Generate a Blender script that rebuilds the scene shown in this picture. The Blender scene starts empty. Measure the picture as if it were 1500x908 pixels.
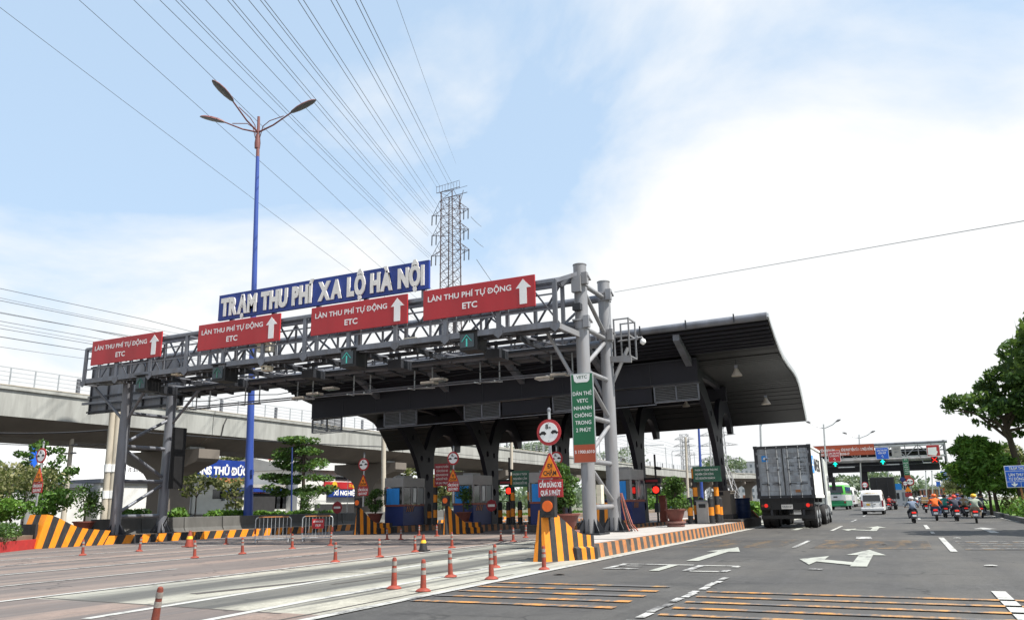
import bpy, bmesh, math, random
from mathutils import Vector, Matrix
random.seed(11)
S = bpy.context.scene
COL = S.collection
R = math.radians

# ------------------------------------------------------------------ camera
FPX, YAW, PITCH, ROLL, EYE = 1157.54, R(25.478), R(13.88), R(-1.108), 1.25
_f = Vector((-math.sin(YAW)*math.cos(PITCH), math.cos(YAW)*math.cos(PITCH), math.sin(PITCH)))
_r0 = Vector((math.cos(YAW), math.sin(YAW), 0))
_u0 = _r0.cross(_f)
_r = _r0*math.cos(ROLL)+_u0*math.sin(ROLL)
_u = -_r0*math.sin(ROLL)+_u0*math.cos(ROLL)
cam = bpy.data.objects.new('camera', bpy.data.cameras.new('camera'))
COL.objects.link(cam)
cam.matrix_world = Matrix(((_r.x, _u.x, -_f.x, 0), (_r.y, _u.y, -_f.y, 0), (_r.z, _u.z, -_f.z, EYE), (0, 0, 0, 1)))
cam.data.sensor_fit = 'HORIZONTAL'; cam.data.sensor_width = 36
cam.data.lens = 36*FPX/1500
cam.data.clip_start = 0.1; cam.data.clip_end = 6000
S.camera = cam

def at(px, py, X=None, Y=None, Z=None):
    """survey helper: the point of the place seen at a pixel of the 1500x908 photograph, on a plane of known X, Y or Z"""
    d = _f + _r*((px-750)/FPX) - _u*((py-454)/FPX)
    if X is not None: t = X/d.x
    elif Y is not None: t = Y/d.y
    else: t = (Z-EYE)/d.z
    return Vector((0, 0, EYE)) + d*t

# ------------------------------------------------------------------ sky, sun, exposure
SUN_EL, SUN_AZ = R(58), R(95)
S.view_settings.view_transform = 'Standard'; S.view_settings.look = 'None'
S.view_settings.gamma = 1; S.view_settings.use_curve_mapping = False
S.view_settings.exposure = 0.7
W = bpy.data.worlds.new('World'); S.world = W; W.use_nodes = True
def world():
    nt = W.node_tree; N = nt.nodes; L = nt.links
    N.clear()
    out = N.new('ShaderNodeOutputWorld'); bg = N.new('ShaderNodeBackground'); bg.inputs[1].default_value = 0.1
    sky = N.new('ShaderNodeTexSky'); sky.sky_type = 'NISHITA'; sky.sun_disc = False
    sky.sun_elevation = SUN_EL; sky.sun_rotation = SUN_AZ; sky.dust_density = 2.0; sky.air_density = 1.0
    tc = N.new('ShaderNodeTexCoord'); sep = N.new('ShaderNodeSeparateXYZ')
    L.new(tc.outputs['Generated'], sep.inputs[0])
    def mth(op, a, b=None, c=None, clamp=False):
        m = N.new('ShaderNodeMath'); m.operation = op; m.use_clamp = clamp
        for i, v in enumerate((a, b, c)):
            if v is None: continue
            if isinstance(v, (int, float)): m.inputs[i].default_value = v
            else: L.new(v, m.inputs[i])
        return m.outputs[0]
    zz = mth('ADD', mth('MAXIMUM', sep.outputs[2], 0.0), 0.28)
    cx = mth('DIVIDE', sep.outputs[0], zz); cy = mth('DIVIDE', sep.outputs[1], zz)
    comb = N.new('ShaderNodeCombineXYZ'); L.new(cx, comb.inputs[0]); L.new(cy, comb.inputs[1]); comb.inputs[2].default_value = 1.1
    n1 = N.new('ShaderNodeTexNoise'); n1.inputs['Scale'].default_value = 1.5; n1.inputs['Detail'].default_value = 9; n1.inputs['Roughness'].default_value = .56
    n1.inputs['Distortion'].default_value = .35
    L.new(comb.outputs[0], n1.inputs['Vector'])
    n2 = N.new('ShaderNodeTexNoise'); n2.inputs['Scale'].default_value = .7; n2.inputs['Detail'].default_value = 3
    L.new(comb.outputs[0], n2.inputs['Vector'])
    hor = mth('POWER', mth('SUBTRACT', 1.0, mth('MAXIMUM', sep.outputs[2], 0.0), clamp=True), 3.2)
    v = mth('ADD', mth('ADD', mth('MULTIPLY', n1.outputs[0], 0.85), mth('MULTIPLY', n2.outputs[0], 0.5)), mth('MULTIPLY', hor, 0.62))
    ramp = N.new('ShaderNodeValToRGB'); L.new(v, ramp.inputs[0])
    ramp.color_ramp.elements[0].position = .72; ramp.color_ramp.elements[0].color = (0, 0, 0, 1)
    ramp.color_ramp.elements[1].position = .91; ramp.color_ramp.elements[1].color = (1, 1, 1, 1)
    # thin high veil everywhere, then the clouds
    veil = N.new('ShaderNodeMix'); veil.data_type = 'RGBA'; veil.inputs[0].default_value = .6
    L.new(sky.outputs[0], veil.inputs[6]); veil.inputs[7].default_value = (4.6, 6.0, 7.5, 1)
    cl = N.new('ShaderNodeMix'); cl.data_type = 'RGBA'
    L.new(ramp.outputs[0], cl.inputs[0]); L.new(veil.outputs[2], cl.inputs[6]); cl.inputs[7].default_value = (6.2, 6.3, 6.35, 1)
    L.new(cl.outputs[2], bg.inputs[0]); L.new(bg.outputs[0], out.inputs[0])
world()
sd = Vector((math.sin(SUN_AZ)*math.cos(SUN_EL), math.cos(SUN_AZ)*math.cos(SUN_EL), math.sin(SUN_EL)))
sun = bpy.data.objects.new('sun', bpy.data.lights.new('sun', 'SUN')); COL.objects.link(sun)
sun.data.energy = 5.0; sun.data.angle = R(.5); sun.data.color = (1, .955, .88)
sun.rotation_euler = (-sd).to_track_quat('-Z', 'Y').to_euler(); sun.location = (0, 0, 60)

# ------------------------------------------------------------------ materials
def new_mat(name):
    m = bpy.data.materials.new(name); m.use_nodes = True
    return m, m.node_tree.nodes, m.node_tree.links, m.node_tree.nodes['Principled BSDF']
def coords(N, L, sc=(1, 1, 1), world_space=False):
    mp = N.new('ShaderNodeMapping'); mp.inputs['Scale'].default_value = sc
    if world_space:
        g = N.new('ShaderNodeNewGeometry'); L.new(g.outputs['Position'], mp.inputs[0])
    else:
        tc = N.new('ShaderNodeTexCoord'); oi = N.new('ShaderNodeObjectInfo')
        mu = N.new('ShaderNodeMath'); mu.operation = 'MULTIPLY'; mu.inputs[1].default_value = 37
        L.new(oi.outputs['Random'], mu.inputs[0])
        ad = N.new('ShaderNodeVectorMath'); L.new(tc.outputs['Object'], ad.inputs[0]); L.new(mu.outputs[0], ad.inputs[1])
        L.new(ad.outputs[0], mp.inputs[0])
    return mp.outputs[0]
def noise(N, L, vec, scale, detail=5, rough=.6):
    n = N.new('ShaderNodeTexNoise'); n.inputs['Scale'].default_value = scale; n.inputs['Detail'].default_value = detail; n.inputs['Roughness'].default_value = rough
    L.new(vec, n.inputs['Vector']); return n.outputs[0]
def ramp(N, L, fac, stops):
    r = N.new('ShaderNodeValToRGB'); L.new(fac, r.inputs[0]); e = r.color_ramp.elements
    while len(e) > 1: e.remove(e[-1])
    e[0].position = stops[0][0]; e[0].color = (*stops[0][1], 1)
    for p, c in stops[1:]:
        q = e.new(p); q.color = (*c, 1)
    return r.outputs[0]
def mixc(N, L, fac, a, b, mode='MIX'):
    m = N.new('ShaderNodeMix'); m.data_type = 'RGBA'; m.blend_type = mode
    for i, v in ((0, fac), (6, a), (7, b)):
        if hasattr(v, 'links'): L.new(v, m.inputs[i])
        elif i == 0: m.inputs[0].default_value = v
        else: m.inputs[i].default_value = (*v, 1)
    return m.outputs[2]
def mul(c, k): return tuple(min(1, x*k) for x in c)
MT = {}
def mat(name, col, rough=.55, metal=0, var=.18, scale=2.5, streak=1, bump=0, dirt=0, dirtcol=(.10, .085, .07), emit=0, spec=.4, coat=0):
    m, N, L, B = new_mat(name)
    v = coords(N, L, (1, 1, 1/streak))
    n = noise(N, L, v, scale)
    c = ramp(N, L, n, [(.3, mul(col, 1-var)), (.7, mul(col, 1+var))])
    if dirt:
        d = noise(N, L, v, scale*2.3, 8, .7)
        c = mixc(N, L, ramp(N, L, d, [(.5-.12*dirt, (0, 0, 0)), (.5+.25, (dirt,)*3)]), c, dirtcol)
    L.new(c, B.inputs['Base Color'])
    B.inputs['Roughness'].default_value = rough; B.inputs['Metallic'].default_value = metal
    B.inputs['Specular IOR Level'].default_value = spec; B.inputs['Coat Weight'].default_value = coat
    if bump:
        b = N.new('ShaderNodeBump'); b.inputs['Strength'].default_value = bump; b.inputs['Distance'].default_value = .02
        L.new(noise(N, L, v, scale*9, 6, .7), b.inputs['Height']); L.new(b.outputs[0], B.inputs['Normal'])
    if emit:
        B.inputs['Emission Color'].default_value = (*col, 1); B.inputs['Emission Strength'].default_value = emit
    MT[name] = m
    return m
def leaf_mat(name, a, b, c):
    m, N, L, B = new_mat(name)
    g = N.new('ShaderNodeNewGeometry')
    col = ramp(N, L, g.outputs['Random Per Island'], [(0, a), (.55, b), (1, c)])
    L.new(col, B.inputs['Base Color']); B.inputs['Roughness'].default_value = .55; B.inputs['Specular IOR Level'].default_value = .25
    tr = N.new('ShaderNodeBsdfTranslucent'); L.new(mixc(N, L, .5, col, (.25, .4, .05)), tr.inputs[0])
    mx = N.new('ShaderNodeMixShader'); mx.inputs[0].default_value = .22
    L.new(B.outputs[0], mx.inputs[1]); L.new(tr.outputs[0], mx.inputs[2])
    L.new(mx.outputs[0], N['Material Output'].inputs[0]); MT[name] = m
    return m
def glass_mat(name, col, rough=.08):
    m, N, L, B = new_mat(name)
    B.inputs['Base Color'].default_value = (*col, 1); B.inputs['Roughness'].default_value = rough; B.inputs['Specular IOR Level'].default_value = .7
    MT[name] = m; return m

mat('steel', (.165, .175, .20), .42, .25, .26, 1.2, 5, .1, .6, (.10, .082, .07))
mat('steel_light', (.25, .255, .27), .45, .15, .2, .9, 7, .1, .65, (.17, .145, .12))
mat('steel_dark', (.03, .032, .038), .5, .2, .2, 2)
mat('galv', (.42, .44, .45), .4, .5, .15, 3)
mat('navy', (.008, .008, .014), .6, 0, .25, 1.0, 1, 0, .25, (.014, .013, .014))
mat('navy_panel', (.0085, .0082, .0085), .6, 0, .2, .8, 1, 0, .3, (.02, .019, .019))
mat('louvre', (.2, .2, .2), .6, 0, .2, 2)
mat('sign_red', (.39, .021, .027), .4, 0, .16, .7, 4, 0, .35, (.30, .05, .05))
mat('plate_red', (.26, .022, .03), .5, 0, .15, 2)
mat('sign_blue', (.012, .04, .24), .4, 0, .22, .7, 4, 0, .3, (.05, .07, .2))
mat('sign_blue_bright', (.015, .11, .55), .4, 0, .1, 1)
mat('sign_green', (.012, .13, .055), .45, 0, .1, 1)
mat('sign_green_dark', (.025, .10, .06), .5, 0, .15, 1.5)
mat('brick_red', (.36, .07, .03), .5, 0, .12, 1)
mat('white', (.78, .78, .77), .5, 0, .06, 2)
mat('letter_white', (.72, .70, .66), .45, 0, .12, 4, 2, 0, .3, (.4, .38, .34))
mat('orange', (.72, .235, .012), .55, 0, .14, 5, 2, .1, .3, (.25, .12, .04))
mat('orange_worn', (.45, .17, .045), .7, 0, .25, 5, 1, .15, .9, (.14, .11, .09))
mat('black_paint', (.022, .022, .024), .6, 0, .3, 5, 2, .1, .4, (.08, .075, .07))
mat('black_worn', (.06, .055, .05), .75, 0, .3, 5, 1, .15, .8, (.09, .08, .07))
mat('black', (.012, .012, .013), .5)
mat('rubber', (.018, .018, .019), .8, 0, .3, 5, 1, .1, .4, (.06, .055, .05))
mat('sign_orange', (.78, .22, .01), .5, 0, .08, 3)
mat('orange_plastic', (.27, .042, .022), .6, 0, .3, 9, 1, 0, .8, (.12, .05, .04))
mat('orange_dirty', (.16, .035, .02), .6, 0, .3, 8, 1, 0, .6, (.05, .03, .03))
mat('band_grey', (.24, .22, .20), .5, 0, .3, 15, 1, 0, .4, (.14, .12, .1))
mat('yellow', (.7, .42, .03), .5)
mat('concrete', (.31, .315, .295), .85, 0, .2, .5, 6, .2, .6, (.13, .125, .115))
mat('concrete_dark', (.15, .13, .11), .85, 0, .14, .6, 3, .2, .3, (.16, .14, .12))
mat('barrier_concrete', (.10, .10, .095), .9, 0, .25, 1.2, 3, .25, .6, (.07, .065, .06))
mat('pole_concrete', (.42, .38, .31), .85, 0, .15, 1.5, 6, .1, .3, (.22, .2, .17))
mat('island_top', (.36, .34, .32), .9, 0, .12, 1.2, 1, .25, .4, (.18, .17, .16))
mat('kerb_red', (.42, .03, .03), .6, 0, .15, 3, 1, .1, .3, (.18, .06, .05))
mat('lamp_blue', (.03, .065, .27), .4, 0, .2, 1.2, 5, 0, .2, (.02, .03, .12))
mat('lamp_red', (.17, .065, .06), .5, 0, .12, 2)
mat('lamp_grey', (.12, .12, .125), .4, 0, .2, 8)
mat('booth_blue', (.012, .028, .13), .45, 0, .15, 2)
mat('booth_grey', (.30, .29, .28), .5, 0, .1, 2)
mat('booth_trim', (.26, .075, .05), .55)
mat('curtain_blue', (.03, .27, .72), .7, 0, .1, 6, 4)
mat('pot', (.13, .04, .03), .6, 0, .2, 4)
mat('pot_stand', (.20, .10, .085), .7, 0, .2, 4)
mat('bark', (.06, .045, .034), .9, 0, .3, 5, 4, .4)
mat('cream_box', (.62, .58, .47), .5, 0, .1, 4, 1, 0, .3, (.3, .27, .2))
mat('lumin', (.42, .38, .33), .5, 0, .15, 3, 1, 0, .3)
mat('container_shaded', (.33, .36, .395), .5, .1, .28, 2.2, 5, 0, .6, (.10, .085, .075))
mat('container_white', (.74, .74, .72), .5, 0, .06, 2, 4, 0, .2, (.4, .38, .34))
mat('bus_green', (.09, .5, .05), .3, 0, .06, 2, coat=.4)
mat('bus_green_dark', (.01, .22, .085), .3, 0, .08, 2, coat=.4)
mat('car_white', (.74, .74, .73), .3, 0, .05, 2, 3, 0, .15, (.4, .38, .35), coat=.4)
mat('truck_white', (.62, .64, .60), .35, 0, .06, 2, coat=.3)
mat('skin', (.42, .24, .16), .55)
mat('tail_red', (.75, .02, .012), .3, 0, .05, emit=.35)
mat('lit_red', (1, .02, .01), .4, 0, 0, emit=1.6)
mat('lit_green', (.0, .75, .55), .4, 0, 0, emit=.9)
mat('led_dim', (.06, .42, .36), .5, 0, .1, 30, emit=.22)
mat('led_dim2', (.05, .17, .12), .5, 0, .1, 30, emit=.06)
mat('led_off', (.07, .09, .10), .55, 0, .25, 40)
mat('beacon_orange', (.75, .13, .015), .4, 0, .1, 8)
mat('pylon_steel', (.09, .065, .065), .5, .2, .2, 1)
mat('pylon_far', (.36, .36, .37), .6)  # distance haze put into the paler grey
mat('wire', (.10, .11, .12), .6)
mat('cable_black', (.02, .02, .022), .6)
mat('paint_white', (.62, .63, .61), .7, 0, .12, 3, 1, .1, .5, (.24, .235, .225))
mat('wall_white', (.62, .62, .60), .7, 0, .08, .5, 3)
mat('wall_pale', (.50, .51, .52), .8, 0, .08, .2, 3)
mat('wall_brick', (.34, .15, .09), .85, 0, .15, .6)
mat('roof_grey', (.34, .33, .31), .7, 0, .12, .5)
mat('roof_slate', (.10, .11, .13), .6, 0, .15, .5)
mat('opening_shade', (.03, .03, .032), .9)  # near-black that paints the shade of openings onto flat panels
mat('bin_blue', (.012, .03, .10), .5)
mat('earth', (.16, .12, .085), .95, 0, .25, 1.5, 1, .3)
glass_mat('glass_dark', (.018, .02, .023)); glass_mat('glass_blue', (.03, .045, .07), .3); glass_mat('glass_pale', (.16, .19, .21), .12)
leaf_mat('leaf', (.018, .045, .012), (.045, .10, .02), (.11, .19, .045))
leaf_mat('leaf_dark', (.014, .036, .012), (.04, .085, .02), (.10, .17, .04))
leaf_mat('leaf_bright', (.035, .09, .012), (.075, .165, .022), (.14, .25, .04))
leaf_mat('leaf_olive', (.05, .055, .02), (.11, .12, .04), (.26, .25, .12))
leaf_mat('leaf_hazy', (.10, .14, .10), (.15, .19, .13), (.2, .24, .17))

# road and plaza surfaces
def road_mat(name, base, spots, band, band_w, tint2=None, bandcol=(.03, .03, .032), grime=.5, tracks=None, period=None):
    m, N, L, B = new_mat(name)
    p = coords(N, L, (1, 1, 1), True)
    fine = noise(N, L, p, 55, 4, .8)
    mid = noise(N, L, p, .55, 8, .65)
    c = ramp(N, L, mid, [(.3, mul(base, .72)), (.7, mul(base, 1.24))])
    c = mixc(N, L, 1.0, c, ramp(N, L, noise(N, L, p, 15, 5, .85), [(.36, (.72,)*3), (.64, (1.16,)*3)]), 'MULTIPLY')
    c = mixc(N, L, 1.0, c, ramp(N, L, noise(N, L, p, 4, 8, .75), [(.35, (.8,)*3), (.65, (1.12,)*3)]), 'MULTIPLY')
    if tint2: c = mixc(N, L, ramp(N, L, noise(N, L, p, .16, 5, .6), [(.42, (0, 0, 0)), (.6, (1, 1, 1))]), c, tint2)
    c = mixc(N, L, 1.0, c, ramp(N, L, fine, [(.3, (1-spots,)*3), (.7, (1, 1, 1))]), 'MULTIPLY')
    if tracks:   # the dark bands wheels leave along each lane
        sx = N.new('ShaderNodeSeparateXYZ'); L.new(p, sx.inputs[0])
        wob = N.new('ShaderNodeMath'); wob.operation = 'MULTIPLY_ADD'; wob.inputs[1].default_value = .5; L.new(noise(N, L, coords(N, L, (.6, .08, 1), True), 1.5, 3), wob.inputs[0]); L.new(sx.outputs[0], wob.inputs[2])
        mr = N.new('ShaderNodeMapRange'); mr.inputs['From Min'].default_value, mr.inputs['From Max'].default_value = period; L.new(wob.outputs[0], mr.inputs[0]); mr.clamp = False
        fr = N.new('ShaderNodeMath'); fr.operation = 'FRACT'; L.new(mr.outputs[0], fr.inputs[0])
        pat = mixc(N, L, .3, ramp(N, L, fr.outputs[0], [(a, (b, b, b)) for a, b in tracks]), ramp(N, L, noise(N, L, coords(N, L, (1, .1, 1), True), 1.3, 7, .7), [(.3, (0, 0, 0)), (.7, (1, 1, 1))]), 'MULTIPLY')
        c = mixc(N, L, pat, c, bandcol)
    vo = N.new('ShaderNodeTexVoronoi'); vo.feature = 'DISTANCE_TO_EDGE'; vo.inputs['Scale'].default_value = .42
    nz = N.new('ShaderNodeTexNoise'); nz.inputs['Scale'].default_value = 1.6; nz.inputs['Detail'].default_value = 6; L.new(p, nz.inputs['Vector'])
    va = N.new('ShaderNodeVectorMath'); va.operation = 'ADD'; L.new(p, va.inputs[0]); L.new(nz.outputs['Color'], va.inputs[1]); L.new(va.outputs[0], vo.inputs['Vector'])
    crk = mixc(N, L, 1.0, ramp(N, L, vo.outputs['Distance'], [(.006, (1, 1, 1)), (.016, (0, 0, 0))]), ramp(N, L, noise(N, L, p, .3, 3), [(.5, (0, 0, 0)), (.56, (.75,)*3)]), 'MULTIPLY')
    c = mixc(N, L, crk, c, mul(bandcol, .5))
    oil = mixc(N, L, 1.0, ramp(N, L, noise(N, L, p, 2.3, 3, .5), [(.62, (0, 0, 0)), (.72, (.6,)*3)]), ramp(N, L, noise(N, L, p, .25, 2), [(.48, (0, 0, 0)), (.6, (1, 1, 1))]), 'MULTIPLY')
    c = mixc(N, L, oil, c, mul(bandcol, .8))
    # long wear streaks along the direction of travel
    mp = coords(N, L, (1, .045, 1), True)
    s = noise(N, L, mp, 1.7, 6, .62)
    f = ramp(N, L, s, [(.50, (0, 0, 0)), (.50+band_w, (band,)*3)])
    c = mixc(N, L, f, c, bandcol)
    mp2 = coords(N, L, (1, .09, 1), True)
    s2 = noise(N, L, mp2, 4.5, 5, .7)
    c = mixc(N, L, ramp(N, L, s2, [(.52, (0, 0, 0)), (.8, (grime,)*3)]), c, mul(bandcol, 1.8))
    L.new(c, B.inputs['Base Color'])
    L.new(ramp(N, L, mid, [(.3, (.7,)*3), (.7, (.9,)*3)]), B.inputs['Roughness']); B.inputs['Specular IOR Level'].default_value = .3
    b = N.new('ShaderNodeBump'); b.inputs['Strength'].default_value = .35; b.inputs['Distance'].default_value = .006
    L.new(fine, b.inputs['Height']); L.new(b.outputs[0], B.inputs['Normal'])
    MT[name] = m
road_mat('asphalt', (.091, .089, .086), .5, .55, .2, (.118, .112, .102), (.05, .049, .049), .55, [(0, 0), (.15, .1), (.27, .55), (.36, .2), (.5, .45), (.62, .2), (.73, .55), (.86, .1), (1, 0)], (-6.45, -2.8))
road_mat('plaza_pink', (.29, .215, .178), .25, .92, .10, (.22, .178, .155), (.105, .094, .09), .65, [(0, .1), (.12, .15), (.26, .95), (.42, .9), (.5, .45), (.58, .9), (.76, .95), (.9, .15), (1, .1)], (-33.0, -30.1))
road_mat('plaza_pale', (.40, .385, .325), .2, .9, .10, (.34, .34, .295), (.068, .068, .065), .6, [(0, .0), (.12, .05), (.24, 1), (.36, 1), (.47, .05), (.55, .05), (.63, 1), (.72, 1), (.84, .05), (1, .0)], (-12.4, -6.9))
road_mat('ground_dry', (.22, .20, .165), .3, .3, .3, (.16, .17, .11))
def grass_ground():
    m, N, L, B = new_mat('grass_ground'); p = coords(N, L, (1, 1, 1), True)
    L.new(ramp(N, L, noise(N, L, p, 1.2, 8, .7), [(.3, (.05, .10, .02)), (.55, (.10, .19, .03)), (.75, (.20, .19, .09))]), B.inputs['Base Color']); B.inputs['Roughness'].default_value = .9
    MT['grass_ground'] = m
grass_ground()
def worn_paint(name, col, keep, tyre=.35):
    """road paint worn through in patches: flat colour with the bare surface showing"""
    m, N, L, B = new_mat(name); p = coords(N, L, (1, 1, 1), True)
    a = noise(N, L, p, 2.6, 9, .8)
    b_ = noise(N, L, coords(N, L, (1, .12, 1), True), 2.6, 5, .65)   # wheel paths rub the paint off in bands
    a = mixc(N, L, tyre, a, b_)
    f = ramp(N, L, a, [(keep-.05, (0, 0, 0)), (keep+.04, (1, 1, 1))])
    L.new(mixc(N, L, f, col, (.09, .088, .088)), B.inputs['Base Color']); B.inputs['Roughness'].default_value = .75; MT[name] = m
worn_paint('paint_line', (.38, .38, .36), .56); worn_paint('paint_faint', (.40, .40, .385), .5); worn_paint('paint_arrow', (.31, .32, .285), .565)
worn_paint('paint_yellow', (.43, .20, .05), .505, .6); worn_paint('paint_yellow_mid', (.42, .215, .07), .50, .5); worn_paint('paint_yellow_faint', (.30, .18, .07), .47, .7)

# ------------------------------------------------------------------ mesh helpers
class M:
    def __init__(s): s.v = []; s.f = []; s.mi = []
    def add(s, vs, fs, m=0):
        o = len(s.v); s.v += [tuple(x) for x in vs]; s.f += [tuple(o+i for i in f) for f in fs]; s.mi += [m]*len(fs) if isinstance(m, int) else list(m)
        return s
    def box(s, c, d, m=0, rz=0):
        x, y, z = (k/2 for k in d); ca, sa = math.cos(rz), math.sin(rz)
        vs = []
        for a, b, e in ((-x, -y, -z), (x, -y, -z), (x, y, -z), (-x, y, -z), (-x, -y, z), (x, -y, z), (x, y, z), (-x, y, z)):
            vs.append((c[0]+a*ca-b*sa, c[1]+a*sa+b*ca, c[2]+e))
        return s.add(vs, [(0, 3, 2, 1), (4, 5, 6, 7), (0, 1, 5, 4), (1, 2, 6, 5), (2, 3, 7, 6), (3, 0, 4, 7)], m)
    def bx(s, x0, x1, y0, y1, z0, z1, m=0): return s.box(((x0+x1)/2, (y0+y1)/2, (z0+z1)/2), (x1-x0, y1-y0, z1-z0), m)
    def bar(s, p, q, w, h=None, m=0):
        p, q = Vector(p), Vector(q); h = h or w; d = (q-p).normalized()
        up = Vector((0, 0, 1)) if abs(d.z) < .95 else Vector((0, 1, 0))
        a = d.cross(up).normalized(); b = a.cross(d)
        vs = [e+a*(i*w/2)+b*(j*h/2) for e in (p, q) for i, j in ((-1, -1), (1, -1), (1, 1), (-1, 1))]
        return s.add(vs, [(0, 1, 2, 3), (7, 6, 5, 4), (0, 4, 5, 1), (1, 5, 6, 2), (2, 6, 7, 3), (3, 7, 4, 0)], m)
    def tube(s, pts, r, n=8, m=0):
        pts = [Vector(p) for p in pts]; k = len(pts); rr = r if isinstance(r, (list, tuple)) else [r]*k
        vs = []; prev = None
        for i, p in enumerate(pts):
            d = (pts[min(i+1, k-1)]-pts[max(i-1, 0)]).normalized()
            if prev is None: a = d.orthogonal().normalized()
            else:
                a = prev-d*prev.dot(d)
                a = a.normalized() if a.length > 1e-5 else d.orthogonal().normalized()
            prev = a; b = d.cross(a)
            vs += [p+(a*math.cos(t*2*math.pi/n)+b*math.sin(t*2*math.pi/n))*rr[i] for t in range(n)]
        fs = [(i*n+j, i*n+(j+1) % n, (i+1)*n+(j+1) % n, (i+1)*n+j) for i in range(k-1) for j in range(n)]
        fs += [tuple(range(n-1, -1, -1)), tuple((k-1)*n+j for j in range(n))]
        return s.add(vs, fs, m)
    def lathe(s, prof, c=(0, 0, 0), n=16, m=0, ms=None):
        vs = [(c[0]+r*math.cos(t*2*math.pi/n), c[1]+r*math.sin(t*2*math.pi/n), c[2]+z) for r, z in prof for t in range(n)]
        k = len(prof); fs = []; mm = []
        for i in range(k-1):
            for j in range(n): fs.append((i*n+j, i*n+(j+1) % n, (i+1)*n+(j+1) % n, (i+1)*n+j)); mm.append(ms[i] if ms else m)
        fs += [tuple(range(n-1, -1, -1)), tuple((k-1)*n+j for j in range(n))]; mm += [ms[0] if ms else m, ms[-1] if ms else m]
        return s.add(vs, fs, mm)
    def disc(s, c, r, t, n=24, m=0, axis='Y'):
        """round plate of thickness t facing along an axis"""
        vs = []
        for d in (-t/2, t/2):
            for k in range(n):
                a, b = r*math.cos(k*2*math.pi/n), r*math.sin(k*2*math.pi/n)
                vs.append((c[0]+a, c[1]+d, c[2]+b) if axis == 'Y' else (c[0]+d, c[1]+a, c[2]+b) if axis == 'X' else (c[0]+a, c[1]+b, c[2]+d))
        return s.add(vs, [tuple(range(n)), tuple(range(2*n-1, n-1, -1))]+[(k, n+k, n+(k+1) % n, (k+1) % n) for k in range(n)], m)
    def prism(s, poly, axis, a, b, m=0):
        n = len(poly)
        def P(p, t): return (t, p[0], p[1]) if axis == 'X' else (p[0], t, p[1]) if axis == 'Y' else (p[0], p[1], t)
        return s.add([P(p, a) for p in poly]+[P(p, b) for p in poly], [tuple(range(n)), tuple(range(2*n-1, n-1, -1))]+[(k, n+k, n+(k+1) % n, (k+1) % n) for k in range(n)], m)
    def quad(s, a, b, c, d, m=0): return s.add([a, b, c, d], [(0, 1, 2, 3)], m)
    def build(s, name, mats, parent=None, smooth=False, local=False, bevel=0, kind=None, label=None):
        if isinstance(mats, str): mats = [mats]
        off = Vector((0, 0, 0)); p = parent
        if not local:
            while p is not None: off += p.location; p = p.parent
        me = bpy.data.meshes.new(name)
        me.from_pydata([(x-off.x, y-off.y, z-off.z) for x, y, z in s.v], [], s.f)
        for k in mats: me.materials.append(MT[k])
        me.polygons.foreach_set('material_index', s.mi)
        if smooth: me.polygons.foreach_set('use_smooth', [True]*len(s.f))
        bm = bmesh.new(); bm.from_mesh(me); bmesh.ops.recalc_face_normals(bm, faces=bm.faces); bm.to_mesh(me); bm.free()
        if smooth: me.set_sharp_from_angle(angle=R(40))
        o = bpy.data.objects.new(name, me); COL.objects.link(o)
        if parent is not None: o.parent = parent
        if bevel:
            b = o.modifiers.new('edge', 'BEVEL'); b.width = bevel; b.segments = 2; b.limit_method = 'ANGLE'; b.angle_limit = R(40)
        if kind: o['kind'] = kind
        if label: o['label'] = label
        return o
def tag(o, label, cat, group=None):
    o['label'] = label; o['category'] = cat
    if group: o['group'] = group
    return o
def thing(name, label, cat, loc=(0, 0, 0), rz=0, group=None):
    o = bpy.data.objects.new(name, None); COL.objects.link(o); o.empty_display_size = .3
    o.location = loc; o.rotation_euler = (0, 0, rz)
    return tag(o, label, cat, group)
def copy_tree(o, loc=None, rz=None, label=None, parent=None, mats=None):
    c = o.copy(); COL.objects.link(c); c.parent = parent
    if loc is not None: c.location = loc
    if rz is not None: c.rotation_euler = (0, 0, rz)
    if label: c['label'] = label
    for ch in list(o.children): copy_tree(ch, parent=c)
    return c
def struct(o): o['kind'] = 'structure'; return o

# lettering -------------------------------------------------------
_tc = {}
def glyphs(t, off=0.0, ext=0.0):
    k = (t, off, ext)
    if k not in _tc and 'Đ' in t:
        t2 = t.replace('Đ', 'D'); vs, fs = (list(q_) for q_ in glyphs(t2, off, ext)); d = glyphs('D', off, ext)[0]; dl, dr = min(v[0] for v in d), max(v[0] for v in d); w = dr-dl
        for i, ch in enumerate(t):
            if ch != 'Đ': continue
            x = max(v[0] for v in glyphs(t2[:i+1], off, ext)[0])-w; zc = CAP*.5; h = .045+off; n = len(vs); e = ext+.004
            vs += [(x-w*.13, zc-h, e), (x+w*.5, zc-h, e), (x+w*.5, zc+h, e), (x-w*.13, zc+h, e)]; fs.append((n, n+1, n+2, n+3))
        _tc[k] = (vs, fs)
    if k not in _tc:
        cu = bpy.data.curves.new('lettering', 'FONT'); cu.body = t; cu.offset = off; cu.extrude = ext; cu.resolution_u = 3
        ob = bpy.data.objects.new('lettering', cu)
        me = bpy.data.meshes.new_from_object(ob)
        vs = [tuple(v.co) for v in me.vertices]; fs = [tuple(p.vertices) for p in me.polygons]
        bpy.data.objects.remove(ob); bpy.data.curves.remove(cu); bpy.data.meshes.remove(me)
        _tc[k] = (vs, fs)
    return _tc[k]
CAP = .7
CAP = max(v[1] for v in glyphs('H')[0])
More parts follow.
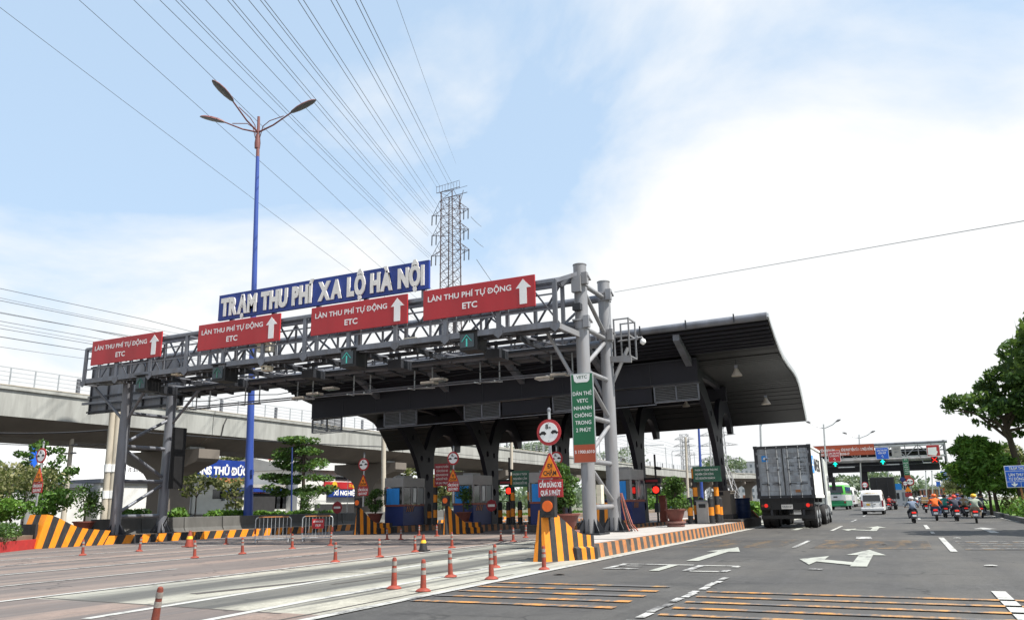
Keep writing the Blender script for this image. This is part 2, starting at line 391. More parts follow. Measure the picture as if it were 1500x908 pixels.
def text(parent, t, mt, x0, x1, zb, cap, y, bold=.012, name='lettering', local=False, thick=0, mm=None, side='Y'):
    """flat lettering facing -Y (or +X): from x0 to x1, baseline zb, capital height cap, on the plane y"""
    vs, fs = glyphs(t, bold, .5 if thick else 0)
    if not vs: return None
    a, b = min(v[0] for v in vs), max(v[0] for v in vs); k = (x1-x0)/(b-a); kz = cap/CAP
    q = mm or M()
    if side == 'Y': q.add([(x0+(v[0]-a)*k, y-v[2]*thick*2*.5, zb+v[1]*kz) for v in vs], fs)
    else: q.add([(y+v[2]*thick, x0+(v[0]-a)*k, zb+v[1]*kz) for v in vs], fs)
    if mm: return None
    return q.build(name, mt, parent, local=local)

# foliage ---------------------------------------------------------
def leaves(blobs, n, size, long=1.6, flat=0.0, rnd=random):
    """many small leaf faces spread through a set of blobs (x, y, z, rx, ry, rz)"""
    q = M(); vol = [b[3]*b[4]*b[5] for b in blobs]; tot = sum(vol)
    for b, vv in zip(blobs, vol):
        for _ in range(max(6, int(n*vv/tot))):
            while True:
                x, y, z = rnd.uniform(-1, 1), rnd.uniform(-1, 1), rnd.uniform(-1, 1)
                d = x*x+y*y+z*z
                if d <= 1 and (d > .25 or rnd.random() < .35): break
            p = Vector((b[0]+x*b[3], b[1]+y*b[4], b[2]+z*b[5]))
            a = Vector((rnd.gauss(0, 1), rnd.gauss(0, 1), rnd.gauss(0, 1)*(1-flat))).normalized()
            w = a.cross(Vector((rnd.gauss(0, 1), rnd.gauss(0, 1), rnd.gauss(0, 1)+flat*3))).normalized()
            sz = size*rnd.uniform(.6, 1.35); nrm = a.cross(w)
            L, Wd = a*sz*long/2, w*sz*.42
            q.add([p-L, p+Wd-nrm*sz*.06, p+L-nrm*sz*.15, p-Wd-nrm*sz*.06], [(0, 1, 2, 3)])
    return q
def spray(cx, cy, cz, r, k, rr, zsq=.7, rnd=random):
    """blob centres scattered on and in a crown"""
    out = []
    for _ in range(k):
        a = rnd.uniform(0, 6.283); e = math.asin(rnd.uniform(-.6, 1)); d = r*rnd.uniform(.45, 1)
        s = rr*rnd.uniform(.6, 1.25)
        out.append((cx+d*math.cos(a)*math.cos(e), cy+d*math.sin(a)*math.cos(e), cz+d*zsq*math.sin(e), s, s, s*.62))
    return out
def limbs(base, top, r0, targets, r1=.3):
    q = M(); b, t = Vector(base), Vector(top)
    mid = b.lerp(t, .5)+Vector((random.uniform(-.1, .1), random.uniform(-.1, .1), 0))*(t-b).length*.3
    q.tube([b, b.lerp(mid, .5), mid, t], [r0, r0*.85, r0*.75, r0*.55], 8)
    for g in targets:
        g = Vector(g); s = mid.lerp(t, random.uniform(.4, 1)); m_ = s.lerp(g, .5)+Vector((0, 0, (g-s).length*.12))
        q.tube([s, m_, g], [r0*.42, r0*.25, r0*.08], 6)
    return q
def tree(name, label, base, h, trunk_h, r, nblob, rr, nleaf, leaf, mt, r0=.18, zsq=.7, group=None, flat=0, bark='bark', blobs=None, long=1.6, lean=(0, 0)):
    t = thing(name, label, 'tree', base, group=group)
    top = (base[0]+lean[0], base[1]+lean[1], base[2]+trunk_h)
    bl = blobs or spray(top[0], top[1], base[2]+trunk_h+(h-trunk_h)*.42, r, nblob, rr, zsq)
    limbs(base, (top[0], top[1], top[2]+.3), r0, [b[:3] for b in bl[::max(1, len(bl)//11)]]).build('trunk', bark, t, smooth=True)
    leaves(bl, nleaf, leaf, long, flat).build('crown', mt, t, kind='stuff')
    return t

# ================================================================== THE SETTING
def sheet(name, pts, z, mt, kind='structure'):
    q = M(); q.add([(x, y, z) for x, y in pts], [tuple(range(len(pts)))])
    o = q.build(name, mt); o['kind'] = kind; return o
EDGE = -6.45
sheet('ground', [(-900, -60), (900, -60), (900, 2500), (-900, 2500)], -.02, 'ground_dry')
sheet('road', [(EDGE, -40), (7.5, -40), (7.5, 40), (6.2, 60), (6.6, 400), (EDGE-5, 400), (EDGE-5, 60), (EDGE, 60)], -.008, 'asphalt')
sheet('road', [(-60, 4), (-33.2, 4), (-33.2, 400), (-60, 400)], -.012, 'asphalt')
sheet('toll_plaza', [(-33, -30), (-12.25, -30), (-12.25, 60), (-12, 300), (-33, 300)], -.004, 'plaza_pink')
sheet('toll_plaza', [(-12.25, 8.4), (EDGE, 8.2), (EDGE, 60), (-12.25, 60)], 0.0, 'plaza_pale')
sheet('toll_plaza', [(-12.25, -30), (EDGE, -30), (EDGE, 8.2), (-12.25, 8.4)], 0.0, 'plaza_pink')

# painted markings
def strip(name, p, q, w, mt, z=.006):
    p, q = Vector(p), Vector(q); d = (q-p).normalized(); n = Vector((-d.y, d.x))*w/2
    return sheet(name, [p+n, q+n, q-n, p-n], z, mt)
for a, b, w, mt in (((EDGE, 2), (EDGE, 45), .16, 'paint_line'), ((-7.75, 9.5), (-7.9, 16.9), .16, 'paint_line'), ((-7.45, 5.5), (-7.75, 9.5), .15, 'paint_line'),
                    ((-12.3, 5), (-12.75, 34), .14, 'paint_line'), ((-9.2, 7.0), (-9.9, 16.2), .16, 'paint_line'), ((-9.9, 17.5), (-10.4, 25), .12, 'paint_faint'),
                    ((-14.8, 4), (-15.0, 13.6), .10, 'paint_line'), ((-15.1, 17), (-15.5, 22), .1, 'paint_faint'), ((-17.6, 9), (-18.6, 30), .12, 'paint_line'),
                    ((-20.5, 9), (-21.2, 22), .09, 'paint_faint'), ((-23.2, 10), (-24, 31), .12, 'paint_line'), ((-26.3, 14), (-27, 36), .09, 'paint_faint')):
    strip('lane_line', a, b, w, mt)
for x, y0, ln, w, mt in [*[(-2.86+.03*(k_ % 2), 8.6+.52*k_, .3+.12*(k_ % 3), .11, 'paint_faint') for k_ in range(11)], (-2.84, 23.4, 4.2, .13, 'paint_faint'), (-2.82, 36, 6, .13, 'paint_line'), (-2.8, 50, 5, .13, 'paint_faint'), (-2.8, 64, 5, .13, 'paint_faint'), (-2.8, 80, 5, .13, 'paint_faint'),
                         (1.0, 9.6, 3.4, .17, 'paint_line'), (.92, 22.0, 7.5, .15, 'paint_line'), (.8, 32.5, 2.2, .12, 'paint_faint'), (.75, 37.5, 5.5, .15, 'paint_line'), (.7, 54, 5, .14, 'paint_line'), (.7, 70, 5, .14, 'paint_line'), (.7, 88, 5, .14, 'paint_line')]:
    strip('lane_dash', (x, y0), (x, y0+ln), w, mt)
for p, q in (((4.7, 20), (4.9, 44)), ((4.9, 46), (5.2, 70)), ((5.25, 74), (5.4, 120))): strip('lane_line', p, q, .13, 'paint_faint')
def arrow(cx, y0, ln, mt, turn=0, w=.27):
    yt = y0+ln; hw = .42
    sheet('lane_arrow', [(cx-w/2, y0), (cx+w/2, y0), (cx+w/2, yt-2.1), (cx+hw, yt-2.1), (cx, yt), (cx-hw, yt-2.1), (cx-w/2, yt-2.1)], .006, mt)
    if turn:
        a = y0+.35
        sheet('lane_arrow', [(cx-w/2, a), (cx-w/2, a+.75), (cx-.75, a+1.45), (cx-.75, a+2.6), (cx-1.28, a+1.55), (cx-.92, a-.05), (cx-.86, a+.85)], .0065, mt)
arrow(-4.33, 18.0, 5.5, 'paint_arrow'); arrow(-.93, 17.05, 5.5, 'paint_arrow', 1, .3); arrow(-1.25, 35.5, 6, 'paint_arrow', 1); arrow(2.75, 33.2, 6, 'paint_faint'); arrow(-4.4, 36.8, 4.5, 'paint_arrow')
for x0, x1, y0, y1, mt in ((-5.56, -5.42, 15.6, 16.95, 'paint_faint'), (-5.42, -4.85, 15.6, 15.76, 'paint_faint'), (-5.42, -4.95, 16.3, 16.42, 'paint_faint'), (-5.42, -4.75, 16.8, 16.95, 'paint_faint'),
                           (-4.52, -4.33, 15.3, 16.75, 'paint_arrow'), (-4.75, -4.02, 16.75, 16.9, 'paint_line'), (-3.92, -3.76, 15.45, 16.8, 'paint_faint'), (-3.76, -3.22, 15.3, 15.45, 'paint_line'), (-3.76, -3.1, 16.65, 16.8, 'paint_line'), (-3.2, -3.06, 15.3, 15.75, 'paint_faint'), (-3.2, -3.05, 16.4, 16.65, 'paint_line')):
    sheet('lane_letter', [(x0, y0), (x1, y0), (x1, y1), (x0, y1)], .006, mt)
for k in range(5):
    strip('rumble_strip', (-6.32, 9.85+.66*k), (-4.6, 9.88+.655*k), .15, 'paint_yellow'); strip('rumble_strip', (-4.6, 9.88+.655*k), (-3.38, 9.88+.655*k), .19, 'paint_yellow' if k < 4 else 'paint_yellow_faint')
    strip('rumble_strip', (-2.7, 9.45+.63*k), (-.55, 9.42+.63*k), .15, 'paint_yellow' if k in (1, 4) else 'paint_yellow_mid'); strip('rumble_strip', (-.55, 9.42+.63*k), (5, 9.36+.63*k), .15, 'paint_yellow_mid')
for k in range(8): strip('rumble_strip', (-6.0, 23.6+.62*k), (-3.2, 23.6+.62*k), .14, 'paint_yellow_faint'); strip('rumble_strip', (-2.4, 23.3+.6*k), (.5, 23.2+.6*k), .14, 'paint_yellow_faint'); strip('rumble_strip', (1.2, 22.9+.6*k), (5.5, 22.8+.6*k), .12, 'paint_faint' if k % 2 else 'paint_yellow_faint')
strip('manhole_cover', (-1.75, 16.3), (-1.5, 16.3), .3, 'paint_faint'); sheet('road_patch', [(-1.55, 28.6), (-1.05, 28.6), (-1.15, 30.2), (-1.6, 30.2)], .005, 'paint_faint')
strip('expansion_joint', (-12.2, 8.5), (EDGE-.7, 8.15), .05, 'black_worn', .003); strip('expansion_joint', (-12.2, 13.85), (-8.4, 13.5), .05, 'black_worn', .003); strip('expansion_joint', (-12.2, 19.4), (-7.9, 19.2), .04, 'black_worn', .003)
strip('expansion_joint', (-6.75, 4), (-6.75, 14), .06, 'black_worn', .003)
for a, b, w in (((-10.2, 9.6), (-9.6, 12.4), .22), ((-9.0, 11.5), (-8.8, 13.2), .1), ((-10.6, 14.5), (-10.3, 18), .16), ((-8.6, 13.8), (-8.0, 15), .14), ((-11.2, 20.5), (-10.6, 23), .2)): strip('tar_patch', a, b, w, 'black_worn', .004)
for x, y in ((-5.9, 14.2), (1.3, 17.6), (1.35, 29), (-.65, 25.2), (-17.2, 22.3), (-21.8, 26.5)):
    M().lathe([(.05, 0), (.12, .012), (.05, .02)], (x, y, .004), 7).build('road_debris', 'black_worn' if x < 1 else 'paint_line')['kind'] = 'stuff'

# kerbed traffic islands: orange and black painted kerb, paved top
def island(x0, x1, y0, y1, h=.32, worn=1, slant=.0, pitch=.33, top='island_top', nose_r=0):
    o = struct(M().bx(x0+.16, x1-.16, y0, y1, -.1, h-.012).build('traffic_island', top))
    for s, xe in ((1, x1), (-1, x0)):
        q = M(); n = int((y1-y0)/pitch); st = (y1-y0)/n
        for k in range(n):
            a, b = y0+k*st, y0+(k+1)*st
            c = [(xe, a, -.02), (xe, b, -.02), (xe-s*.04, b+slant, h), (xe-s*.04, a+slant, h)]
            t = [(xe-s*.18, a+slant, h), (xe-s*.18, b+slant, h)]
            q.quad(*c, m=k % 2); q.quad(c[3], c[2], t[1], t[0], m=k % 2)
        q.build('kerb', ['orange_worn', 'black_worn'] if worn else ['orange', 'black_paint'], o)
    q = M()
    for ye in (y0, y1): q.bx(x0+.02, x1-.02, ye-.03, ye+.03, -.02, h-.004)
    q.build('kerb_end', 'black_worn', o)
    return o
island(-8.25, -6.75, 18.3, 21.3, pitch=.30)
island(-9.5, -6.75, 21.36, 38.6, pitch=.30)
struct(M().bx(-9.5, -6.9, 38.65, 44.5, -.02, .42).build('traffic_island', 'black_worn'))
XI = (-24.65, -20.4, -16.1, -11.9)
for x in XI: island(x-.75, x+.75, 35.8, 52, worn=1, pitch=.34)
island(-33, -29.9, 22.4, 62, h=.34, slant=.22, pitch=.42, top='earth', worn=0)
struct(M().bx(-34, -29.9, 62.2, 300, -.02, .3).build('traffic_island', 'earth'))
# planter kerb on the near left
q = M()
for a, b in (((-27.4, 16.2), (-30.0, 20.2)),): q.bar((a[0], a[1], .17), (b[0], b[1], .17), .3, .36)
struct(q.build('kerb', 'kerb_red'))
struct(M().prism([(-27.5, 16.1), (-30.0, 20.1), (-30, 22.4), (-33, 22.4), (-36, 12)], 'Z', -.02, .26).build('planter_bed', 'earth'))
# grass verge on the right
struct(M().prism([(5.35, 40), (5.15, 46), (5.75, 70), (5.9, 140), (6.3, 300), (40, 300), (40, 40)], 'Z', -.02, .13).build('verge', 'grass_ground'))
q = M()
vp = [(5.2, 36), (5.05, 46), (5.35, 57), (5.65, 70), (5.8, 140), (6.2, 300)]
for a, b in zip(vp, vp[1:]): q.bar((*a, .07), (*b, .07), .22, .3)
struct(q.build('kerb', 'barrier_concrete'))
def grass_tufts():
    q = M()
    for _ in range(5200):
        y = 42+70*random.random()**1.7; x = 5.5+.012*(y-46)+random.random()**1.5*8
        a = random.uniform(0, 6.28); h = random.uniform(.08, .3); w = .03+.0006*y
        q.add([(x-w*math.cos(a), y-w*math.sin(a), .12), (x+w*math.cos(a), y+w*math.sin(a), .12), (x+random.uniform(-.1, .1), y+random.uniform(-.1, .1), .12+h)], [(0, 1, 2)])
    o = q.build('grass', 'leaf_bright'); o['kind'] = 'stuff'; o['label'] = 'rough green grass on the verge right of the road'; o['category'] = 'grass'
grass_tufts()

# ================================================================== ELEVATED RAILWAY
def viaduct():
    t = thing('viaduct', 'long pale concrete elevated railway running behind the toll station', 'viaduct', (-46, 20, 0))
    X0 = -46.0
    def zt(y): return 8.55+max(0, y-190)*.02
    ys = [-30, -6.6, 18.6, 44.0, 69.6, 95, 120.4, 145.8, 171.2, 197, 222, 247, 272, 300, 340]
    for a, b in zip(ys, ys[1:]):
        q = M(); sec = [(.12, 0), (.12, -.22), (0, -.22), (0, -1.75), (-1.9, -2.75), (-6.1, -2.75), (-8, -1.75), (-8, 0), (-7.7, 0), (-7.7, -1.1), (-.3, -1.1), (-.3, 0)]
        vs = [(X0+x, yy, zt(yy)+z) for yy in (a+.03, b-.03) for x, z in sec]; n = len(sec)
        mi = [0]*n; mi[3] = mi[4] = mi[5] = 1  # soffit faces take darker concrete, underdeck shade put into the colour
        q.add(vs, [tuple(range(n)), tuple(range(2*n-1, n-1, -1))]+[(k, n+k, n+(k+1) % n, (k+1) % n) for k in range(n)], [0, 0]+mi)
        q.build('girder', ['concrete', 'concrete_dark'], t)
        M().bx(X0-.03, X0+.14, a+.05, b-.05, zt(a)-.005, zt(a)+.045).build('coping', 'pole_concrete', t)
    for y in ys[1:-1]:
        z = zt(y)-2.78; c = X0-4.0
        q = M(); pr = [(-1.15, 0), (1.15, 0), (1.15, z-2.6), (1.35, z-2.1), (1.8, z-1.65), (2.5, z-1.3), (3.6, z-.95), (3.85, z-.7), (3.85, z-.02), (-3.85, z-.02), (-3.85, z-.7), (-3.6, z-.95), (-2.5, z-1.3), (-1.8, z-1.65), (-1.35, z-2.1), (-1.15, z-2.6)]
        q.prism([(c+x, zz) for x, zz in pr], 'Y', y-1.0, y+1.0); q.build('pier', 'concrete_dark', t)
        for dx in (-2.0, 2.0): M().bx(c+dx-.6, c+dx+.6, y-.7, y+.7, z-.02, z+.2).build('bearing', 'concrete', t)
    y = 24.0; k = 0
    first = None
    while y < 215:
        z = zt(y); big = k % 4 == 2
        if first is None:
            pm = M().bx(-.03, .03, -.03, .03, 0, 1.08).build('railing_post', 'galv', t, local=True); bg = M().bx(-.09, .09, -.09, .09, 0, 1.0).build('railing_post', 'steel', t, local=True)
            pm.location = (X0-.08-t.location.x, y-20, z); bg.location = (X0-.3+46, y+.4-20, z); first = 1
        else:
            o = (bg if big else pm).copy(); COL.objects.link(o); o.location = (-.3 if big else -.08, y-20, z)
        y += 1.5 if y < 90 else 2.4; k += 1
    for dz, w in ((1.06, .05), (.8, .035), (.55, .035), (.3, .035)):
        q = M()
        q.tube([(X0-.08, a, zt(a)+dz) for a in (22, 100, 190, 245, 300)], w*.55, 4)
        q.build('railing_bar', 'galv', t)
    for z in (9.55, 9.1): M().bar((X0-7.9, 22, z), (X0-7.9, 190, z), .05).build('railing_bar', 'galv', t)
    # catenary portals over the track
    for y in (122, 150, 178, 206, 240):
        q = M(); z = zt(y)-1.1
        q.tube([(X0-1.1, y, z), (X0-1.1, y, z+6.0), (X0-1.4, y, z+6.5), (X0-6.6, y, z+6.5), (X0-6.9, y, z+6.0), (X0-6.9, y, z)], .09, 6); q.build('catenary_portal', 'galv', t)
    for dx, dz in ((-3, 5.2), (-3, 4.2), (-5.4, 5.2), (-5.4, 4.2), (-1.2, 6.2), (-.9, 5.4), (-6.8, 6.1)):
        q = M(); q.tube([(X0+dx, yy, zt(yy)-.4+dz+.25*abs(((yy-38) % 28)/14-1)) for yy in range(-4, 246, 14)], .022, 4); q.build('catenary_wire', 'wire', t)
    # drain pipe beside the first joint
    M().tube([(X0+.06, 45.3, 8.2), (X0+.06, 45.0, 7.6), (X0+.06, 44.8, 6.6)], .05, 6).build('drain_pipe', 'black', t)
    return t
viaduct()

# ================================================================== SIGN GANTRY
def gantry():
    XL, XR, YF, YR = -30.95, -9.07, 24.5, 26.95
    t = thing('toll_gantry', 'grey steel sign gantry on four round columns spanning the toll lanes', 'gantry', ((XL+XR)/2, YF, .32))
    rr = .225
    # columns: taller at the right, cut under the truss at the left
    for x, y, zt in ((XR, YF, 9.2), (XR, YR, 9.2), (XL, YF, 7.0), (XL, YR, 7.1)):
        q = M().tube([(x, y, .32), (x, y, zt)], rr, 20); q.lathe([(rr+.015, 0), (rr+.015, .03), (.02, .05)], (x, y, zt), 20)
        p = q.build('column', 'steel_light' if x == XR else 'steel', t, smooth=True)  # paler lit steel at right, darker backlit steel at left, put into the colour
        b = M().bx(x-.48, x+.48, y-.48, y+.48, .31, .36).build('base_plate', 'steel_dark', p)
        for k in range(8):
            a = k*math.pi/4+.2; ca, sa = math.cos(a), math.sin(a)
            g = M(); P = [(rr-.02, .36), (.46, .36), (.46, .42), (rr-.02, .82)]
            n = (-sa*.012, ca*.012)
            g.add([(x+r_*ca+s_*n[0], y+r_*sa+s_*n[1], z_) for s_ in (-1, 1) for r_, z_ in P], [(0, 1, 2, 3), (7, 6, 5, 4), (0, 4, 5, 1), (1, 5, 6, 2), (2, 6, 7, 3), (3, 7, 4, 0)])
            g.build('gusset', 'steel_dark', p)
        if x == XR:
            for zc in (8.45, 6.95):
                M().lathe([(rr+.03, 0), (rr+.03, .28)], (x, y, zc), 20).build('collar', 'steel_light', p)
                M().box((x+.02, y+.02, zc+.3), (.62, .6, .05), 0, .2).bx(x+.14, x+.34, y-.28, y-.1, zc+.02, zc+.42).build('bracket', 'steel_light', p)
    # braces between front and rear columns
    for x, lv in ((XL, (1.1, 2.62, 4.12, 5.6)), (XR, (1.15, 2.6, 4.05, 5.55, 7.05, 8.6))):
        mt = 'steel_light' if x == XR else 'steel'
        for k, z in enumerate(lv):
            M().tube([(x, YF+rr*.7, z), (x, YR-rr*.7, z)], .085, 10).build('brace', mt, t, smooth=True)
            if k+1 < len(lv):
                a, b = z+.2, lv[k+1]-.15
                if (k % 2 == 1) == (x == XL): a, b = b, a
                M().tube([(x, YF+rr*.7, a), (x, YR-rr*.7, b)], .075, 10).build('brace', mt, t, smooth=True)
    for x, y, s in ((XL, YF, -1), (XL, YF, 1), (XL, YR, 1), (XR, YF, -1), (XR, YR, -1)):
        d = 1.9 if x == XL else 1.15
        M().tube([(x+s*.15, y, 5.3 if x == XL else 4.9), (x+s*d, y-.35 if y == YF else y, 6.95)], .065, 8).build('knee_brace', 'steel' if x == XL else 'steel_light', t, smooth=True)
    M().tube([(XR+.15, YR, 5.4), (XR+.75, YR+.2, 6.7)], .07, 8).build('knee_brace', 'steel_light', t, smooth=True)
    # long main pipes
    for y, z, r_ in ((YF, 8.75, .15), (YF+.05, 7.12, .16), (YR, 8.6, .15), (YR, 6.9, .135)):
        M().tube([(XL-1.6, y, z), (-20, y, z+.01), (XR, y, z)], r_, 14).build('main_pipe', 'steel', t, smooth=True)
    # front catwalk truss carrying the signs
    X0, X1, Y0, Y1, Z0, Z1 = -32.65, -9.62, 23.5, 24.2, 7.02, 8.5
    def chord(y, z, w, h, mt='steel', nm='chord'): M().bx(X0, X1, y-w/2, y+w/2, z-h/2, z+h/2).build(nm, mt, t)
    chord(Y0, Z0, .07, .2); chord(Y1, Z0, .07, .18); chord(Y0, Z1, .1, .11); chord(Y1, Z1, .08, .1)
    chord(Y0+.02, 7.55, .045, .05, nm='rail'); chord(Y0+.02, 8.06, .045, .05, nm='rail'); chord(Y1, 7.8, .05, .06, nm='rail')
    for k in range(4): M().bx(X0+.1, X1-.1, Y0+.08+.155*k, Y0+.20+.155*k, Z0-.10, Z0-.07).build('walkway_plank', 'steel_dark', t)
    nb = 11; st = (X1-X0)/nb
    for k in range(nb+1):
        x = X0+k*st
        M().bx(x-.075, x+.075, Y0-.045, Y0+.055, Z0-.1, Z1+.02).build('post', 'steel', t)
        M().bx(x-.06, x+.06, Y1-.05, Y1+.05, Z0-.1, Z1).build('post', 'steel', t)
        M().prism([(x-.17, Z0+.02), (x-.17, Z0-.13), (x, Z0-.27), (x+.17, Z0-.13), (x+.17, Z0+.02)], 'Y', Y0-.052, Y0-.04).build('gusset_plate', 'steel', t)
        M().bx(x-.05, x+.05, Y0, YF-.02 if k else Y1, Z0-.16, Z0-.06).build('cross_member', 'steel', t); M().bx(x-.04, x+.04, Y0, Y1, Z1-.1, Z1-.02).build('cross_member', 'steel', t)
        if k < nb:
            xm = x+st/2
            M().bar((x+.08, Y1-.02, Z0+.1), (xm, Y1-.02, Z1-.06), .055).build('diagonal', 'steel', t); M().bar((xm, Y1-.02, Z1-.06), (x+st-.08, Y1-.02, Z0+.1), .055).build('diagonal', 'steel', t)
            M().bar((x, Y0+.05, Z0-.11), (x+st, Y1-.02, Z0-.11), .05).build('diagonal', 'steel', t)
            M().bx(xm-.035, xm+.035, Y1-.03, Y1+.03, Z0, Z1).build('post', 'steel', t)
            if k % 2 == 0: M().bar((xm, Y1, Z0-.1), (xm+.3, YF, 7.05), .09).build('hanger', 'steel_dark', t)
    # rear catwalk, lower, with its rails and light rail
    zc = at(694, 531.5, Y=27.55).z; zr = at(694, 509, Y=27.55).z
    XA, XB, YA, YB = -31.5, -9.9, 27.45, 28.15
    for y, z, h in ((YA, zc, .16), (YB, zc, .16), (YA, zr, .06), (YB, zr, .06), (YA, (zc+zr)/2, .04)):
        M().bx(XA, XB, y-.035, y+.035, z-h/2, z+h/2).build('rail', 'steel', t)
    for k in range(4): M().bx(XA, XB, YA+.05+.16*k, YA+.18+.16*k, zc-.1, zc-.07).build('walkway_plank', 'steel_dark', t)
    n = 20
    for k in range(n+1):
        x = XA+(XB-XA)*k/n
        M().bx(x-.03, x+.03, YA-.03, YA+.03, zc, zr).build('rail_post', 'steel', t); M().bx(x-.03, x+.03, YB-.03, YB+.03, zc, zr).build('rail_post', 'steel', t)
        M().bar((x, YR, 6.8), (x, YB, zc-.12), .11, .14).build('bracket', 'steel_dark', t)
        if k % 2 == 0:
            M().bx(x-.06, x+.06, YA-.4, YA-.3, zc-.05, zr+.12).bx(x-.05, x+.05, YA-.35, YA+.1, zc+.05, zc+.13).build('hanger', 'steel', t)
    zp = at(694, 557, Y=27.3).z; zp2 = zp-.14
    for z, y in ((zp, 27.3), (zp2, 27.0)): M().tube([(XA+1, y, z), (XB-.6, y, z)], .03, 6).build('conduit', 'steel', t)
    for k in range(7):
        x = XA+1.8+k*3.05
        q = M()
        for d in (0, .85): q.tube([(x+d, 27.3, zc-.05), (x+d, 27.3, zp2-.02), (x+d, 26.85, zp2-.02)], .03, 6)
        q.tube([(x-.1, 26.95, zp2), (x+1, 27.25, zp2-.02)], .026, 6); q.build('hanger', 'galv', t)
    # rear lattice, cable trays, consoles and reader boxes between the two catwalks
    k = 0; x = XL+.2
    while x < XR-2.2:
        M().bx(x-.06, x+.06, YR-.06, YR+.06, 6.9, 8.6).build('post', 'steel', t)
        M().bar((x+.06, YR, 6.95 if k % 2 else 8.5), (x+2.05, YR, 8.5 if k % 2 else 6.95), .075).build('diagonal', 'steel', t)
        M().bar((x+.06, YF, 8.65), (x+1.05, YF+.02, 7.2), .06).build('diagonal', 'steel', t); M().bar((x+1.05, YF+.02, 7.2), (x+2.05, YF, 8.65), .06).build('diagonal', 'steel', t)
        M().bar((x+.5, Y1, Z0-.14), (x+.5, YA, zc+.02), .1, .16).build('console', 'steel_dark', t); M().bar((x+.5, YF, Z0-.05), (x+1.5, YR, 6.85), .06).build('wind_brace', 'steel', t)
        M().bar((x, YB, zc), (x+1.05, YB, zr), .045).build('diagonal', 'steel_dark', t); M().bar((x+1.05, YB, zr), (x+2.1, YB, zc), .045).build('diagonal', 'steel_dark', t)
        if k % 2 == 0:
            b_ = M().bx(x+.9, x+1.5, 25.0, 25.75, 6.42, 6.74).build('reader_box', 'steel_dark', t); M().bx(x+1.15, x+1.25, 25.3, 25.4, 6.74, 7.1).build('arm', 'steel', b_)
        x += 2.1; k += 1
    for y, z in ((25.3, 7.0), (26.2, 6.78), (27.3, zc+.2)): M().bx(XL, XR-.6, y-.14, y+.14, z-.05, z+.05).build('cable_tray', 'steel_dark', t)
    for y, dz in ((23.7, 0), (25.6, .05), (27.2, .02)): M().tube([(XL+.3+2.0*j_, y, 6.92-.55*(y > 26)+dz-.13*(j_ % 2)) for j_ in range(11)], .018, 5).build('loose_cable', 'cable_black', t)
    # back of the sign that faces the other carriageway, left end
    zb0, zb1 = at(200, 600, Y=27.9).z, at(200, 528, Y=27.9).z
    xb0, xb1 = at(131, 570, Y=27.9).x, at(268, 570, Y=27.9).x
    q = M().bx(xb0, xb1, 27.95, 28.0, zb0, zb1); bk = q.build('sign_back', 'steel', t)
    for k in range(6): x = xb0+.15+(xb1-xb0-.3)*k/5; M().bx(x-.035, x+.035, 27.88, 27.95, zb0+.02, zb1-.02).build('stiffener', 'steel_dark', bk)
    for k in range(4): z = zb0+.1+(zb1-zb0-.2)*k/3; M().bx(xb0+.01, xb1-.01, 27.84, 27.88, z-.04, z+.04).build('stiffener', 'steel_dark', bk)
    M().bar((xb0-.2, 27.75, zb0+.55), (xb1, 27.75, zb0+.55), .12).build('sign_beam', 'steel', t)
    # right hand end frame, ladder cage and control boxes
    for y in (23.55, 24.15):
        M().bar((X1, y, Z0-.02), (XR+.02, YF-.15, Z0-.3), .1, .18).build('end_strut', 'steel_light', t); M().bar((X1, y, Z1), (XR, YF-.1, 8.9), .1, .14).build('end_strut', 'steel', t)
    M().bx(XR-.16, XR+.12, YF-.44, YF-.22, 7.55, 7.78).build('control_box', 'steel_dark', t); M().bx(XR-.2, XR+.13, YF-.36, YF-.2, 8.2, 8.75).build('patch_plate', 'steel_light', t)
    q = M(); cx = XR+.55
    for a, b in ((cx-.2, YR-.1), (cx+.35, YR-.1), (cx+.35, YR+.7), (cx-.2, YR+.7)): q.bar((a, b, 6.35), (a, b, 7.75), .05)
    for z in (6.35, 7.1, 7.72):
        q.bar((cx-.2, YR-.1, z), (cx+.35, YR-.1, z), .045); q.bar((cx+.35, YR-.1, z), (cx+.35, YR+.7, z), .045); q.bar((cx-.2, YR+.7, z), (cx+.35, YR+.7, z), .045)
    q.build('ladder_cage', 'steel_light', t); M().bar((XR+.1, YR-.1, 6.3), (XR+.95, YR-.1, 6.2), .1, .2).build('bracket', 'steel_light', t)
    q = M().bx(XR+.2, XR+.36, YF+.15, YF+.42, 1.25, 1.85); q.build('switch_box', 'cream_box', t)
    # loose cables at the column foot
    for k in range(4): M().tube([(XR+.3, YR-.15+.05*k, 1.6), (XR+.34+.03*k, YR-.1+.05*k, 1.1), (XR+.45+.07*k, YR-.1, .55), (XR+.6+.1*k, YR-.3, .345)], .022, 5).build('cable', ['booth_trim', 'cable_black', 'pot_stand', 'booth_trim'][k], t)
    M().tube([(XL+.9, YR-.3, 1.3), (XL+.6, YR-.4, .7), (XL+.7, YR-.3, .4)], .03, 5).build('cable', 'cable_black', t)
    return t
GAN = gantry()

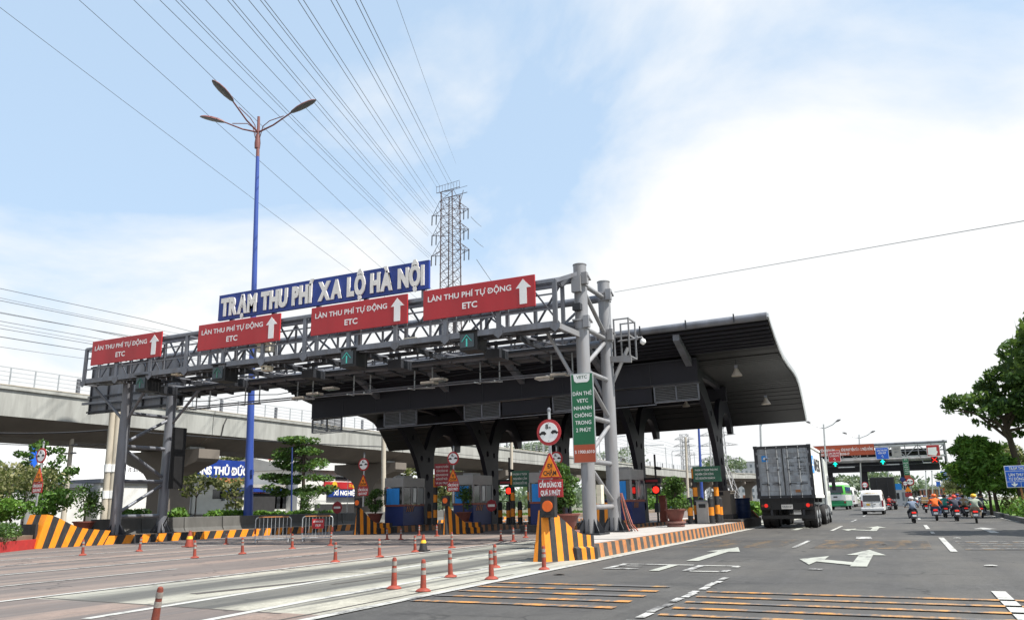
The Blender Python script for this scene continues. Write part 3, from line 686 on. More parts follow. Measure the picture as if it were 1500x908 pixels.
# the four red lane signs on the truss
YS = 23.38; ks = YS/27.118
for nm, x0 in (('leftmost of the four red lane signs, above the left columns', -37.255), ('red lane sign with white arrow under the left end of the blue name board', -29.697), ('red lane sign with white arrow, under the right half of the blue name board', -22.838), ('rightmost red lane sign with white arrow, next to the tall grey columns', -16.981)):
    x0 *= ks; w = 5.077*ks; z1, z0 = 1.25+8.727*ks, 1.25+7.458*ks; h = z1-z0
    t = thing('lane_sign', nm, 'sign', (x0+w/2, YS, z0), group='red toll lane signs on the gantry')
    M().bx(x0, x0+w, YS-.03, YS+.03, z0, z1).build('panel', 'sign_red', t, bevel=.01)
    q = M()
    for a in (.15, .5, .85): q.bx(x0+w*a-.04, x0+w*a+.04, YS+.032, YS+.1, z0, z1-.05)
    q.build('mounting_rail', 'steel', t)
    text(t, 'LÀN THU PHÍ TỰ ĐỘNG', 'white', x0+.045*w, x0+.8*w, z0+.60*h, .17*h, YS-.034, .018)
    text(t, 'ETC', 'white', x0+.365*w, x0+.50*w, z0+.22*h, .19*h, YS-.034, .022)
    ax = x0+.905*w
    M().prism([(ax-.035*w, z0+.11*h), (ax+.035*w-.04, z0+.11*h), (ax+.035*w-.04, z0+.62*h), (ax+.063*w, z0+.62*h), (ax-.005*w, z0+.9*h), (ax-.066*w, z0+.62*h), (ax-.035*w, z0+.62*h)], 'Y', YS-.04, YS-.031).build('arrow', 'white', t)
# the blue name board with raised letters
def name_board():
    Y = 23.72; k = Y/23.5; x0, x1 = -24.66*k, -14.47*k; z0, z1 = 1.25+(8.86-1.25)*k+.05, 1.25+(9.92-1.25)*k
    t = thing('name_board', 'long blue board with raised white letters naming the toll station above the gantry', 'sign', ((x0+x1)/2, Y, z0))
    b = M().bx(x0, x1, Y-.05, Y+.05, z0, z1).build('board', 'sign_blue', t)
    M().bx(x0, x1, Y-.06, Y+.06, z1, z1+.03).bx(x0, x1, Y-.06, Y+.06, z0-.03, z0).build('frame', 'sign_blue', t)
    for a in (.06, .28, .5, .72, .97): M().bx(x0+(x1-x0)*a-.08, x0+(x1-x0)*a+.08, Y+.06, Y+.2, 8.45, z1-.1).build('support_post', 'steel', t)
    s = 'TRẠM THU PHÍ XA LỘ HÀ NỘI'; wid = []
    for ch in s:
        if ch == ' ': wid.append(.30); continue
        vs = glyphs(ch, .05, .5)[0]; wid.append(max(v[0] for v in vs)-min(v[0] for v in vs))
    gap = .035; tot = sum(wid)+gap*(len(s)-1); k = (x1-x0-.36)/tot; x = x0+.18; h = z1-z0
    for ch, w in zip(s, wid):
        if ch != ' ': text(t, ch, 'letter_white', x, x+w*k, z0+.16*h, .65*h, Y-.09, .06, 'letter', thick=.055)
        x += (w+gap)*k
name_board()

# lane signals under the truss: dark boxes with an LED arrow
for px, py, mt, lb in ((207, 561, 'led_dim2', 'black lane signal box with a faint green arrow under the leftmost red sign'), (320, 546, 'led_dim2', 'black signal box with a dim green arrow under the second left red sign'), (510, 524, 'led_dim', 'black signal box with a green arrow under the third red sign from the left'), (686, 499, 'led_dim', 'black lane signal box with a green arrow under the rightmost red sign')):
    c = at(px, py, Y=23.45); w, h = .31, .33
    t = thing('lane_signal', lb, 'traffic signal', (c.x, c.y, c.z-h), group='lane signals under the gantry')
    M().bx(c.x-w-.04, c.x+w+.04, c.y+.01, c.y+.72, c.z-h, c.z+h).build('housing', 'black', t)
    M().bx(c.x-w, c.x+w*.72, c.y-.02, c.y+.012, c.z-h+.1, c.z+h-.09).build('screen', 'led_off', t)
    q = M(); xx = c.x-.05
    q.bar((xx, c.y-.03, c.z-.2), (xx, c.y-.03, c.z+.08), .055, .012); q.bar((xx, c.y-.03, c.z+.2), (xx-.19, c.y-.03, c.z-.02), .05, .012); q.bar((xx, c.y-.03, c.z+.2), (xx+.19, c.y-.03, c.z-.02), .05, .012)
    q.build('led_arrow', mt, t); M().bx(c.x-w-.06, c.x+w+.06, c.y-.1, c.y+.3, c.z+h, c.z+h+.03).build('hood', 'steel_dark', t)
# cameras and boxes on the truss
for px, py, s, lb in ((259, 546, 1.0, 'cream camera housing under the truss beside the leftmost red sign'), (604, 501, 1.1, 'cream camera housing under the truss below the gap beside the blue board'), (388, 510, 1.5, 'large cream camera housing lying in the truss below the second red sign'), (390, 540, .8, 'small cream box tucked under the truss left of the middle')):
    c = at(px, py, Y=23.7)
    t = thing('camera', lb, 'camera', c, group='cameras on the gantry')
    M().bx(-.2*s, .2*s, -.14, .22, -.1*s, .09*s).build('body', 'cream_box', t, local=True, bevel=.02); M().bx(-.23*s, .23*s, -.2, .24, .09*s, .12*s).build('sunshield', 'cream_box', t, local=True)
    M().bar((0, .1, .1), (0, .12, .38), .05).build('bracket', 'steel_dark', t, local=True); M().disc((0, -.15, 0), .06*s, .03, 12).build('lens', 'black', t, local=True)
# flat luminaires on the rear light rail
for k, (px, py) in enumerate(((485, 569), (461, 577), (643, 556), (629, 561), (820, 549), (797, 554), (440, 583), (250, 598))):
    c = at(px, py, Y=27.05)
    t = thing('floodlight', 'flat beige floodlight under the rear catwalk, ' + ['fifth from the right', 'sixth from the right', 'third from the right', 'fourth from the right', 'nearest the tall right columns', 'second from the tall right columns', 'seventh from the right', 'alone at the far left over the viaduct'][k], 'lamp', c, group='flat floodlights under the gantry')
    M().box((0, 0, 0), (.62, .42, .09)).build('housing', 'lumin', t, local=True, bevel=.015); M().box((0, 0, -.052), (.5, .32, .014)).build('glass', 'glass_pale', t, local=True); M().bar((0, .1, .04), (0, .2, .17), .05).build('arm', 'steel_dark', t, local=True)
# dome cameras on an arm at the right column
c0 = at(905, 500, Y=27.0); c1 = at(938, 497, Y=27.0)
t = thing('camera', 'white dome camera on a thin arm right of the tall grey columns', 'camera', c0)
M().tube([c0, (c1.x-.08, c1.y, c1.z+.05)], .028, 6).tube([(c1.x-.12, c1.y, c1.z+.16), (c1.x-.12, c1.y, c1.z)], .03, 6).tube([(c1.x-.12, c1.y, c1.z+.07), (c1.x+.06, c1.y, c1.z+.07), (c1.x+.09, c1.y, c1.z)], .035, 6).build('arm', 'steel_light', t)
M().lathe([(.02, .06), (.09, .02), (.11, -.06), (.10, -.10), (.03, -.16)], (c1.x+.09, c1.y, c1.z-.04), 14).build('dome', 'white', t, smooth=True)
# green banner on the front right column
def banner(far=False):
    if not far:
        Y = 24.22; p, q_ = at(835.5, 548, Y=Y), at(874, 677, Y=Y)
        t = thing('banner', 'tall green banner with white words fixed to the front right gantry column', 'banner', ((p.x+q_.x)/2, Y, q_.z))
    x0, x1, z0, z1 = p.x, q_.x, q_.z, p.z; h = z1-z0; w = x1-x0
    M().bx(x0, x1, Y, Y+.04, z0, z1).build('frame', 'galv', t)
    M().bx(x0+.03, x1-.03, Y-.012, Y, z0+.2*h, z1-.03).build('panel', 'sign_green', t); M().bx(x0+.03, x1-.03, Y-.012, Y, z0+.02, z0+.2*h).build('panel', 'brick_red', t)
    M().prism([(x0+.1, z1-.035), (x1-.1, z1-.035), (x1-.13, z1-.085*h), (x1-.2, z1-.105*h), (x0+.2, z1-.105*h), (x0+.13, z1-.085*h)], 'Y', Y-.016, Y-.0125).build('logo_plate', 'white', t)
    text(t, 'VETC', 'sign_green_dark', x0+.27*w, x1-.26*w, z1-.062*h, .034*h, Y-.018, .02)
    for k, s in enumerate(('DÁN THẺ', 'VETC', 'NHANH', 'CHÓNG', 'TRONG', '2 PHÚT')):
        lw = [.84, .5, .78, .76, .7, .66][k]; text(t, s, 'white', x0+w*(.5-lw/2), x0+w*(.5+lw/2), z1-(.25+.0815*k)*h, .04*h, Y-.014, .012)
    text(t, '1900.6010', 'white', x0+.24*w, x1-.06*w, z0+.105*h, .033*h, Y-.014, .012); text(t, 'S', 'white', x0+.08*w, x0+.16*w, z0+.105*h, .033*h, Y-.014, .012)
banner()
p, q_ = at(249, 627, Y=26.6), at(262, 715, Y=26.6)
t = thing('banner', 'narrow black board hanging beside the rear left gantry column', 'banner', ((p.x+q_.x)/2, 26.6, q_.z))
M().box(((p.x+q_.x)/2+.05, 26.75, (p.z+q_.z)/2), (.07, .75, p.z-q_.z)).build('panel', 'black', t); M().box(((p.x+q_.x)/2+.0, 26.75, (p.z+q_.z)/2), (.03, .79, p.z-q_.z+.03)).build('frame', 'steel', t)

# ================================================================== TOLL CANOPY
def canopy():
    t = thing('toll_canopy', 'large dark wave-shaped toll canopy over the booths', 'canopy', (-20, 40, .32))
    XL, XR = -29.9, -4.0
    prof = [(32.8, 8.5), (33.4, 8.2), (34.1, 7.93), (35.2, 7.6), (36.5, 7.36), (38.2, 7.26), (40.2, 7.2), (41.2, 7.1), (42.0, 6.88), (42.7, 6.38), (43.3, 5.75), (43.75, 5.2)]
    def pz(y):
        for (a, za), (b, zb) in zip(prof, prof[1:]):
            if a <= y <= b: return za+(zb-za)*(y-a)/(b-a)
        return prof[-1][1]
    th = .14
    q = M(); sec = [(y, z) for y, z in prof]+[(y+.05, z+th) for y, z in reversed(prof)]
    q.prism(sec, 'X', XL, XR); q.build('roof', 'navy_panel', t)
    q = M()
    for (a, za), (b, zb) in zip(prof, prof[1:]): q.bar((XR+.03, a, za+.09), (XR+.03, b, zb+.09), .05, .2)
    q.build('verge_trim', 'galv', t)
    M().tube([(XL, 32.76, 8.54), (XR, 32.76, 8.54)], .16, 12).build('eave_trim', 'steel', t, smooth=True)
    for k in range(14): x = XR-1.3-k*2.0; M().bx(x-.025, x+.025, 32.56, 32.62, 8.4, 8.76).build('eave_clip', 'steel_dark', t)
    for k in range(7):
        y = 33.05+.27*k; z = pz(y); M().bx(XL+.1, XR-.05, y-.045, y+.045, z-.12, z-.01).build('purlin', 'navy', t)
    # underside boards as long narrow ribs
    for k in range(34):
        y = 35.7+.235*k; z = pz(y); z2 = pz(y+.2)
        if y > 43.4: break
        q = M(); q.add([(x, yy, zz+d) for x in (XL+.1, XR-.06) for yy, zz, d in ((y, z, -.004), (y, z, -.035), (y+.2, z2, -.035), (y+.2, z2, -.004))], [(0, 1, 5, 4), (1, 2, 6, 5), (2, 3, 7, 6), (0, 3, 2, 1), (4, 5, 6, 7)])
        q.build('soffit_board', 'navy_panel', t)
    # front beam with pale top flange and louvred vents below
    bx0, bx1 = -29.1, -7.5
    M().bx(bx0, bx1, 35.0, 35.45, 6.52, 7.5).build('front_beam', 'navy', t); M().bx(bx0, bx1, 34.92, 35.5, 7.5, 7.55).build('beam_flange', 'steel_dark', t); M().bx(bx0, bx1, 34.95, 35.45, 6.47, 6.52).build('beam_flange', 'steel_dark', t)
    M().bx(bx0, bx1, 41.2, 41.6, 6.3, 7.0).build('rear_beam', 'navy', t)
    for k in range(1, 10): x = bx0+(bx1-bx0)*k/10; M().bx(x-.012, x+.012, 34.985, 35.0, 6.53, 7.5).build('panel_seam', 'steel_dark', t)
    wd = .93
    for k, px in enumerate((962, 812, 682, 565, 460)):
        xa = at(px, 590, Y=35.1).x
        fr = M(); x0, x1, z0, z1 = xa, xa+2*wd+.14, 5.72, 6.44
        for x in (x0, x0+wd+.07, x1): fr.bx(x-.03, x+.03, 35.1, 35.2, z0, z1)
        fr.bx(x0, x1, 35.1, 35.2, z0-.03, z0+.03).bx(x0, x1, 35.1, 35.2, z1-.03, z1+.028)
        f = fr.build('vent_frame', 'steel', t)
        for j in range(9):
            z = z0+.075+j*.074
            for xs, xe in ((x0+.035, x0+wd+.035), (x0+wd+.105, x1-.035)):
                M().add([(xs, 35.10, z-.026), (xe, 35.10, z-.026), (xe, 35.2, z+.026), (xs, 35.2, z+.026), (xs, 35.10, z-.014), (xe, 35.10, z-.014), (xe, 35.2, z+.038), (xs, 35.2, z+.038)], [(0, 1, 2, 3), (4, 5, 6, 7), (0, 1, 5, 4), (2, 3, 7, 6)]).build('louvre', 'louvre', f)
        if k < 4: M().bx(x0+.03, x1-.03, 35.24, 35.27, z0, z1).build('vent_back', 'black', f)
    for a, b in ((848, 958), (737, 808)): M().bx(at(a, 590, Y=35.1).x, at(b, 590, Y=35.1).x, 35.12, 35.2, 5.74, 6.43).build('infill_panel', 'navy', t)
    M().bx(bx0+.5, bx1-2, 35.13, 35.17, 5.62, 5.66).build('rail', 'steel', t)
    # forked columns with round holes, and rafters out to the front eave
    def col_mesh():
        cu = bpy.data.curves.new('column', 'CURVE'); cu.dimensions = '2D'; cu.fill_mode = 'BOTH'; cu.extrude = .12
        outer = [(39.5, .3), (40.5, .3), (40.46, 2.2), (40.46, 3.4), (40.52, 4.3), (40.75, 5.0), (41.15, 5.5), (41.7, 5.75), (42.3, 5.7), (42.8, 5.4), (43.2, 4.75), (43.7, 4.8), (43.75, 5.2), (43.3, 5.72), (42.7, 6.35), (42.0, 6.84), (41.2, 7.06), (40.2, 7.16), (38.2, 7.2), (36.5, 7.3), (35.5, 7.42), (35.46, 6.62), (36.1, 6.36), (36.8, 5.98), (37.5, 5.48), (38.15, 4.85), (38.7, 4.1), (39.1, 3.2), (39.36, 2.1)]
        holes = [[(36.9, 6.95), (37.7, 6.45), (38.5, 5.85), (39.15, 5.2), (39.65, 4.7), (39.95, 5.2), (40.3, 5.85), (40.8, 6.3), (41.5, 6.5), (41.4, 6.8), (40.2, 6.95), (38.2, 7.0)]]
        for cy, cz, r_ in ((39.98, 1.2, .2), (39.92, 2.2, .2), (39.78, 3.2, .19), (39.2, 4.25, .17), (39.98, 4.2, .15), (38.3, 5.4, .15)):
            holes.append([(cy+r_*.85*math.cos(k*math.pi/6), cz+r_*math.sin(k*math.pi/6)) for k in range(12)])
        for pts in [outer]+holes:
            s = cu.splines.new('POLY'); s.points.add(len(pts)-1); s.use_cyclic_u = True
            for p_, c in zip(s.points, pts): p_.co = (c[0], c[1], 0, 1)
        ob = bpy.data.objects.new('column', cu); me = bpy.data.meshes.new_from_object(ob); bpy.data.objects.remove(ob)
        me.transform(Matrix(((0, 0, 1, 0), (1, 0, 0, -40), (0, 1, 0, -.32), (0, 0, 0, 1)))); me.materials.clear(); me.materials.append(MT['navy']); me.name = 'column'
        return me
    cm = col_mesh()
    for x in (-7.85, -11.9, -16.1, -20.4, -24.65):
        o = bpy.data.objects.new('column', cm); COL.objects.link(o); o.parent = t; o.location = (x+20, 0, 0)
        q = M(); q.add([(x+s*.14, y, z) for s in (-1, 1) for y, z in ((33.0, 8.28), (35.0, 7.56), (35.0, 7.2), (33.0, 8.02))], [(0, 1, 2, 3), (7, 6, 5, 4), (0, 4, 5, 1), (1, 5, 6, 2), (2, 6, 7, 3), (3, 7, 4, 0)]); q.build('rafter', 'steel', t)
        if x == -7.85: M().bx(x-.42, x+.42, 39.4, 40.6, .31, 1.75).build('pedestal', 'concrete_dark', t); M().bx(x-.45, x+.45, 39.37, 40.63, 1.75, 1.8).build('pedestal_cap', 'concrete_dark', t); M().bx(x-.47, x+.47, 39.35, 40.65, .3, .7).build('pedestal_skirt', 'black_paint', t)
    t.rotation_euler = (0, -.014, 0); t.location.z -= .22   # the roof falls slightly to the left
    return t
canopy()
# bell lamps under the canopy
for px, py, y, s, lb in ((1079, 546, 36.0, .9, 'white bell-shaped lamp hanging under the canopy near its right front corner'), (1122, 588, 40.5, .8, 'dark bell-shaped lamp under the canopy near its right rear corner'), (1005, 592, 40, .7, 'small bell lamp under the canopy above the right booth lane'), (697, 590, 37, .7, 'bell lamp deep under the canopy near its middle')):
    c = at(px, py, Y=y); t = thing('hanging_lamp', lb, 'lamp', c, group='bell lamps under the canopy')
    M().lathe([(.05*s, .24*s), (.09*s, .2*s), (.13*s, .1*s), (.25*s, -.1*s), (.27*s, -.16*s), (.24*s, -.16*s), (.1*s, .08*s)], (0, 0, 0), 16).build('shade', 'lumin', t, True, True)
    M().box((0, 0, .3*s), (.16*s, .16*s, .16*s)).build('ballast_box', 'steel', t, local=True); M().tube([(0, 0, .36*s), (0, 0, .72*s)], .015, 5).build('stem', 'steel_dark', t, local=True)

# ================================================================== STRIPED NOSE BLOCKS
def nose_block(label, secs, stripe, mats=('orange', 'black_paint'), group='striped concrete nose blocks at the island ends', sl=.10):
    """secs: (y, xl, xr, h, batter); one stripe per section gap on the right face"""
    y0 = secs[0][0]; t = thing('nose_block', label, 'barrier', (secs[0][1], y0, 0), group=group)
    q = M()
    for k, ((ya, la, ra, ha, ba), (yb, lb, rb, hb, bb)) in enumerate(zip(secs, secs[1:])):
        m = (k+stripe) % 2
        A, B = (ra, ya, 0), (rb, yb, 0); C, D = (rb-bb, yb+sl, hb), (ra-ba, ya+sl, ha)
        q.quad(A, B, C, D, m); E_, F_ = (lb+bb, yb+sl, hb), (la+ba, ya+sl, ha)
        q.quad(D, C, E_, F_, m); q.quad((la, ya, 0), (lb, yb, 0), E_, F_, m)
    y, l, r, h, b = secs[0]
    for k in range(3):
        a0, a1 = k/3, (k+1)/3; m = (k+stripe) % 2
        q.quad((l+(r-l)*a0, y, 0), (l+(r-l)*a1, y, 0), (l+b+(r-l-2*b)*a1, y+sl, h), (l+b+(r-l-2*b)*a0, y+sl, h), m)
    y, l, r, h, b = secs[-1]
    q.quad((l, y, 0), (r, y, 0), (r-b, y+sl, h), (l+b, y+sl, h), 1)
    q.build('block', list(mats), t)
    if sl > .2: return t
    # the low step along the rear half of the right face
    i0 = len(secs)//2; q = M()
    for k in range(i0, len(secs)-1):
        ya, _, ra = secs[k][:3]; yb, _, rb = secs[k+1][:3]
        q.add([(ra-.03, ya, 0), (rb-.03, yb, 0), (rb+.07, yb, 0), (ra+.07, ya, 0), (ra-.03, ya, .3), (rb-.03, yb, .3), (rb+.05, yb, .26), (ra+.05, ya, .26)], [(0, 1, 2, 3), (4, 5, 6, 7), (3, 2, 6, 7), (0, 3, 7, 4), (1, 2, 6, 5)], (k+stripe) % 2)
    q.build('step', list(mats), t)
    return t
def secs(x, y, w, n=11, ln=2.6, h0=1.3, splay=0, w2=None, h1=.5):
    out = []
    for k in range(n+1):
        f = k/n; h = h0 if f < .12 else h1+(h0-h1)*max(0, 1-(f-.12)/.46)**1.5
        out.append((y+ln*f, x-w/2-(0 if w2 is None else (w2-w)/2*f), x+w/2+splay*f, h, .10 if f > .2 else .14))
    return out
# near right: nose at the white edge line, its right face splayed out to the kerb
nose_block('tall striped orange and black nose block beside the white edge line, nearest', [(17.15, -7.76, -7.43, 1.13, 0.12), (17.27, -7.81, -7.34, 1.13, 0.12), (17.40, -7.86, -7.25, 1.10, 0.12), (17.54, -7.92, -7.16, 0.98, 0.12), (17.67, -7.97, -7.08, 0.86, 0.10), (17.80, -8.02, -7.00, 0.72, 0.09), (17.92, -8.07, -6.92, 0.62, 0.08), (18.03, -8.11, -6.85, 0.57, 0.07), (18.13, -8.15, -6.79, 0.55, 0.06), (18.23, -8.19, -6.73, 0.54, 0.06), (18.32, -8.23, -6.68, 0.53, 0.06)], 0)
nose_block('striped nose block in front of the left lane booth with blue curtain', secs(-24.52, 33.0, .24, ln=2.2, splay=.62), 1)
nose_block('striped nose block in front of the middle booth, beside the dark red notice', secs(-19.40, 32.9, .24, ln=2.2, splay=.72), 1)
nose_block('striped nose block half hidden behind the nearest nose block', secs(-14.75, 34.6, .3, ln=2.0, splay=.3), 0)
nose_block('striped nose block hidden behind the tall grey gantry columns', secs(-11.9, 33.6, .9, ln=2.6), 0)
nose_block('long slanting striped wall at the far left beside the red kerb', [(20.2+.27*k, -30.9, -29.75-.012*k, [1.25, 1.2, 1.1, .98, .86, .76, .7, .66, .63, .6, .58, .55][k], .06) for k in range(12)], 0, sl=.36)
M().bx(-30.9, -29.95, 20.25, 20.35, .0, .9).build('wall_end', 'black_paint', None)['kind'] = 'structure'

# ================================================================== SIGN POSTS ON THE ISLANDS
def car_shape(q, x, z, s, y, d):
    pts = [(-.5, -.1), (-.5, .08), (-.3, .12), (-.12, .3), (.28, .3), (.42, .12), (.5, .1), (.5, -.1), (.36, -.1), (.3, -.2), (.2, -.2), (.14, -.1), (-.16, -.1), (-.22, -.2), (-.32, -.2), (-.38, -.1)]
    q.prism([(x+a*s*d, z+b*s) for a, b in pts], 'Y', y-.004, y)
def sign_post(label, loc, h=2.94, s=1.0, rz=0):
    t = thing('sign_post', label, 'road sign', loc, rz, group='posts with distance sign, slow triangle and red plate')
    b = lambda q, n, m, p=t, **k: q.build(n, m, p, local=True, **k)
    b(M().tube([(0, .03, 0), (0, .03, h+.52*s)], .035, 8), 'pole', 'galv', smooth=True)
    r_ = .31; z = h
    rs = b(M().disc((0, -.015, z), r_, .02, 32), 'round_sign', 'sign_red')
    b(M().disc((0, -.028, z), r_*.76, .012, 32), 'face', 'white', rs)
    q = M(); car_shape(q, -r_*.5, z-.03, r_*.6, -.036, 1); b(q, 'car_symbol', 'black', rs)
    q = M(); car_shape(q, r_*.5, z-.01, r_*.6, -.036, -1); b(q, 'car_symbol', 'black', rs)
    text(rs, '8', 'black', -r_*.26, -r_*.02, z+r_*.26, r_*.34, -.036, .04, local=True); text(rs, 'm', 'black', r_*.02, r_*.18, z+r_*.26, r_*.22, -.036, .03, local=True)
    for q_ in (.66, -.64): b(M().box((0, -.036, z+r_*q_), (.02, .004, .02)), 'rivet', 'steel', rs)
    tr = b(M().prism([(-.27, z-1.07), (.27, z-1.07), (.29, z-1.045), (.025, z-.49), (-.025, z-.49), (-.29, z-1.045)], 'Y', -.025, -.005), 'triangle_sign', 'sign_red')
    b(M().prism([(-.235, z-1.035), (.235, z-1.035), (0, z-.54)], 'Y', -.032, -.0255), 'face', 'sign_orange', tr)
    text(tr, 'ĐI', 'black', -.06, .065, z-.835, .1, -.036, .03, local=True); text(tr, 'CHẬM', 'black', -.165, .165, z-1.0, .1, -.036, .03, local=True)
    pl = b(M().bx(-.31, .31, -.022, -.004, z-1.5, z-1.09), 'plate', 'sign_red')
    text(pl, 'CẤM DỪNG XE', 'white', -.28, .28, z-1.27, .105, -.026, .035, local=True); text(pl, 'QUÁ 5 PHÚT', 'white', -.25, .25, z-1.45, .105, -.026, .035, local=True)
    b(M().lathe([(.05, 0), (.05, .05), (.02, .09)], (0, .03, h+.5*s), 8), 'cap', 'steel')
    return t
SP = sign_post('round distance sign over an orange triangle and red plate on the nearest nose block', (-7.40, 17.45, .9), h=2.02)
for lb, px, py, Y, top in (('round distance sign, orange triangle and red plate at the far left striped wall', 61, 667, 21.4, 1), ('round distance sign, orange triangle and red plate before the booth with blue curtain', 533, 680, 34.2, 1), ('round distance sign, orange triangle and red plate beside the dark red notice', 664, 671, 34.2, 1), ('round distance sign peeking out behind the nearest sign post', 815, 671, 35.4, 1)):
    c = at(px, py, Y=Y); copy_tree(SP, (c.x, c.y, c.z-2.02*(1.05 if c.x > -28 else 1)), 0, lb)
for ch in SP.children: pass
for o in list(bpy.data.objects):
    if o.name.startswith('sign_post.'): o.scale = (1.05, 1.05, 1.05) if o.location.x > -28 else (1.0, 1, 1)
# round orange warning lamps on the nose blocks
def beacon(label, loc, s):
    t = thing('beacon', label, 'warning lamp', loc, group='round orange warning lamps on the nose blocks')
    M().box((0, .04, .24*s), (.36*s, .16*s, .48*s)).build('housing', 'black_paint', t, local=True, bevel=.012)
    M().disc((0, -.05*s, .25*s), .125*s, .03, 24).build('lens', 'beacon_orange', t, local=True); M().lathe([(.15*s, 0), (.16*s, .05)], (0, 0, 0), 4).build('foot', 'black', t, local=True)
    return t
c = at(803, 741, Y=17.25); BC = beacon('round orange warning lamp in a black box on the nearest striped nose block', (c.x, 17.25, c.z-.25), 1)
copy_tree(BC, (-24.52, 33.15, 1.28), 0, 'warning lamp on the striped block before the left booth'); copy_tree(BC, (-19.40, 33.05, 1.28), 0, 'warning lamp on the striped block before the middle booth')

# ================================================================== DELINEATOR POSTS AND CONES
def delineator(label, loc):
    t = thing('delineator', label, 'delineator post', loc, group='orange delineator posts between the toll lanes')
    M().lathe([(.115, 0), (.115, .01), (.095, .028), (.06, .045), (.04, .05)], (0, 0, 0), 14).build('base', 'orange_plastic', t, True, True)
    p = M().lathe([(.046, .045), (.043, .12), (.036, .3), (.034, .42), (.028, .445), (.012, .455)], (0, 0, 0), 12).build('post', 'orange_plastic', t, True, True)
    for z in (.235, .335): M().lathe([(.0405-.02*(z-.235), 0), (.0392-.02*(z-.235), .062)], (0, 0, z), 12).build('reflective_band', 'band_grey', p, True, True)
    return t
rows = {'right': ('beside the white edge line', [(797, 834), (720, 848), (725, 831), (660, 845), (620, 866), (577, 862)], ['nearest the striped nose block', 'front one of an overlapping pair', 'rear one of an overlapping pair', 'standing alone left of the overlapping pair', 'second from the left', 'leftmost of the front pair']),
        'b': ('on the mid plaza lane line', [(491, 823), (556, 816), (608, 808), (662, 802), (733.6, 792), (752, 793), (770, 787)], ['nearest', 'second nearest', 'next to the black based cone', 'right of the black based cone', 'first of three near the island', 'second of three near the island', 'farthest']),
        'c': ('on the second left lane line', [(285, 817), (355, 811), (428, 803.5), (484, 799), (567, 790), (587, 790), (614, 784), (640, 785)], ['nearest', 'second', 'third, in front of the crowd barrier', 'fourth, right of the crowd barriers', 'left of a close pair', 'right of a close pair', 'left of the striped nose block', 'touching the striped nose block']),
        'd': ('on the leftmost lane line', [(121, 813), (204, 807), (331, 797)], ['nearest', 'second', 'before the blue lamp post'])}
DL = None
for key, (where, pts, lbs) in rows.items():
    for (px, py), lb in zip(pts, lbs):
        c = at(px, py, Z=0); l = 'orange delineator post %s, %s' % (where, lb)
        if DL is None: DL = delineator(l, (c.x, c.y, .004))
        else:
            o = copy_tree(DL, (c.x, c.y, .004), random.uniform(0, 6), l); o.rotation_euler[0] = random.gauss(0, .025); o.rotation_euler[1] = random.gauss(0, .03); k = random.uniform(.96, 1.08); o.scale = (k, k, k)
c = at(225, 921, Z=0); o = copy_tree(DL, (c.x, c.y, .0), 0, 'dirty dark red delineator post leaning at the bottom edge, nearest of all')
o.rotation_euler = (0, R(9), R(-10))
for ch in o.children:
    ch.data = ch.data.copy(); ch.data.materials[0] = MT['orange_dirty']
def cone(label, loc, lower, upper, band, s=1):
    t = thing('traffic_cone', label, 'traffic cone', loc)
    M().box((0, 0, .02), (.36*s, .36*s, .04)).build('base', lower, t, local=True, bevel=.01)
    M().lathe([(.15*s, .04), (.105*s, .27*s)], (0, 0, 0), 16).build('cone', lower, t, True, True); M().lathe([(.105*s, .27*s), (.082*s, .37*s)], (0, 0, 0), 16).build('band', band, t, True, True); M().lathe([(.082*s, .37*s), (.05*s, .5*s), (.035*s, .55*s)], (0, 0, 0), 16).build('tip', upper, t, True, True)
c = at(620, 807, Z=0); cone('small traffic cone with black base and orange top on the plaza', (c.x, c.y, .004), 'black_paint', 'orange_plastic', 'yellow', .85)
c = at(277, 801, Z=0); cone('orange traffic cone with a yellow band in front of the left kerb', (c.x, c.y, .004), 'orange_plastic', 'orange_plastic', 'yellow', 1.05)

# ================================================================== CROWD BARRIERS AND CONCRETE BARRIERS
def crowd_barrier(label, p, q_, h=1.06, sign=False):
    p, q_ = Vector(p), Vector(q_); d = q_-p; w = d.length; rz = math.atan2(d.y, d.x)
    t = thing('crowd_barrier', label, 'barrier', p, rz)
    M().tube([(0, 0, .14), (0, 0, h-.1), (.03, 0, h-.03), (.1, 0, h), (w-.1, 0, h), (w-.03, 0, h-.03), (w, 0, h-.1), (w, 0, .14), (0, 0, .14)], .021, 8).build('frame', 'galv', t, True, True)
    n = 9
    for k in range(1, n): M().tube([(w*k/n, 0, .15), (w*k/n, 0, h-.01)], .011, 6).build('bar', 'galv', t, True, True)
    for x in (.06, w-.06):
        M().tube([(x, -.3, .02), (x, -.1, .13), (x, .1, .13), (x, .3, .02)], .02, 6).build('foot', 'galv', t, True, True)
    for x, z in ((0, .45), (w, .45)): M().bx(x-.035, x+.035, -.035, .035, z-.1, z+.1).build('clip', 'orange_plastic', t, local=True)
    M().tube([(.1, 0, h+.002), (w-.1, 0, h+.002)], .024, 8).build('top_sleeve', 'orange_worn', t, True, True)
    if sign:
        x0, x1, z0, z1 = w*.32, w*.72, .5, .88
        s = M().bx(x0, x1, -.05, -.03, z0, z1).build('plate', 'sign_red', t, local=True)
        text(s, 'LÀN DÀNH CHO XE', 'white', x0+.05, x1-.05, z0+.24, .07, -.053, .02, local=True); text(s, 'ETC ĐI', 'white', x0+.14, x1-.14, z0+.09, .07, -.053, .02, local=True)
    return t
a, b = at(373, 795, Z=0), at(425, 791, Z=0); k = 1.0
crowd_barrier('galvanised crowd barrier with orange sleeve beside the blue lamp post', a, a+Vector((1.15, .75, 0)), .98)
a = at(442, 793, Z=0); crowd_barrier('galvanised crowd barrier carrying a small red plate', a, a+Vector((1.0, .65, 0)), .98, True)

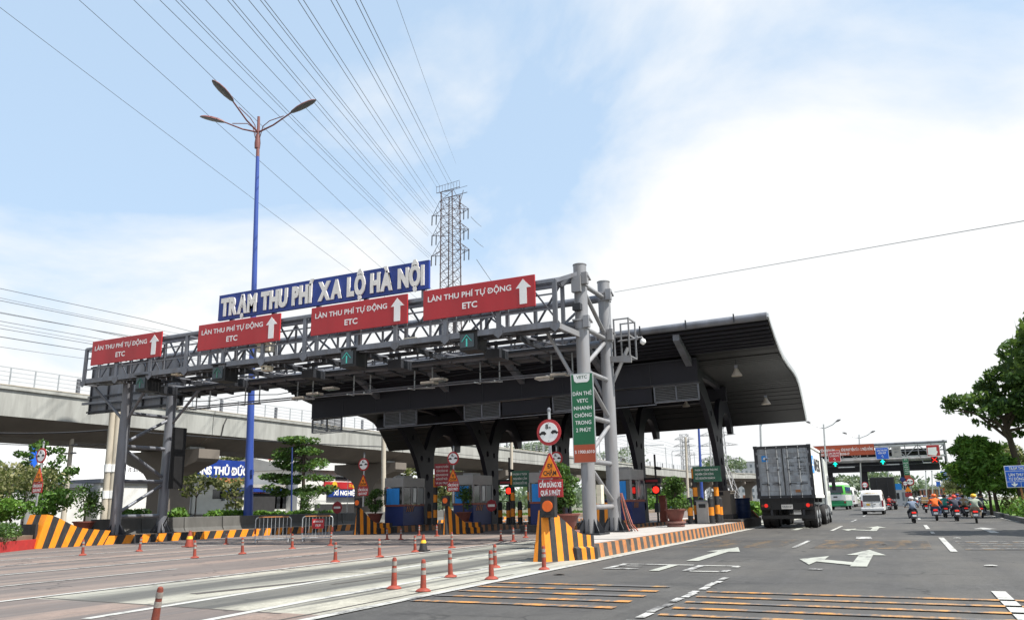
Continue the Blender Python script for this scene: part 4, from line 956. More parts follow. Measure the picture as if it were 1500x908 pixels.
def jersey():
    t = thing('concrete_barrier', 'x', 'concrete barrier', (0, 0, 0), group='grey concrete barriers along the left median')
    M().prism([(-.3, 0), (.3, 0), (.3, .12), (.14, .4), (.1, .9), (-.1, .9), (-.14, .4), (-.3, .12)], 'Y', -1.22, 1.22).build('block', 'barrier_concrete', t, local=True, bevel=.02)
    for y in (-.7, .7): M().bx(.16, .32, y-.14, y+.14, -.005, .09).build('lifting_slot', 'black_worn', t, local=True)
    return t
J = jersey(); n = 15
names = ['first', 'second', 'third', 'fourth', 'fifth', 'sixth', 'seventh', 'eighth', 'ninth', 'tenth', 'eleventh', 'twelfth', 'thirteenth', 'fourteenth', 'fifteenth']
for k in range(n):
    o = J if k == 0 else copy_tree(J)
    o.location = (-32.15+random.uniform(-.02, .02), 25.5+2.5*k, .1); o.rotation_euler = (0, 0, random.uniform(-.012, .012))
    o['label'] = 'grey concrete barrier block along the left median, %s from the left' % names[k]

# ================================================================== STREET LAMPS
def big_lamp():
    b = at(363, 772, X=-33.2); x, y = b.x, b.y; tp_ = at(378.5, 190, Y=y); hz = tp_.z; lx = (tp_.x-x)/hz
    t = thing('street_lamp', 'tall blue lamp post with three red-armed lamp heads on the left median', 'street lamp', (x, y, .1))
    M().tube([(x, y, .4), (x+lx*4, y, 4), (x+lx*5, y, 5.0), (x+lx*(hz-1.9), y, hz-1.9)], [.27, .23, .21, .11], 16).build('post', 'lamp_blue', t, smooth=True)
    M().bx(x+.08, x+.235, y-.15, y-.02, 3.2, 3.5).build('hatch', 'lamp_blue', t); xb = x; x = tp_.x
    M().tube([(x-lx*1.9, y, hz-1.9), (x+lx*.9, y, hz+.9)], [.11, .085], 14).build('mast_top', 'lamp_red', t, smooth=True); M().bx(xb-.5, xb+.5, y-.5, y+.5, .1, .42).build('plinth', 'barrier_concrete', t)
    M().lathe([(.17, 0), (.19, .35), (.13, .9)], (x, y, hz-1.3), 12).build('hub', 'lamp_red', t, smooth=True)
    cr, ca = Vector((.903, .43, 0)), Vector((-.43, .903, 0))
    for k, (u, v, rise) in enumerate(((-3.35, -.1, 1.15), (-1.35, -3.6, 1.5), (3.6, -1.5, 1.3))):
        d = (cr*u+ca*v); ln = d.length; d = d/ln; base = Vector((x, y, hz-.2))
        tip = base+d*ln*.64+Vector((0, 0, rise*.62))
        M().tube([base, base+d*ln*.3+Vector((0, 0, rise*.2)), tip], [.06, .05, .045], 8).build('arm', 'lamp_red', t, smooth=True)
        M().tube([base+d*.15+Vector((0, 0, -.4)), base+d*.35+Vector((0, 0, .35)), base+d*ln*.22+Vector((0, 0, .62)), base+d*ln*.5+Vector((0, 0, rise*.55))], .028, 6).build('stay', 'lamp_red', t, smooth=True)
        # lamp head: long flattened shell with a grey bowl below
        hd = (d+Vector((0, 0, .25))).normalized(); sd_ = d.cross(Vector((0, 0, 1))).normalized(); up = sd_.cross(hd)
        L_ = ln*.5
        for part, mt in (('head', 'lamp_red'), ('bowl', 'lamp_grey')):
            q = M(); pr = [(0, .06), (.08, .15), (.3, .24), (.55, .27), (.8, .22), (.95, .12), (1, .03)]; n = 9; vs = []
            for f, w in pr:
                for j in range(n):
                    a = math.pi*j/(n-1); a = a if part == 'head' else a+math.pi
                    hgt = .19 if part == 'head' else .07
                    vs.append(tip+hd*(f*L_)+sd_*(w*math.cos(a)*(1 if part == 'head' else .96))+up*(hgt*math.sin(a)*(w/.27)))
            q.add(vs, [(i*n+j, i*n+j+1, (i+1)*n+j+1, (i+1)*n+j) for i in range(len(pr)-1) for j in range(n-1)]); q.build(part, mt, t, smooth=True)
big_lamp()
def twin_lamp(label, px, pb, pt, Y, span, mt='galv', one=False):
    b = at(px[0], pb, Y=Y); tp = at(px[1], pt, Y=Y)
    t = thing('street_lamp', label, 'street lamp', (b.x, Y, 0), group='street lamps far along the road')
    M().tube([(b.x, Y, 0), (tp.x, Y, tp.z-.3)], [.16, .09], 8).build('post', mt, t, smooth=True)
    for s in (-1, 1):
        if one and s < 0: continue
        M().tube([(tp.x, Y, tp.z-.9), (tp.x+s*span*.5, Y, tp.z-.45), (tp.x+s*span*.75, Y, tp.z)], .06, 6).build('arm', mt, t, smooth=True)
        M().tube([(tp.x+s*span*.72, Y, tp.z-.05), (tp.x+s*span*.86, Y, tp.z+.12), (tp.x+s*span, Y, tp.z+.22)], [.08, .16, .06], 8).build('head', 'lamp_grey', t, smooth=True)
twin_lamp('pale twin-arm street lamp behind the container truck', (1213, 1206), 735, 618, 120, 2.3)
twin_lamp('pale twin-arm street lamp above the middle of the far gantry', (1262, 1258), 735, 634, 150, 2.6)
twin_lamp('far street lamp just showing over the far gantry, single head', (1302, 1300), 735, 650, 230, 3.5, one=True)
twin_lamp('thin grey lamp post left of the container truck', (1117, 1113), 735, 612, 85, .5, one=True)
twin_lamp('slim blue lamp post behind the green sign on striped poles', (1028, 1022), 735, 600, 75, .6, 'lamp_blue', True)

# ================================================================== PYLONS AND LINES
def pylon(label, px, ptop, Y, tiers, w, mt, r_=.09, near=False, base_z=0):
    tp = at(px, ptop, Y=Y); x = tp.x; H = tp.z
    t = thing('pylon', label, 'power pylon', (x, Y, 0))
    hw = w/2; n = max(10, int(H/(2.6 if not near else 1.75))); q = [M() for _ in range(2)]
    def wd(z): return hw*(1 if z > H*.45 else 1+(H*.45-z)/(H*.45)*1.6)
    for sx in (-1, 1):
        for sy in (-1, 1):
            M().tube([(x+sx*wd(z)*(1 if z < H else .8), Y+sy*wd(z), z) for z in (0, H*.2, H*.45, H)], r_*1.5, 5).build('leg', mt, t)
    br = M()
    for k in range(n):
        z0, z1 = H*k/n, H*(k+1)/n; a, b = wd(z0), wd(z1)
        for s in (-1, 1):
            br.bar((x-a, Y+s*a, z0), (x+b, Y+s*b, z1), r_*.9); br.bar((x+a, Y+s*a, z0), (x-b, Y+s*b, z1), r_*.9); br.bar((x-b, Y+s*b, z1), (x+b, Y+s*b, z1), r_*.8)
            br.bar((x+s*a, Y-a, z0), (x+s*b, Y+b, z1), r_*.8); br.bar((x+s*a, Y+a, z0), (x+s*b, Y-b, z1), r_*.8)
    br.build('lattice', mt, t, kind='stuff')
    ends = []
    for zt, arm in tiers:
        z = H*zt
        for s in (-1, 1):
            e = Vector((x+s*(hw+arm), Y, z)); am = M()
            for sy in (-1, 1): am.bar((x+s*hw, Y+sy*hw, z), e, r_*1.1); am.bar((x+s*hw, Y+sy*hw, z+H*.035), e, r_*.9)
            for f in (.3, .6): am.bar((x+s*(hw+arm*f), Y-hw*(1-f), z), (x+s*(hw+arm*f), Y+hw*(1-f), z+H*.035*(1-f)), r_*.7); am.bar((x+s*(hw+arm*f), Y+hw*(1-f), z), (x+s*(hw+arm*f), Y-hw*(1-f), z+H*.035*(1-f)), r_*.7)
            a = am.build('crossarm', mt, t)
            if near:
                for f in (.62, 1):
                    M().tube([(x+s*(hw+arm*f), Y-.2, z), (x+s*(hw+arm*f), Y-.3, z-2.0)], .1, 6).build('insulator', 'steel_dark', a)
            ends.append(e+Vector((0, 0, -2.0 if near else 0)))
    if near:
        q = M(); 
        for s in (-1, 1): q.bar((x-hw*1.5, Y+s*hw, H), (x+hw*1.9, Y+s*hw, H+.3), r_*1.2); q.bar((x-hw*1.5, Y+s*hw, H+1.2), (x+hw*1.9, Y+s*hw, H+1.6), r_*.7)
        for k in range(9): q.bar((x-hw*1.5+hw*3.4*k/8, Y-hw, H), (x-hw*1.5+hw*3.4*k/8, Y-hw, H+1.4), r_*.6)
        q.bar((x+hw*1.9, Y, H+.2), (x+hw, Y, H*.93), r_); q.bar((x-hw*1.5, Y, H), (x-hw, Y, H*.96), r_)
        q.build('top_frame', mt, t)
    return ends
PE = pylon('tall dark lattice power pylon behind the name board', 660, 284, 120, ((.936, 2.4), (.868, 2.4), (.80, 2.5), (.6, 2.6)), 2.9, 'pylon_steel', .075, True)
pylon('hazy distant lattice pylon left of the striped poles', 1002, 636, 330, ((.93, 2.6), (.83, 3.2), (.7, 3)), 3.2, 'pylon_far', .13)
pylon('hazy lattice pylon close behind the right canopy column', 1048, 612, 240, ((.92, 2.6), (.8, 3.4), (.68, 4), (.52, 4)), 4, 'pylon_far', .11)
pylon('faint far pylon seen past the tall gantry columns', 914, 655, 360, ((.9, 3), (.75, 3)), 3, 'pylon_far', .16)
def wire(label, a, b, sag=1.0, r_=.035, group='power lines overhead', mt='wire', name='power_line', ext=1.0):
    a, b = Vector(a), Vector(b)
    q = M(); n = 22
    q.tube([a.lerp(b, k/n*ext)-Vector((0, 0, sag*(1-(2*k/n-1)**2))) for k in range(n+1)], r_, 5)
    return tag(q.build(name, mt), label, 'power line', group)
wl = [((0, 10), (520, 397), (660, 505)), ((117, 0), (557, 390), (640, 462)), ((197, 0), (587, 382), (650, 440)), ((235, 0), None, (628, 378)), ((258, 0), None, (630, 376)), ((265, 0), None, (634, 376)), ((302, 0), None, (627, 346)), ((334, 0), None, (628, 344)), ((341, 0), None, (634, 344)), ((365, 0), None, (627, 314)), ((382, 0), None, (630, 312)), ((388, 0), None, (634, 312)), ((437, 0), None, (636, 305)), ((445, 0), None, (640, 300)), ((485, 0), None, (640, 275)), ((493, 0), None, (645, 274)), ((521, 0), None, (658, 272)), ((528, 0), None, (664, 272)), ((581, 0), None, (668, 240))]
ordn = 'first second third fourth fifth sixth seventh eighth ninth tenth eleventh twelfth thirteenth fourteenth fifteenth sixteenth seventeenth eighteenth'.split()
for k, (p0, _, p1) in enumerate(wl):
    A = at(*p1, Y=119.5); dx, dy = p0[0]-p1[0], p0[1]-p1[1]; f = 1.22
    B = at(p1[0]+dx*f, p1[1]+dy*f, Y=24)
    lb = 'thin dark overhead power line, %s from the left across the sky' % ordn[k] if k < 18 else 'faintest overhead power line, rightmost of those crossing the sky'
    wire(lb, A, B, .25, .021 if k < 18 else .012)
for k, (a, b) in enumerate((((690, 318), (705, 332)), ((694, 350), (708, 362)), ((698, 380), (740, 440)))):
    wire('short power line running down to the right from the pylon, %s arm' % ('top', 'middle', 'lowest')[k], at(*a, Y=119), at(*b, Y=150), .1, .05)
wire('single thin wire rising to the right over the canopy', at(900, 428, Y=27), at(1510, 322, Y=20), -.0, .008)
for k, (a, b, ya, yb) in enumerate((((-20, 432), (330, 500), 60, 130), ((-20, 472), (330, 530), 60, 130), ((-20, 490), (330, 540), 58, 128), ((-20, 505), (330, 548), 58, 128), ((-20, 455), (330, 512), 60, 130))):
    wire('thin overhead railway wire above the viaduct railing, %s from the top' % ('first', 'third', 'fourth', 'fifth', 'second')[k], at(*a, Y=ya), at(*b, Y=yb), .3, .03)
for k, (a, b, ya, yb) in enumerate((((-30, 633), (165, 629), 27, 31), ((165, 629), (560, 654), 31, 60), ((-30, 648), (165, 650), 29, 31), ((560, 654), (900, 684), 60, 118), ((-30, 716), (100, 712), 29, 31))):
    wire('black telephone cable sagging between poles in front of the viaduct, ' + ('upper left', 'left middle', 'lower left', 'far right', 'lowest left')[k], at(*a, Y=ya), at(*b, Y=yb), .12, .045 if k < 2 else .02, 'black cables along the left median', 'cable_black', 'cable')
def pole(label, px0, px1, pb, pt, Y, r0, r1, mt, name='utility_pole', bands=0, arms=0):
    b, tp = at(px0, pb, Y=Y), at(px1, pt, Y=Y)
    t = thing(name, label, 'pole', (b.x, Y, 0))
    M().tube([(b.x, Y, 0), (tp.x, Y, tp.z)], [r0, r1], 12).build('shaft', mt, t, smooth=True)
    for k in range(bands):
        z = 2.0+1.35*k; f = z/tp.z; M().tube([(b.x+(tp.x-b.x)*f, Y, z), (b.x+(tp.x-b.x)*f, Y, z+.4)], r0+.012, 12).build('paper_notice', 'white', t)
    for k in range(arms): M().bx(tp.x-.5, tp.x+.5, Y-.08, Y+.08, tp.z-.7-.5*k, tp.z-.6-.5*k).build('crossarm', 'steel', t)
    return t
pole('left of two thick concrete poles with paper notices behind the left gantry column', 152, 166, 768, 596, 28.9, .2, .16, 'pole_concrete', bands=2)
pole('right of two thick concrete poles with paper notices behind the left gantry column', 162, 174, 768, 598, 29.1, .19, .15, 'pole_concrete', bands=2)
pole('leaning grey utility pole left of the twin concrete poles', 92, 106, 768, 637, 34, .17, .13, 'pole_concrete', arms=2)
pole('pale utility pole right of the third viaduct pier', 562, 562, 755, 600, 60, .22, .2, 'pole_concrete')
pole('pale utility pole between the middle canopy columns', 749, 749, 750, 640, 80, .2, .18, 'pole_concrete')
pole('pale utility pole behind the plant on the right island', 1008, 1004, 740, 640, 110, .2, .15, 'pole_concrete', arms=2)
pole('slim dark blue pole right of the spreading tree', 428, 428, 740, 655, 41, .06, .045, 'booth_blue', 'thin_pole')

# ================================================================== TOLL BOOTHS AND LANE EQUIPMENT
def booth(label, loc):
    t = thing('toll_booth', label, 'toll booth', loc, group='blue and grey toll booths under the canopy')
    B = lambda q, n, m, p=t, **k: q.build(n, m, p, local=True, **k)
    hx, hy = .58, 1.05
    B(M().bx(-hx, hx, -hy, hy, 0, 1.0), 'base', 'booth_blue', bevel=.02); B(M().bx(-hx-.015, hx+.015, -hy-.015, hy+.015, 1.0, 1.1), 'trim', 'booth_trim')
    B(M().bx(-hx-.02, hx+.02, -hy-.04, hy+.04, 2.0, 2.5), 'fascia', 'booth_grey', bevel=.02)
    for x in (-1, 1):
        for y in (-1, -.25, .3, 1): B(M().bx(x*hx-.04, x*hx+.04, y*hy-.05, y*hy+.05, 1.1, 2.0), 'mullion', 'booth_grey')
        for y0, y1 in ((-.95, -.3), (-.2, .25), (.36, .95)): B(M().bx(x*hx-.012, x*hx+.012, y0*hy, y1*hy, 1.12, 1.98), 'pane', 'glass_blue' if y0 > -.9 else 'glass_dark')
    for y in (-1, 1): B(M().bx(-hx+.04, hx-.04, y*hy-.012, y*hy+.012, 1.12, 1.98), 'pane', 'glass_dark')
    B(M().box((-.05, -hy-.03, 1.52), (.8, .02, .85)), 'curtain', 'curtain_blue'); B(M().bx(hx+.014, hx+.03, -.1, .2, 1.2, 1.95), 'door_frame', 'galv')
    q = M()
    for k in range(8): q.add([(hx+.02, -.75+.09*k, .72), (hx+.02, -.705+.09*k, .72), (hx+.02, -.60+.09*k, .98), (hx+.02, -.645+.09*k, .98)], [(0, 1, 2, 3)], k % 2)
    B(q, 'hazard_plate', ['orange', 'black_paint'], kind='stuff'); B(M().bx(-.3, .3, -.5, .3, 2.5, 2.62), 'air_unit', 'booth_grey')
    return t
BT = booth('toll booth with bright blue curtain on the left island, before a holed canopy column', (-24.65, 37.6, .32))
copy_tree(BT, (-20.3, 37.4, .32), 0, 'toll booth on the middle island behind the dark red notice board'); copy_tree(BT, (-16.05, 37.6, .32), 0, 'toll booth half hidden behind the potted plant and green banner column'); copy_tree(BT, (-11.95, 37.4, .32), 0, 'toll booth between the tall grey gantry columns and the red signal light')
def stripe_pole(label, loc, h=2.3, r_=.11, cap=True):
    t = thing('striped_pole', label, 'bollard', loc, group='orange and black striped poles on the islands')
    n = max(3, int(h/.34)); q = M(); pr = []; ms = []
    for k in range(n): pr += [(r_, h*k/n), (r_, h*(k+1)/n)]; ms += [(k+1) % 2, (k+1) % 2]
    q.lathe(pr, (0, 0, 0), 14, ms=ms[:-1]); q.build('post', ['orange', 'black_paint'], t, True, True)
    M().lathe([(r_, 0), (r_*.8, .06), (.02, .09)], (0, 0, h), 14).build('cap', 'black_paint' if h < 1.5 else 'orange', t, True, True); M().lathe([(.17, 0), (.17, .02), (.12, .03)], (0, 0, 0), 14).build('base_plate', 'black_paint', t, local=True)
    return t
p1, p2 = at(1021, 760, Y=36.6), at(1052, 757, Y=36.9)
SPT = stripe_pole('tall striped pole, left support of the green notice on the right island', (p1.x, 36.6, .32), 2.35); SPB = stripe_pole('short striped bollard left of the grey cabinet on the right island', (at(1012, 762, Y=36).x, 36, .32), 1.05, .12)
copy_tree(SPT, (p2.x, 36.9, .32), 0, 'tall striped pole, right support of the green notice on the right island'); copy_tree(SPB, (at(1043, 762, Y=36).x, 36, .32), 0, 'short striped bollard right of the grey cabinet on the right island')
copy_tree(SPB, (at(1026, 762, Y=36.9).x, 37.3, .32), 1, 'short striped bollard behind the grey cabinet, left one'); copy_tree(SPB, (at(1056, 762, Y=37.4).x, 37.4, .32), 2, 'short striped bollard next to the canopy column pedestal')
c = at(1036, 694, Y=36.5)
t = thing('notice_board', 'dark green notice with three white lines on two striped poles', 'sign', (c.x, 36.45, c.z-.35))
pb = M().bx(c.x-.62, c.x+.62, 36.4, 36.46, c.z-.34, c.z+.34).build('panel', 'sign_green_dark', t, bevel=.008)
for k, s in enumerate(('PHẠM VI TRẠM THU PHÍ', 'NGHIÊM CẤM DỪNG', 'ĐỖ XE ĐÓN KHÁCH')): text(t, s, 'letter_white', c.x-.52, c.x+[.5, .3, .35][k], c.z+.14-.18*k, .085, 36.393, .012)
t = thing('cabinet', 'grey steel cabinet between short striped bollards on the right island', 'cabinet', (at(1030, 762, Y=36.6).x+.1, 36.35, .32))
M().bx(-.26, .26, -.2, .2, 0, .95).build('body', 'booth_grey', t, local=True, bevel=.015); M().bx(-.3, .3, -.24, .24, .95, 1.0).build('lid', 'steel', t, local=True); M().bx(-.15, .15, -.215, -.2, .68, .84).build('window', 'black', t, local=True)
c = at(763, 701, Y=37)
t = thing('notice_board', 'small dark green notice on two striped poles left of the nearest sign post', 'sign', (c.x, 37, c.z-.35)); M().bx(c.x-.48, c.x+.48, 36.97, 37.03, c.z-.4, c.z+.4).build('panel', 'sign_green_dark', t)
for k in range(3): text(t, ['PHẠM VI TRẠM', 'NGHIÊM CẤM', 'DỪNG ĐỖ XE'][k], 'letter_white', c.x-.4, c.x+.35, c.z+.18-.22*k, .1, 36.966, .01)
for px, lb in ((751, 'tall striped pole under the small green notice, left one'), (776, 'tall striped pole under the small green notice, right one'), (637, 'tall striped pole carrying the dark red notice board')):
    c = at(px, 758, Y=37.1); copy_tree(SPT, (c.x, 37.15, .32), 0, lb)
for px, y, lb in ((617, 38.9, 'striped bollard left of the first holed canopy column'), (629, 38.9, 'striped bollard right of the first holed canopy column'), (733, 38.9, 'striped bollard by the second holed canopy column'), (745, 37.6, 'striped bollard just left of the small green notice'), (762, 37.6, 'striped bollard between the poles of the small green notice')):
    c = at(px, 760, Y=y); copy_tree(SPB, (c.x, y, .32), 0, lb)
c = at(648, 695, Y=37.0)
t = thing('notice_board', 'dark red notice with five white lines above the striped nose block', 'sign', (c.x, 37, c.z-.55)); pb = M().bx(c.x-.47, c.x+.47, 36.96, 37.0, c.z-.58, c.z+.58).build('panel', 'plate_red', t, bevel=.008)
for k, s in enumerate(('PHẠM VI 5 TUYẾN', 'CẤM DỪNG XE', 'ĐÓN KHÁCH XE', 'KHÔNG ĐỖ TRƯỚC', 'VÀ SAU TRẠM')): text(t, s, 'letter_white', c.x-.38+.03*(k % 2), c.x+.38-.03*(k % 2), c.z+.36-.21*k, .1, 36.955, .012)
def signal(label, px, py, Y):
    c = at(px, py, Y=Y)
    t = thing('signal_light', label, 'traffic light', (c.x, Y, .32), group='red stop lights at the toll lanes')
    M().tube([(c.x, Y+.08, .32), (c.x, Y+.08, c.z+1.7)], .05, 8).build('pole', 'black_paint', t, smooth=True); M().bx(c.x-.2, c.x+.2, Y-.02, Y+.12, c.z-.22, c.z+.22).build('housing', 'black', t, bevel=.02)
    M().disc((c.x, Y-.035, c.z), .155, .02, 20).build('red_lens', 'lit_red', t); M().bx(c.x-.62, c.x+.25, Y, Y+.1, c.z+.3, c.z+.58).build('display', 'black', t)
    M().bx(c.x-.5, c.x+.1, Y-.012, Y-.001, c.z+.38, c.z+.48).build('display_text', 'plate_red', t)
    M().bx(c.x-.1, c.x+.1, Y-.1, Y+.18, .8, 1.25).build('reader_box', 'steel_dark', t); M().bar((c.x, Y+.08, c.z+1.05), (c.x+.3, Y-.1, c.z+1.0), .14).build('camera', 'black', t)
signal('round red stop light on a black pole left of the right island plant', 961, 717, 38.6); signal('round red stop light under a dark display left of the small green notice', 745.5, 718.5, 37.9)
c = at(972, 748, Y=40); t = thing('cabinet', 'rust brown upright cabinet behind the red stop light', 'cabinet', (c.x, 40, .32)); M().bx(-.17, .17, -.15, .15, 0, 1.25).build('body', 'booth_trim', t, local=True, bevel=.01); M().bx(-.19, .19, -.17, .17, 1.25, 1.29).build('lid', 'booth_trim', t, local=True)
def stop_plate(label, px, py, Y, r_):
    c = at(px, py, Y=Y); t = thing('lane_stop_sign', label, 'sign', (c.x, Y, .1), group='dark red lane closing plates')
    M().tube([(c.x, Y+.03, .1), (c.x, Y+.03, c.z)], .03, 6).build('post', 'black_paint', t); M().disc((c.x, Y, c.z), r_, .03, 8).build('plate', 'plate_red', t); M().bx(c.x-r_*.65, c.x+r_*.65, Y-.022, Y-.016, c.z-.06, c.z+.06).build('white_bar', 'letter_white', t)
stop_plate('dark red eight-sided plate on a post in front of the left bushes', 494, 743, 38.5, .36); stop_plate('dark red eight-sided plate beside the second holed column', 720, 740, 36.9, .3)
t = thing('bin', 'tall blue plastic drum at the end of the right island', 'bin', (at(1089, 752, Y=42).x, 42, .42))
M().lathe([(.32, 0), (.36, .1), (.38, .45), (.37, .9), (.4, .93), (.4, .98), (.34, .98)], (0, 0, 0), 18).build('drum', 'bin_blue', t, True, True)
for z in (.3, .62): M().lathe([(.385, 0), (.4, .02), (.385, .04)], (0, 0, z), 18).build('hoop', 'bin_blue', t, True, True)
c = at(1090, 760, Y=43.6); t = thing('ramp_block', 'small wedge block with an orange edge behind the blue drum', 'block', (c.x, 43.6, .42)); M().prism([(-.5, 0), (.75, 0), (.45, .35), (-.5, .35)], 'Y', -.2, .3).build('block', 'barrier_concrete', t, local=True); M().bar((.46, -.21, .37), (.77, -.21, 0), .06).build('edge', 'orange_worn', t, local=True)

# ================================================================== POTTED PLANTS
def potted(label, loc, r_=.4, h=1.4, leaf='leaf', bowl=False, w=.5, n=1500, cone=0):
    t = thing('potted_plant', label, 'potted plant', loc, group='shrubs in red-brown pots')
    hp = .42 if not bowl else .34
    M().lathe([(r_*.9, 0), (r_*.95, .05), (r_*.8, .1), (r_*1.05, .14), (r_*1.05, .2), (.05, .2)], (0, 0, 0), 18).build('stand', 'pot_stand', t, True, True)
    M().lathe([(r_*.62, .2), (r_*.8, .2+hp*.4), (r_*1.02, .2+hp), (r_*1.12, .2+hp), (r_*1.12, .2+hp+.05), (r_*.95, .2+hp+.05), (r_*.9, .2+hp-.03), (.03, .2+hp-.03)], (0, 0, 0), 18).build('pot', 'pot', t, True, True)
    z0 = .2+hp; tg = []
    bl = []
    for k in range(16):
        f = random.random(); rad = w*(1-.6*f*cone)*random.uniform(.3, .85); a = random.uniform(0, 6.28)
        bl.append((rad*math.cos(a), rad*math.sin(a), z0+h*(.18+.74*f), w*.45, w*.45, h*.16))
    bl.append((0, 0, z0+h*.9, w*.4, w*.4, h*.14))
    limbs((0, 0, z0-.05), (0, 0, z0+h*.45), .05, [b[:3] for b in bl[:7]]).build('stem', 'bark', t, True, True)
    leaves(bl, n, .07, 1.5).build('foliage', leaf, t, False, True, kind='stuff')
    return t
potted('dense green shrub in a red-brown pot behind the nearest striped nose block', (-9.05, 22.3, .32), .42, 1.45, 'leaf', w=.52, n=3200, cone=.5)
c = at(990, 764, X=-8.25); potted('round green shrub in a red-brown pot on a stand on the right island', (-8.25, c.y, .32), .38, 1.3, 'leaf', w=.5, n=2600, cone=.5)
c = at(123, 765, Y=23.8); potted('bonsai-like shrub in a wide red-brown pot by the left striped wall', (c.x, 23.8, .35), .42, 1.6, 'leaf', True, .6, 1500)
c = at(548, 757, Y=35.6); potted('green shrub in a pot between the striped nose block and the left booth', (c.x, 35.7, .32), .38, 1.25, 'leaf', w=.5, n=1600)
c = at(678, 757, Y=35.7); potted('thin green shrub in a pot in front of the middle booth', (c.x, 35.8, .32), .36, 1.3, 'leaf', w=.48, n=900)
c = at(452, 748, Y=43); potted('dark shrub in a red pot under the spreading tree at the left median', (c.x, 43, .3), .45, 1.5, 'leaf_dark', w=.75, n=1800)

# ================================================================== VEHICLES
def wheel(parent, x, y, r_, w, rimmat='galv', dual=False, local=True):
    W_ = M()
    pr = [(r_*.62, -w/2), (r_*.93, -w/2), (r_, -w*.32), (r_, w*.32), (r_*.93, w/2), (r_*.62, w/2)]
    n = 22; vs = [(x+a, y+p*math.cos(k*6.2832/n), r_+p*math.sin(k*6.2832/n)) for p, a in pr for k in range(n)]
    W_.add(vs, [(i*n+j, i*n+(j+1) % n, (i+1)*n+(j+1) % n, (i+1)*n+j) for i in range(len(pr)-1) for j in range(n)]+[tuple(range(n)), tuple(5*n+k for k in range(n))])
    o = W_.build('wheel', 'rubber', parent, True, True)
    s = 1 if x > 0 else -1
    M().disc((x+s*(w/2-.02), y, r_), r_*.58, .07, 18, axis='X').build('rim', rimmat, o, local=True); M().disc((x+s*(w/2+.02), y, r_), r_*.2, .09, 10, axis='X').build('hub', 'steel_dark', o, local=True)
    return o
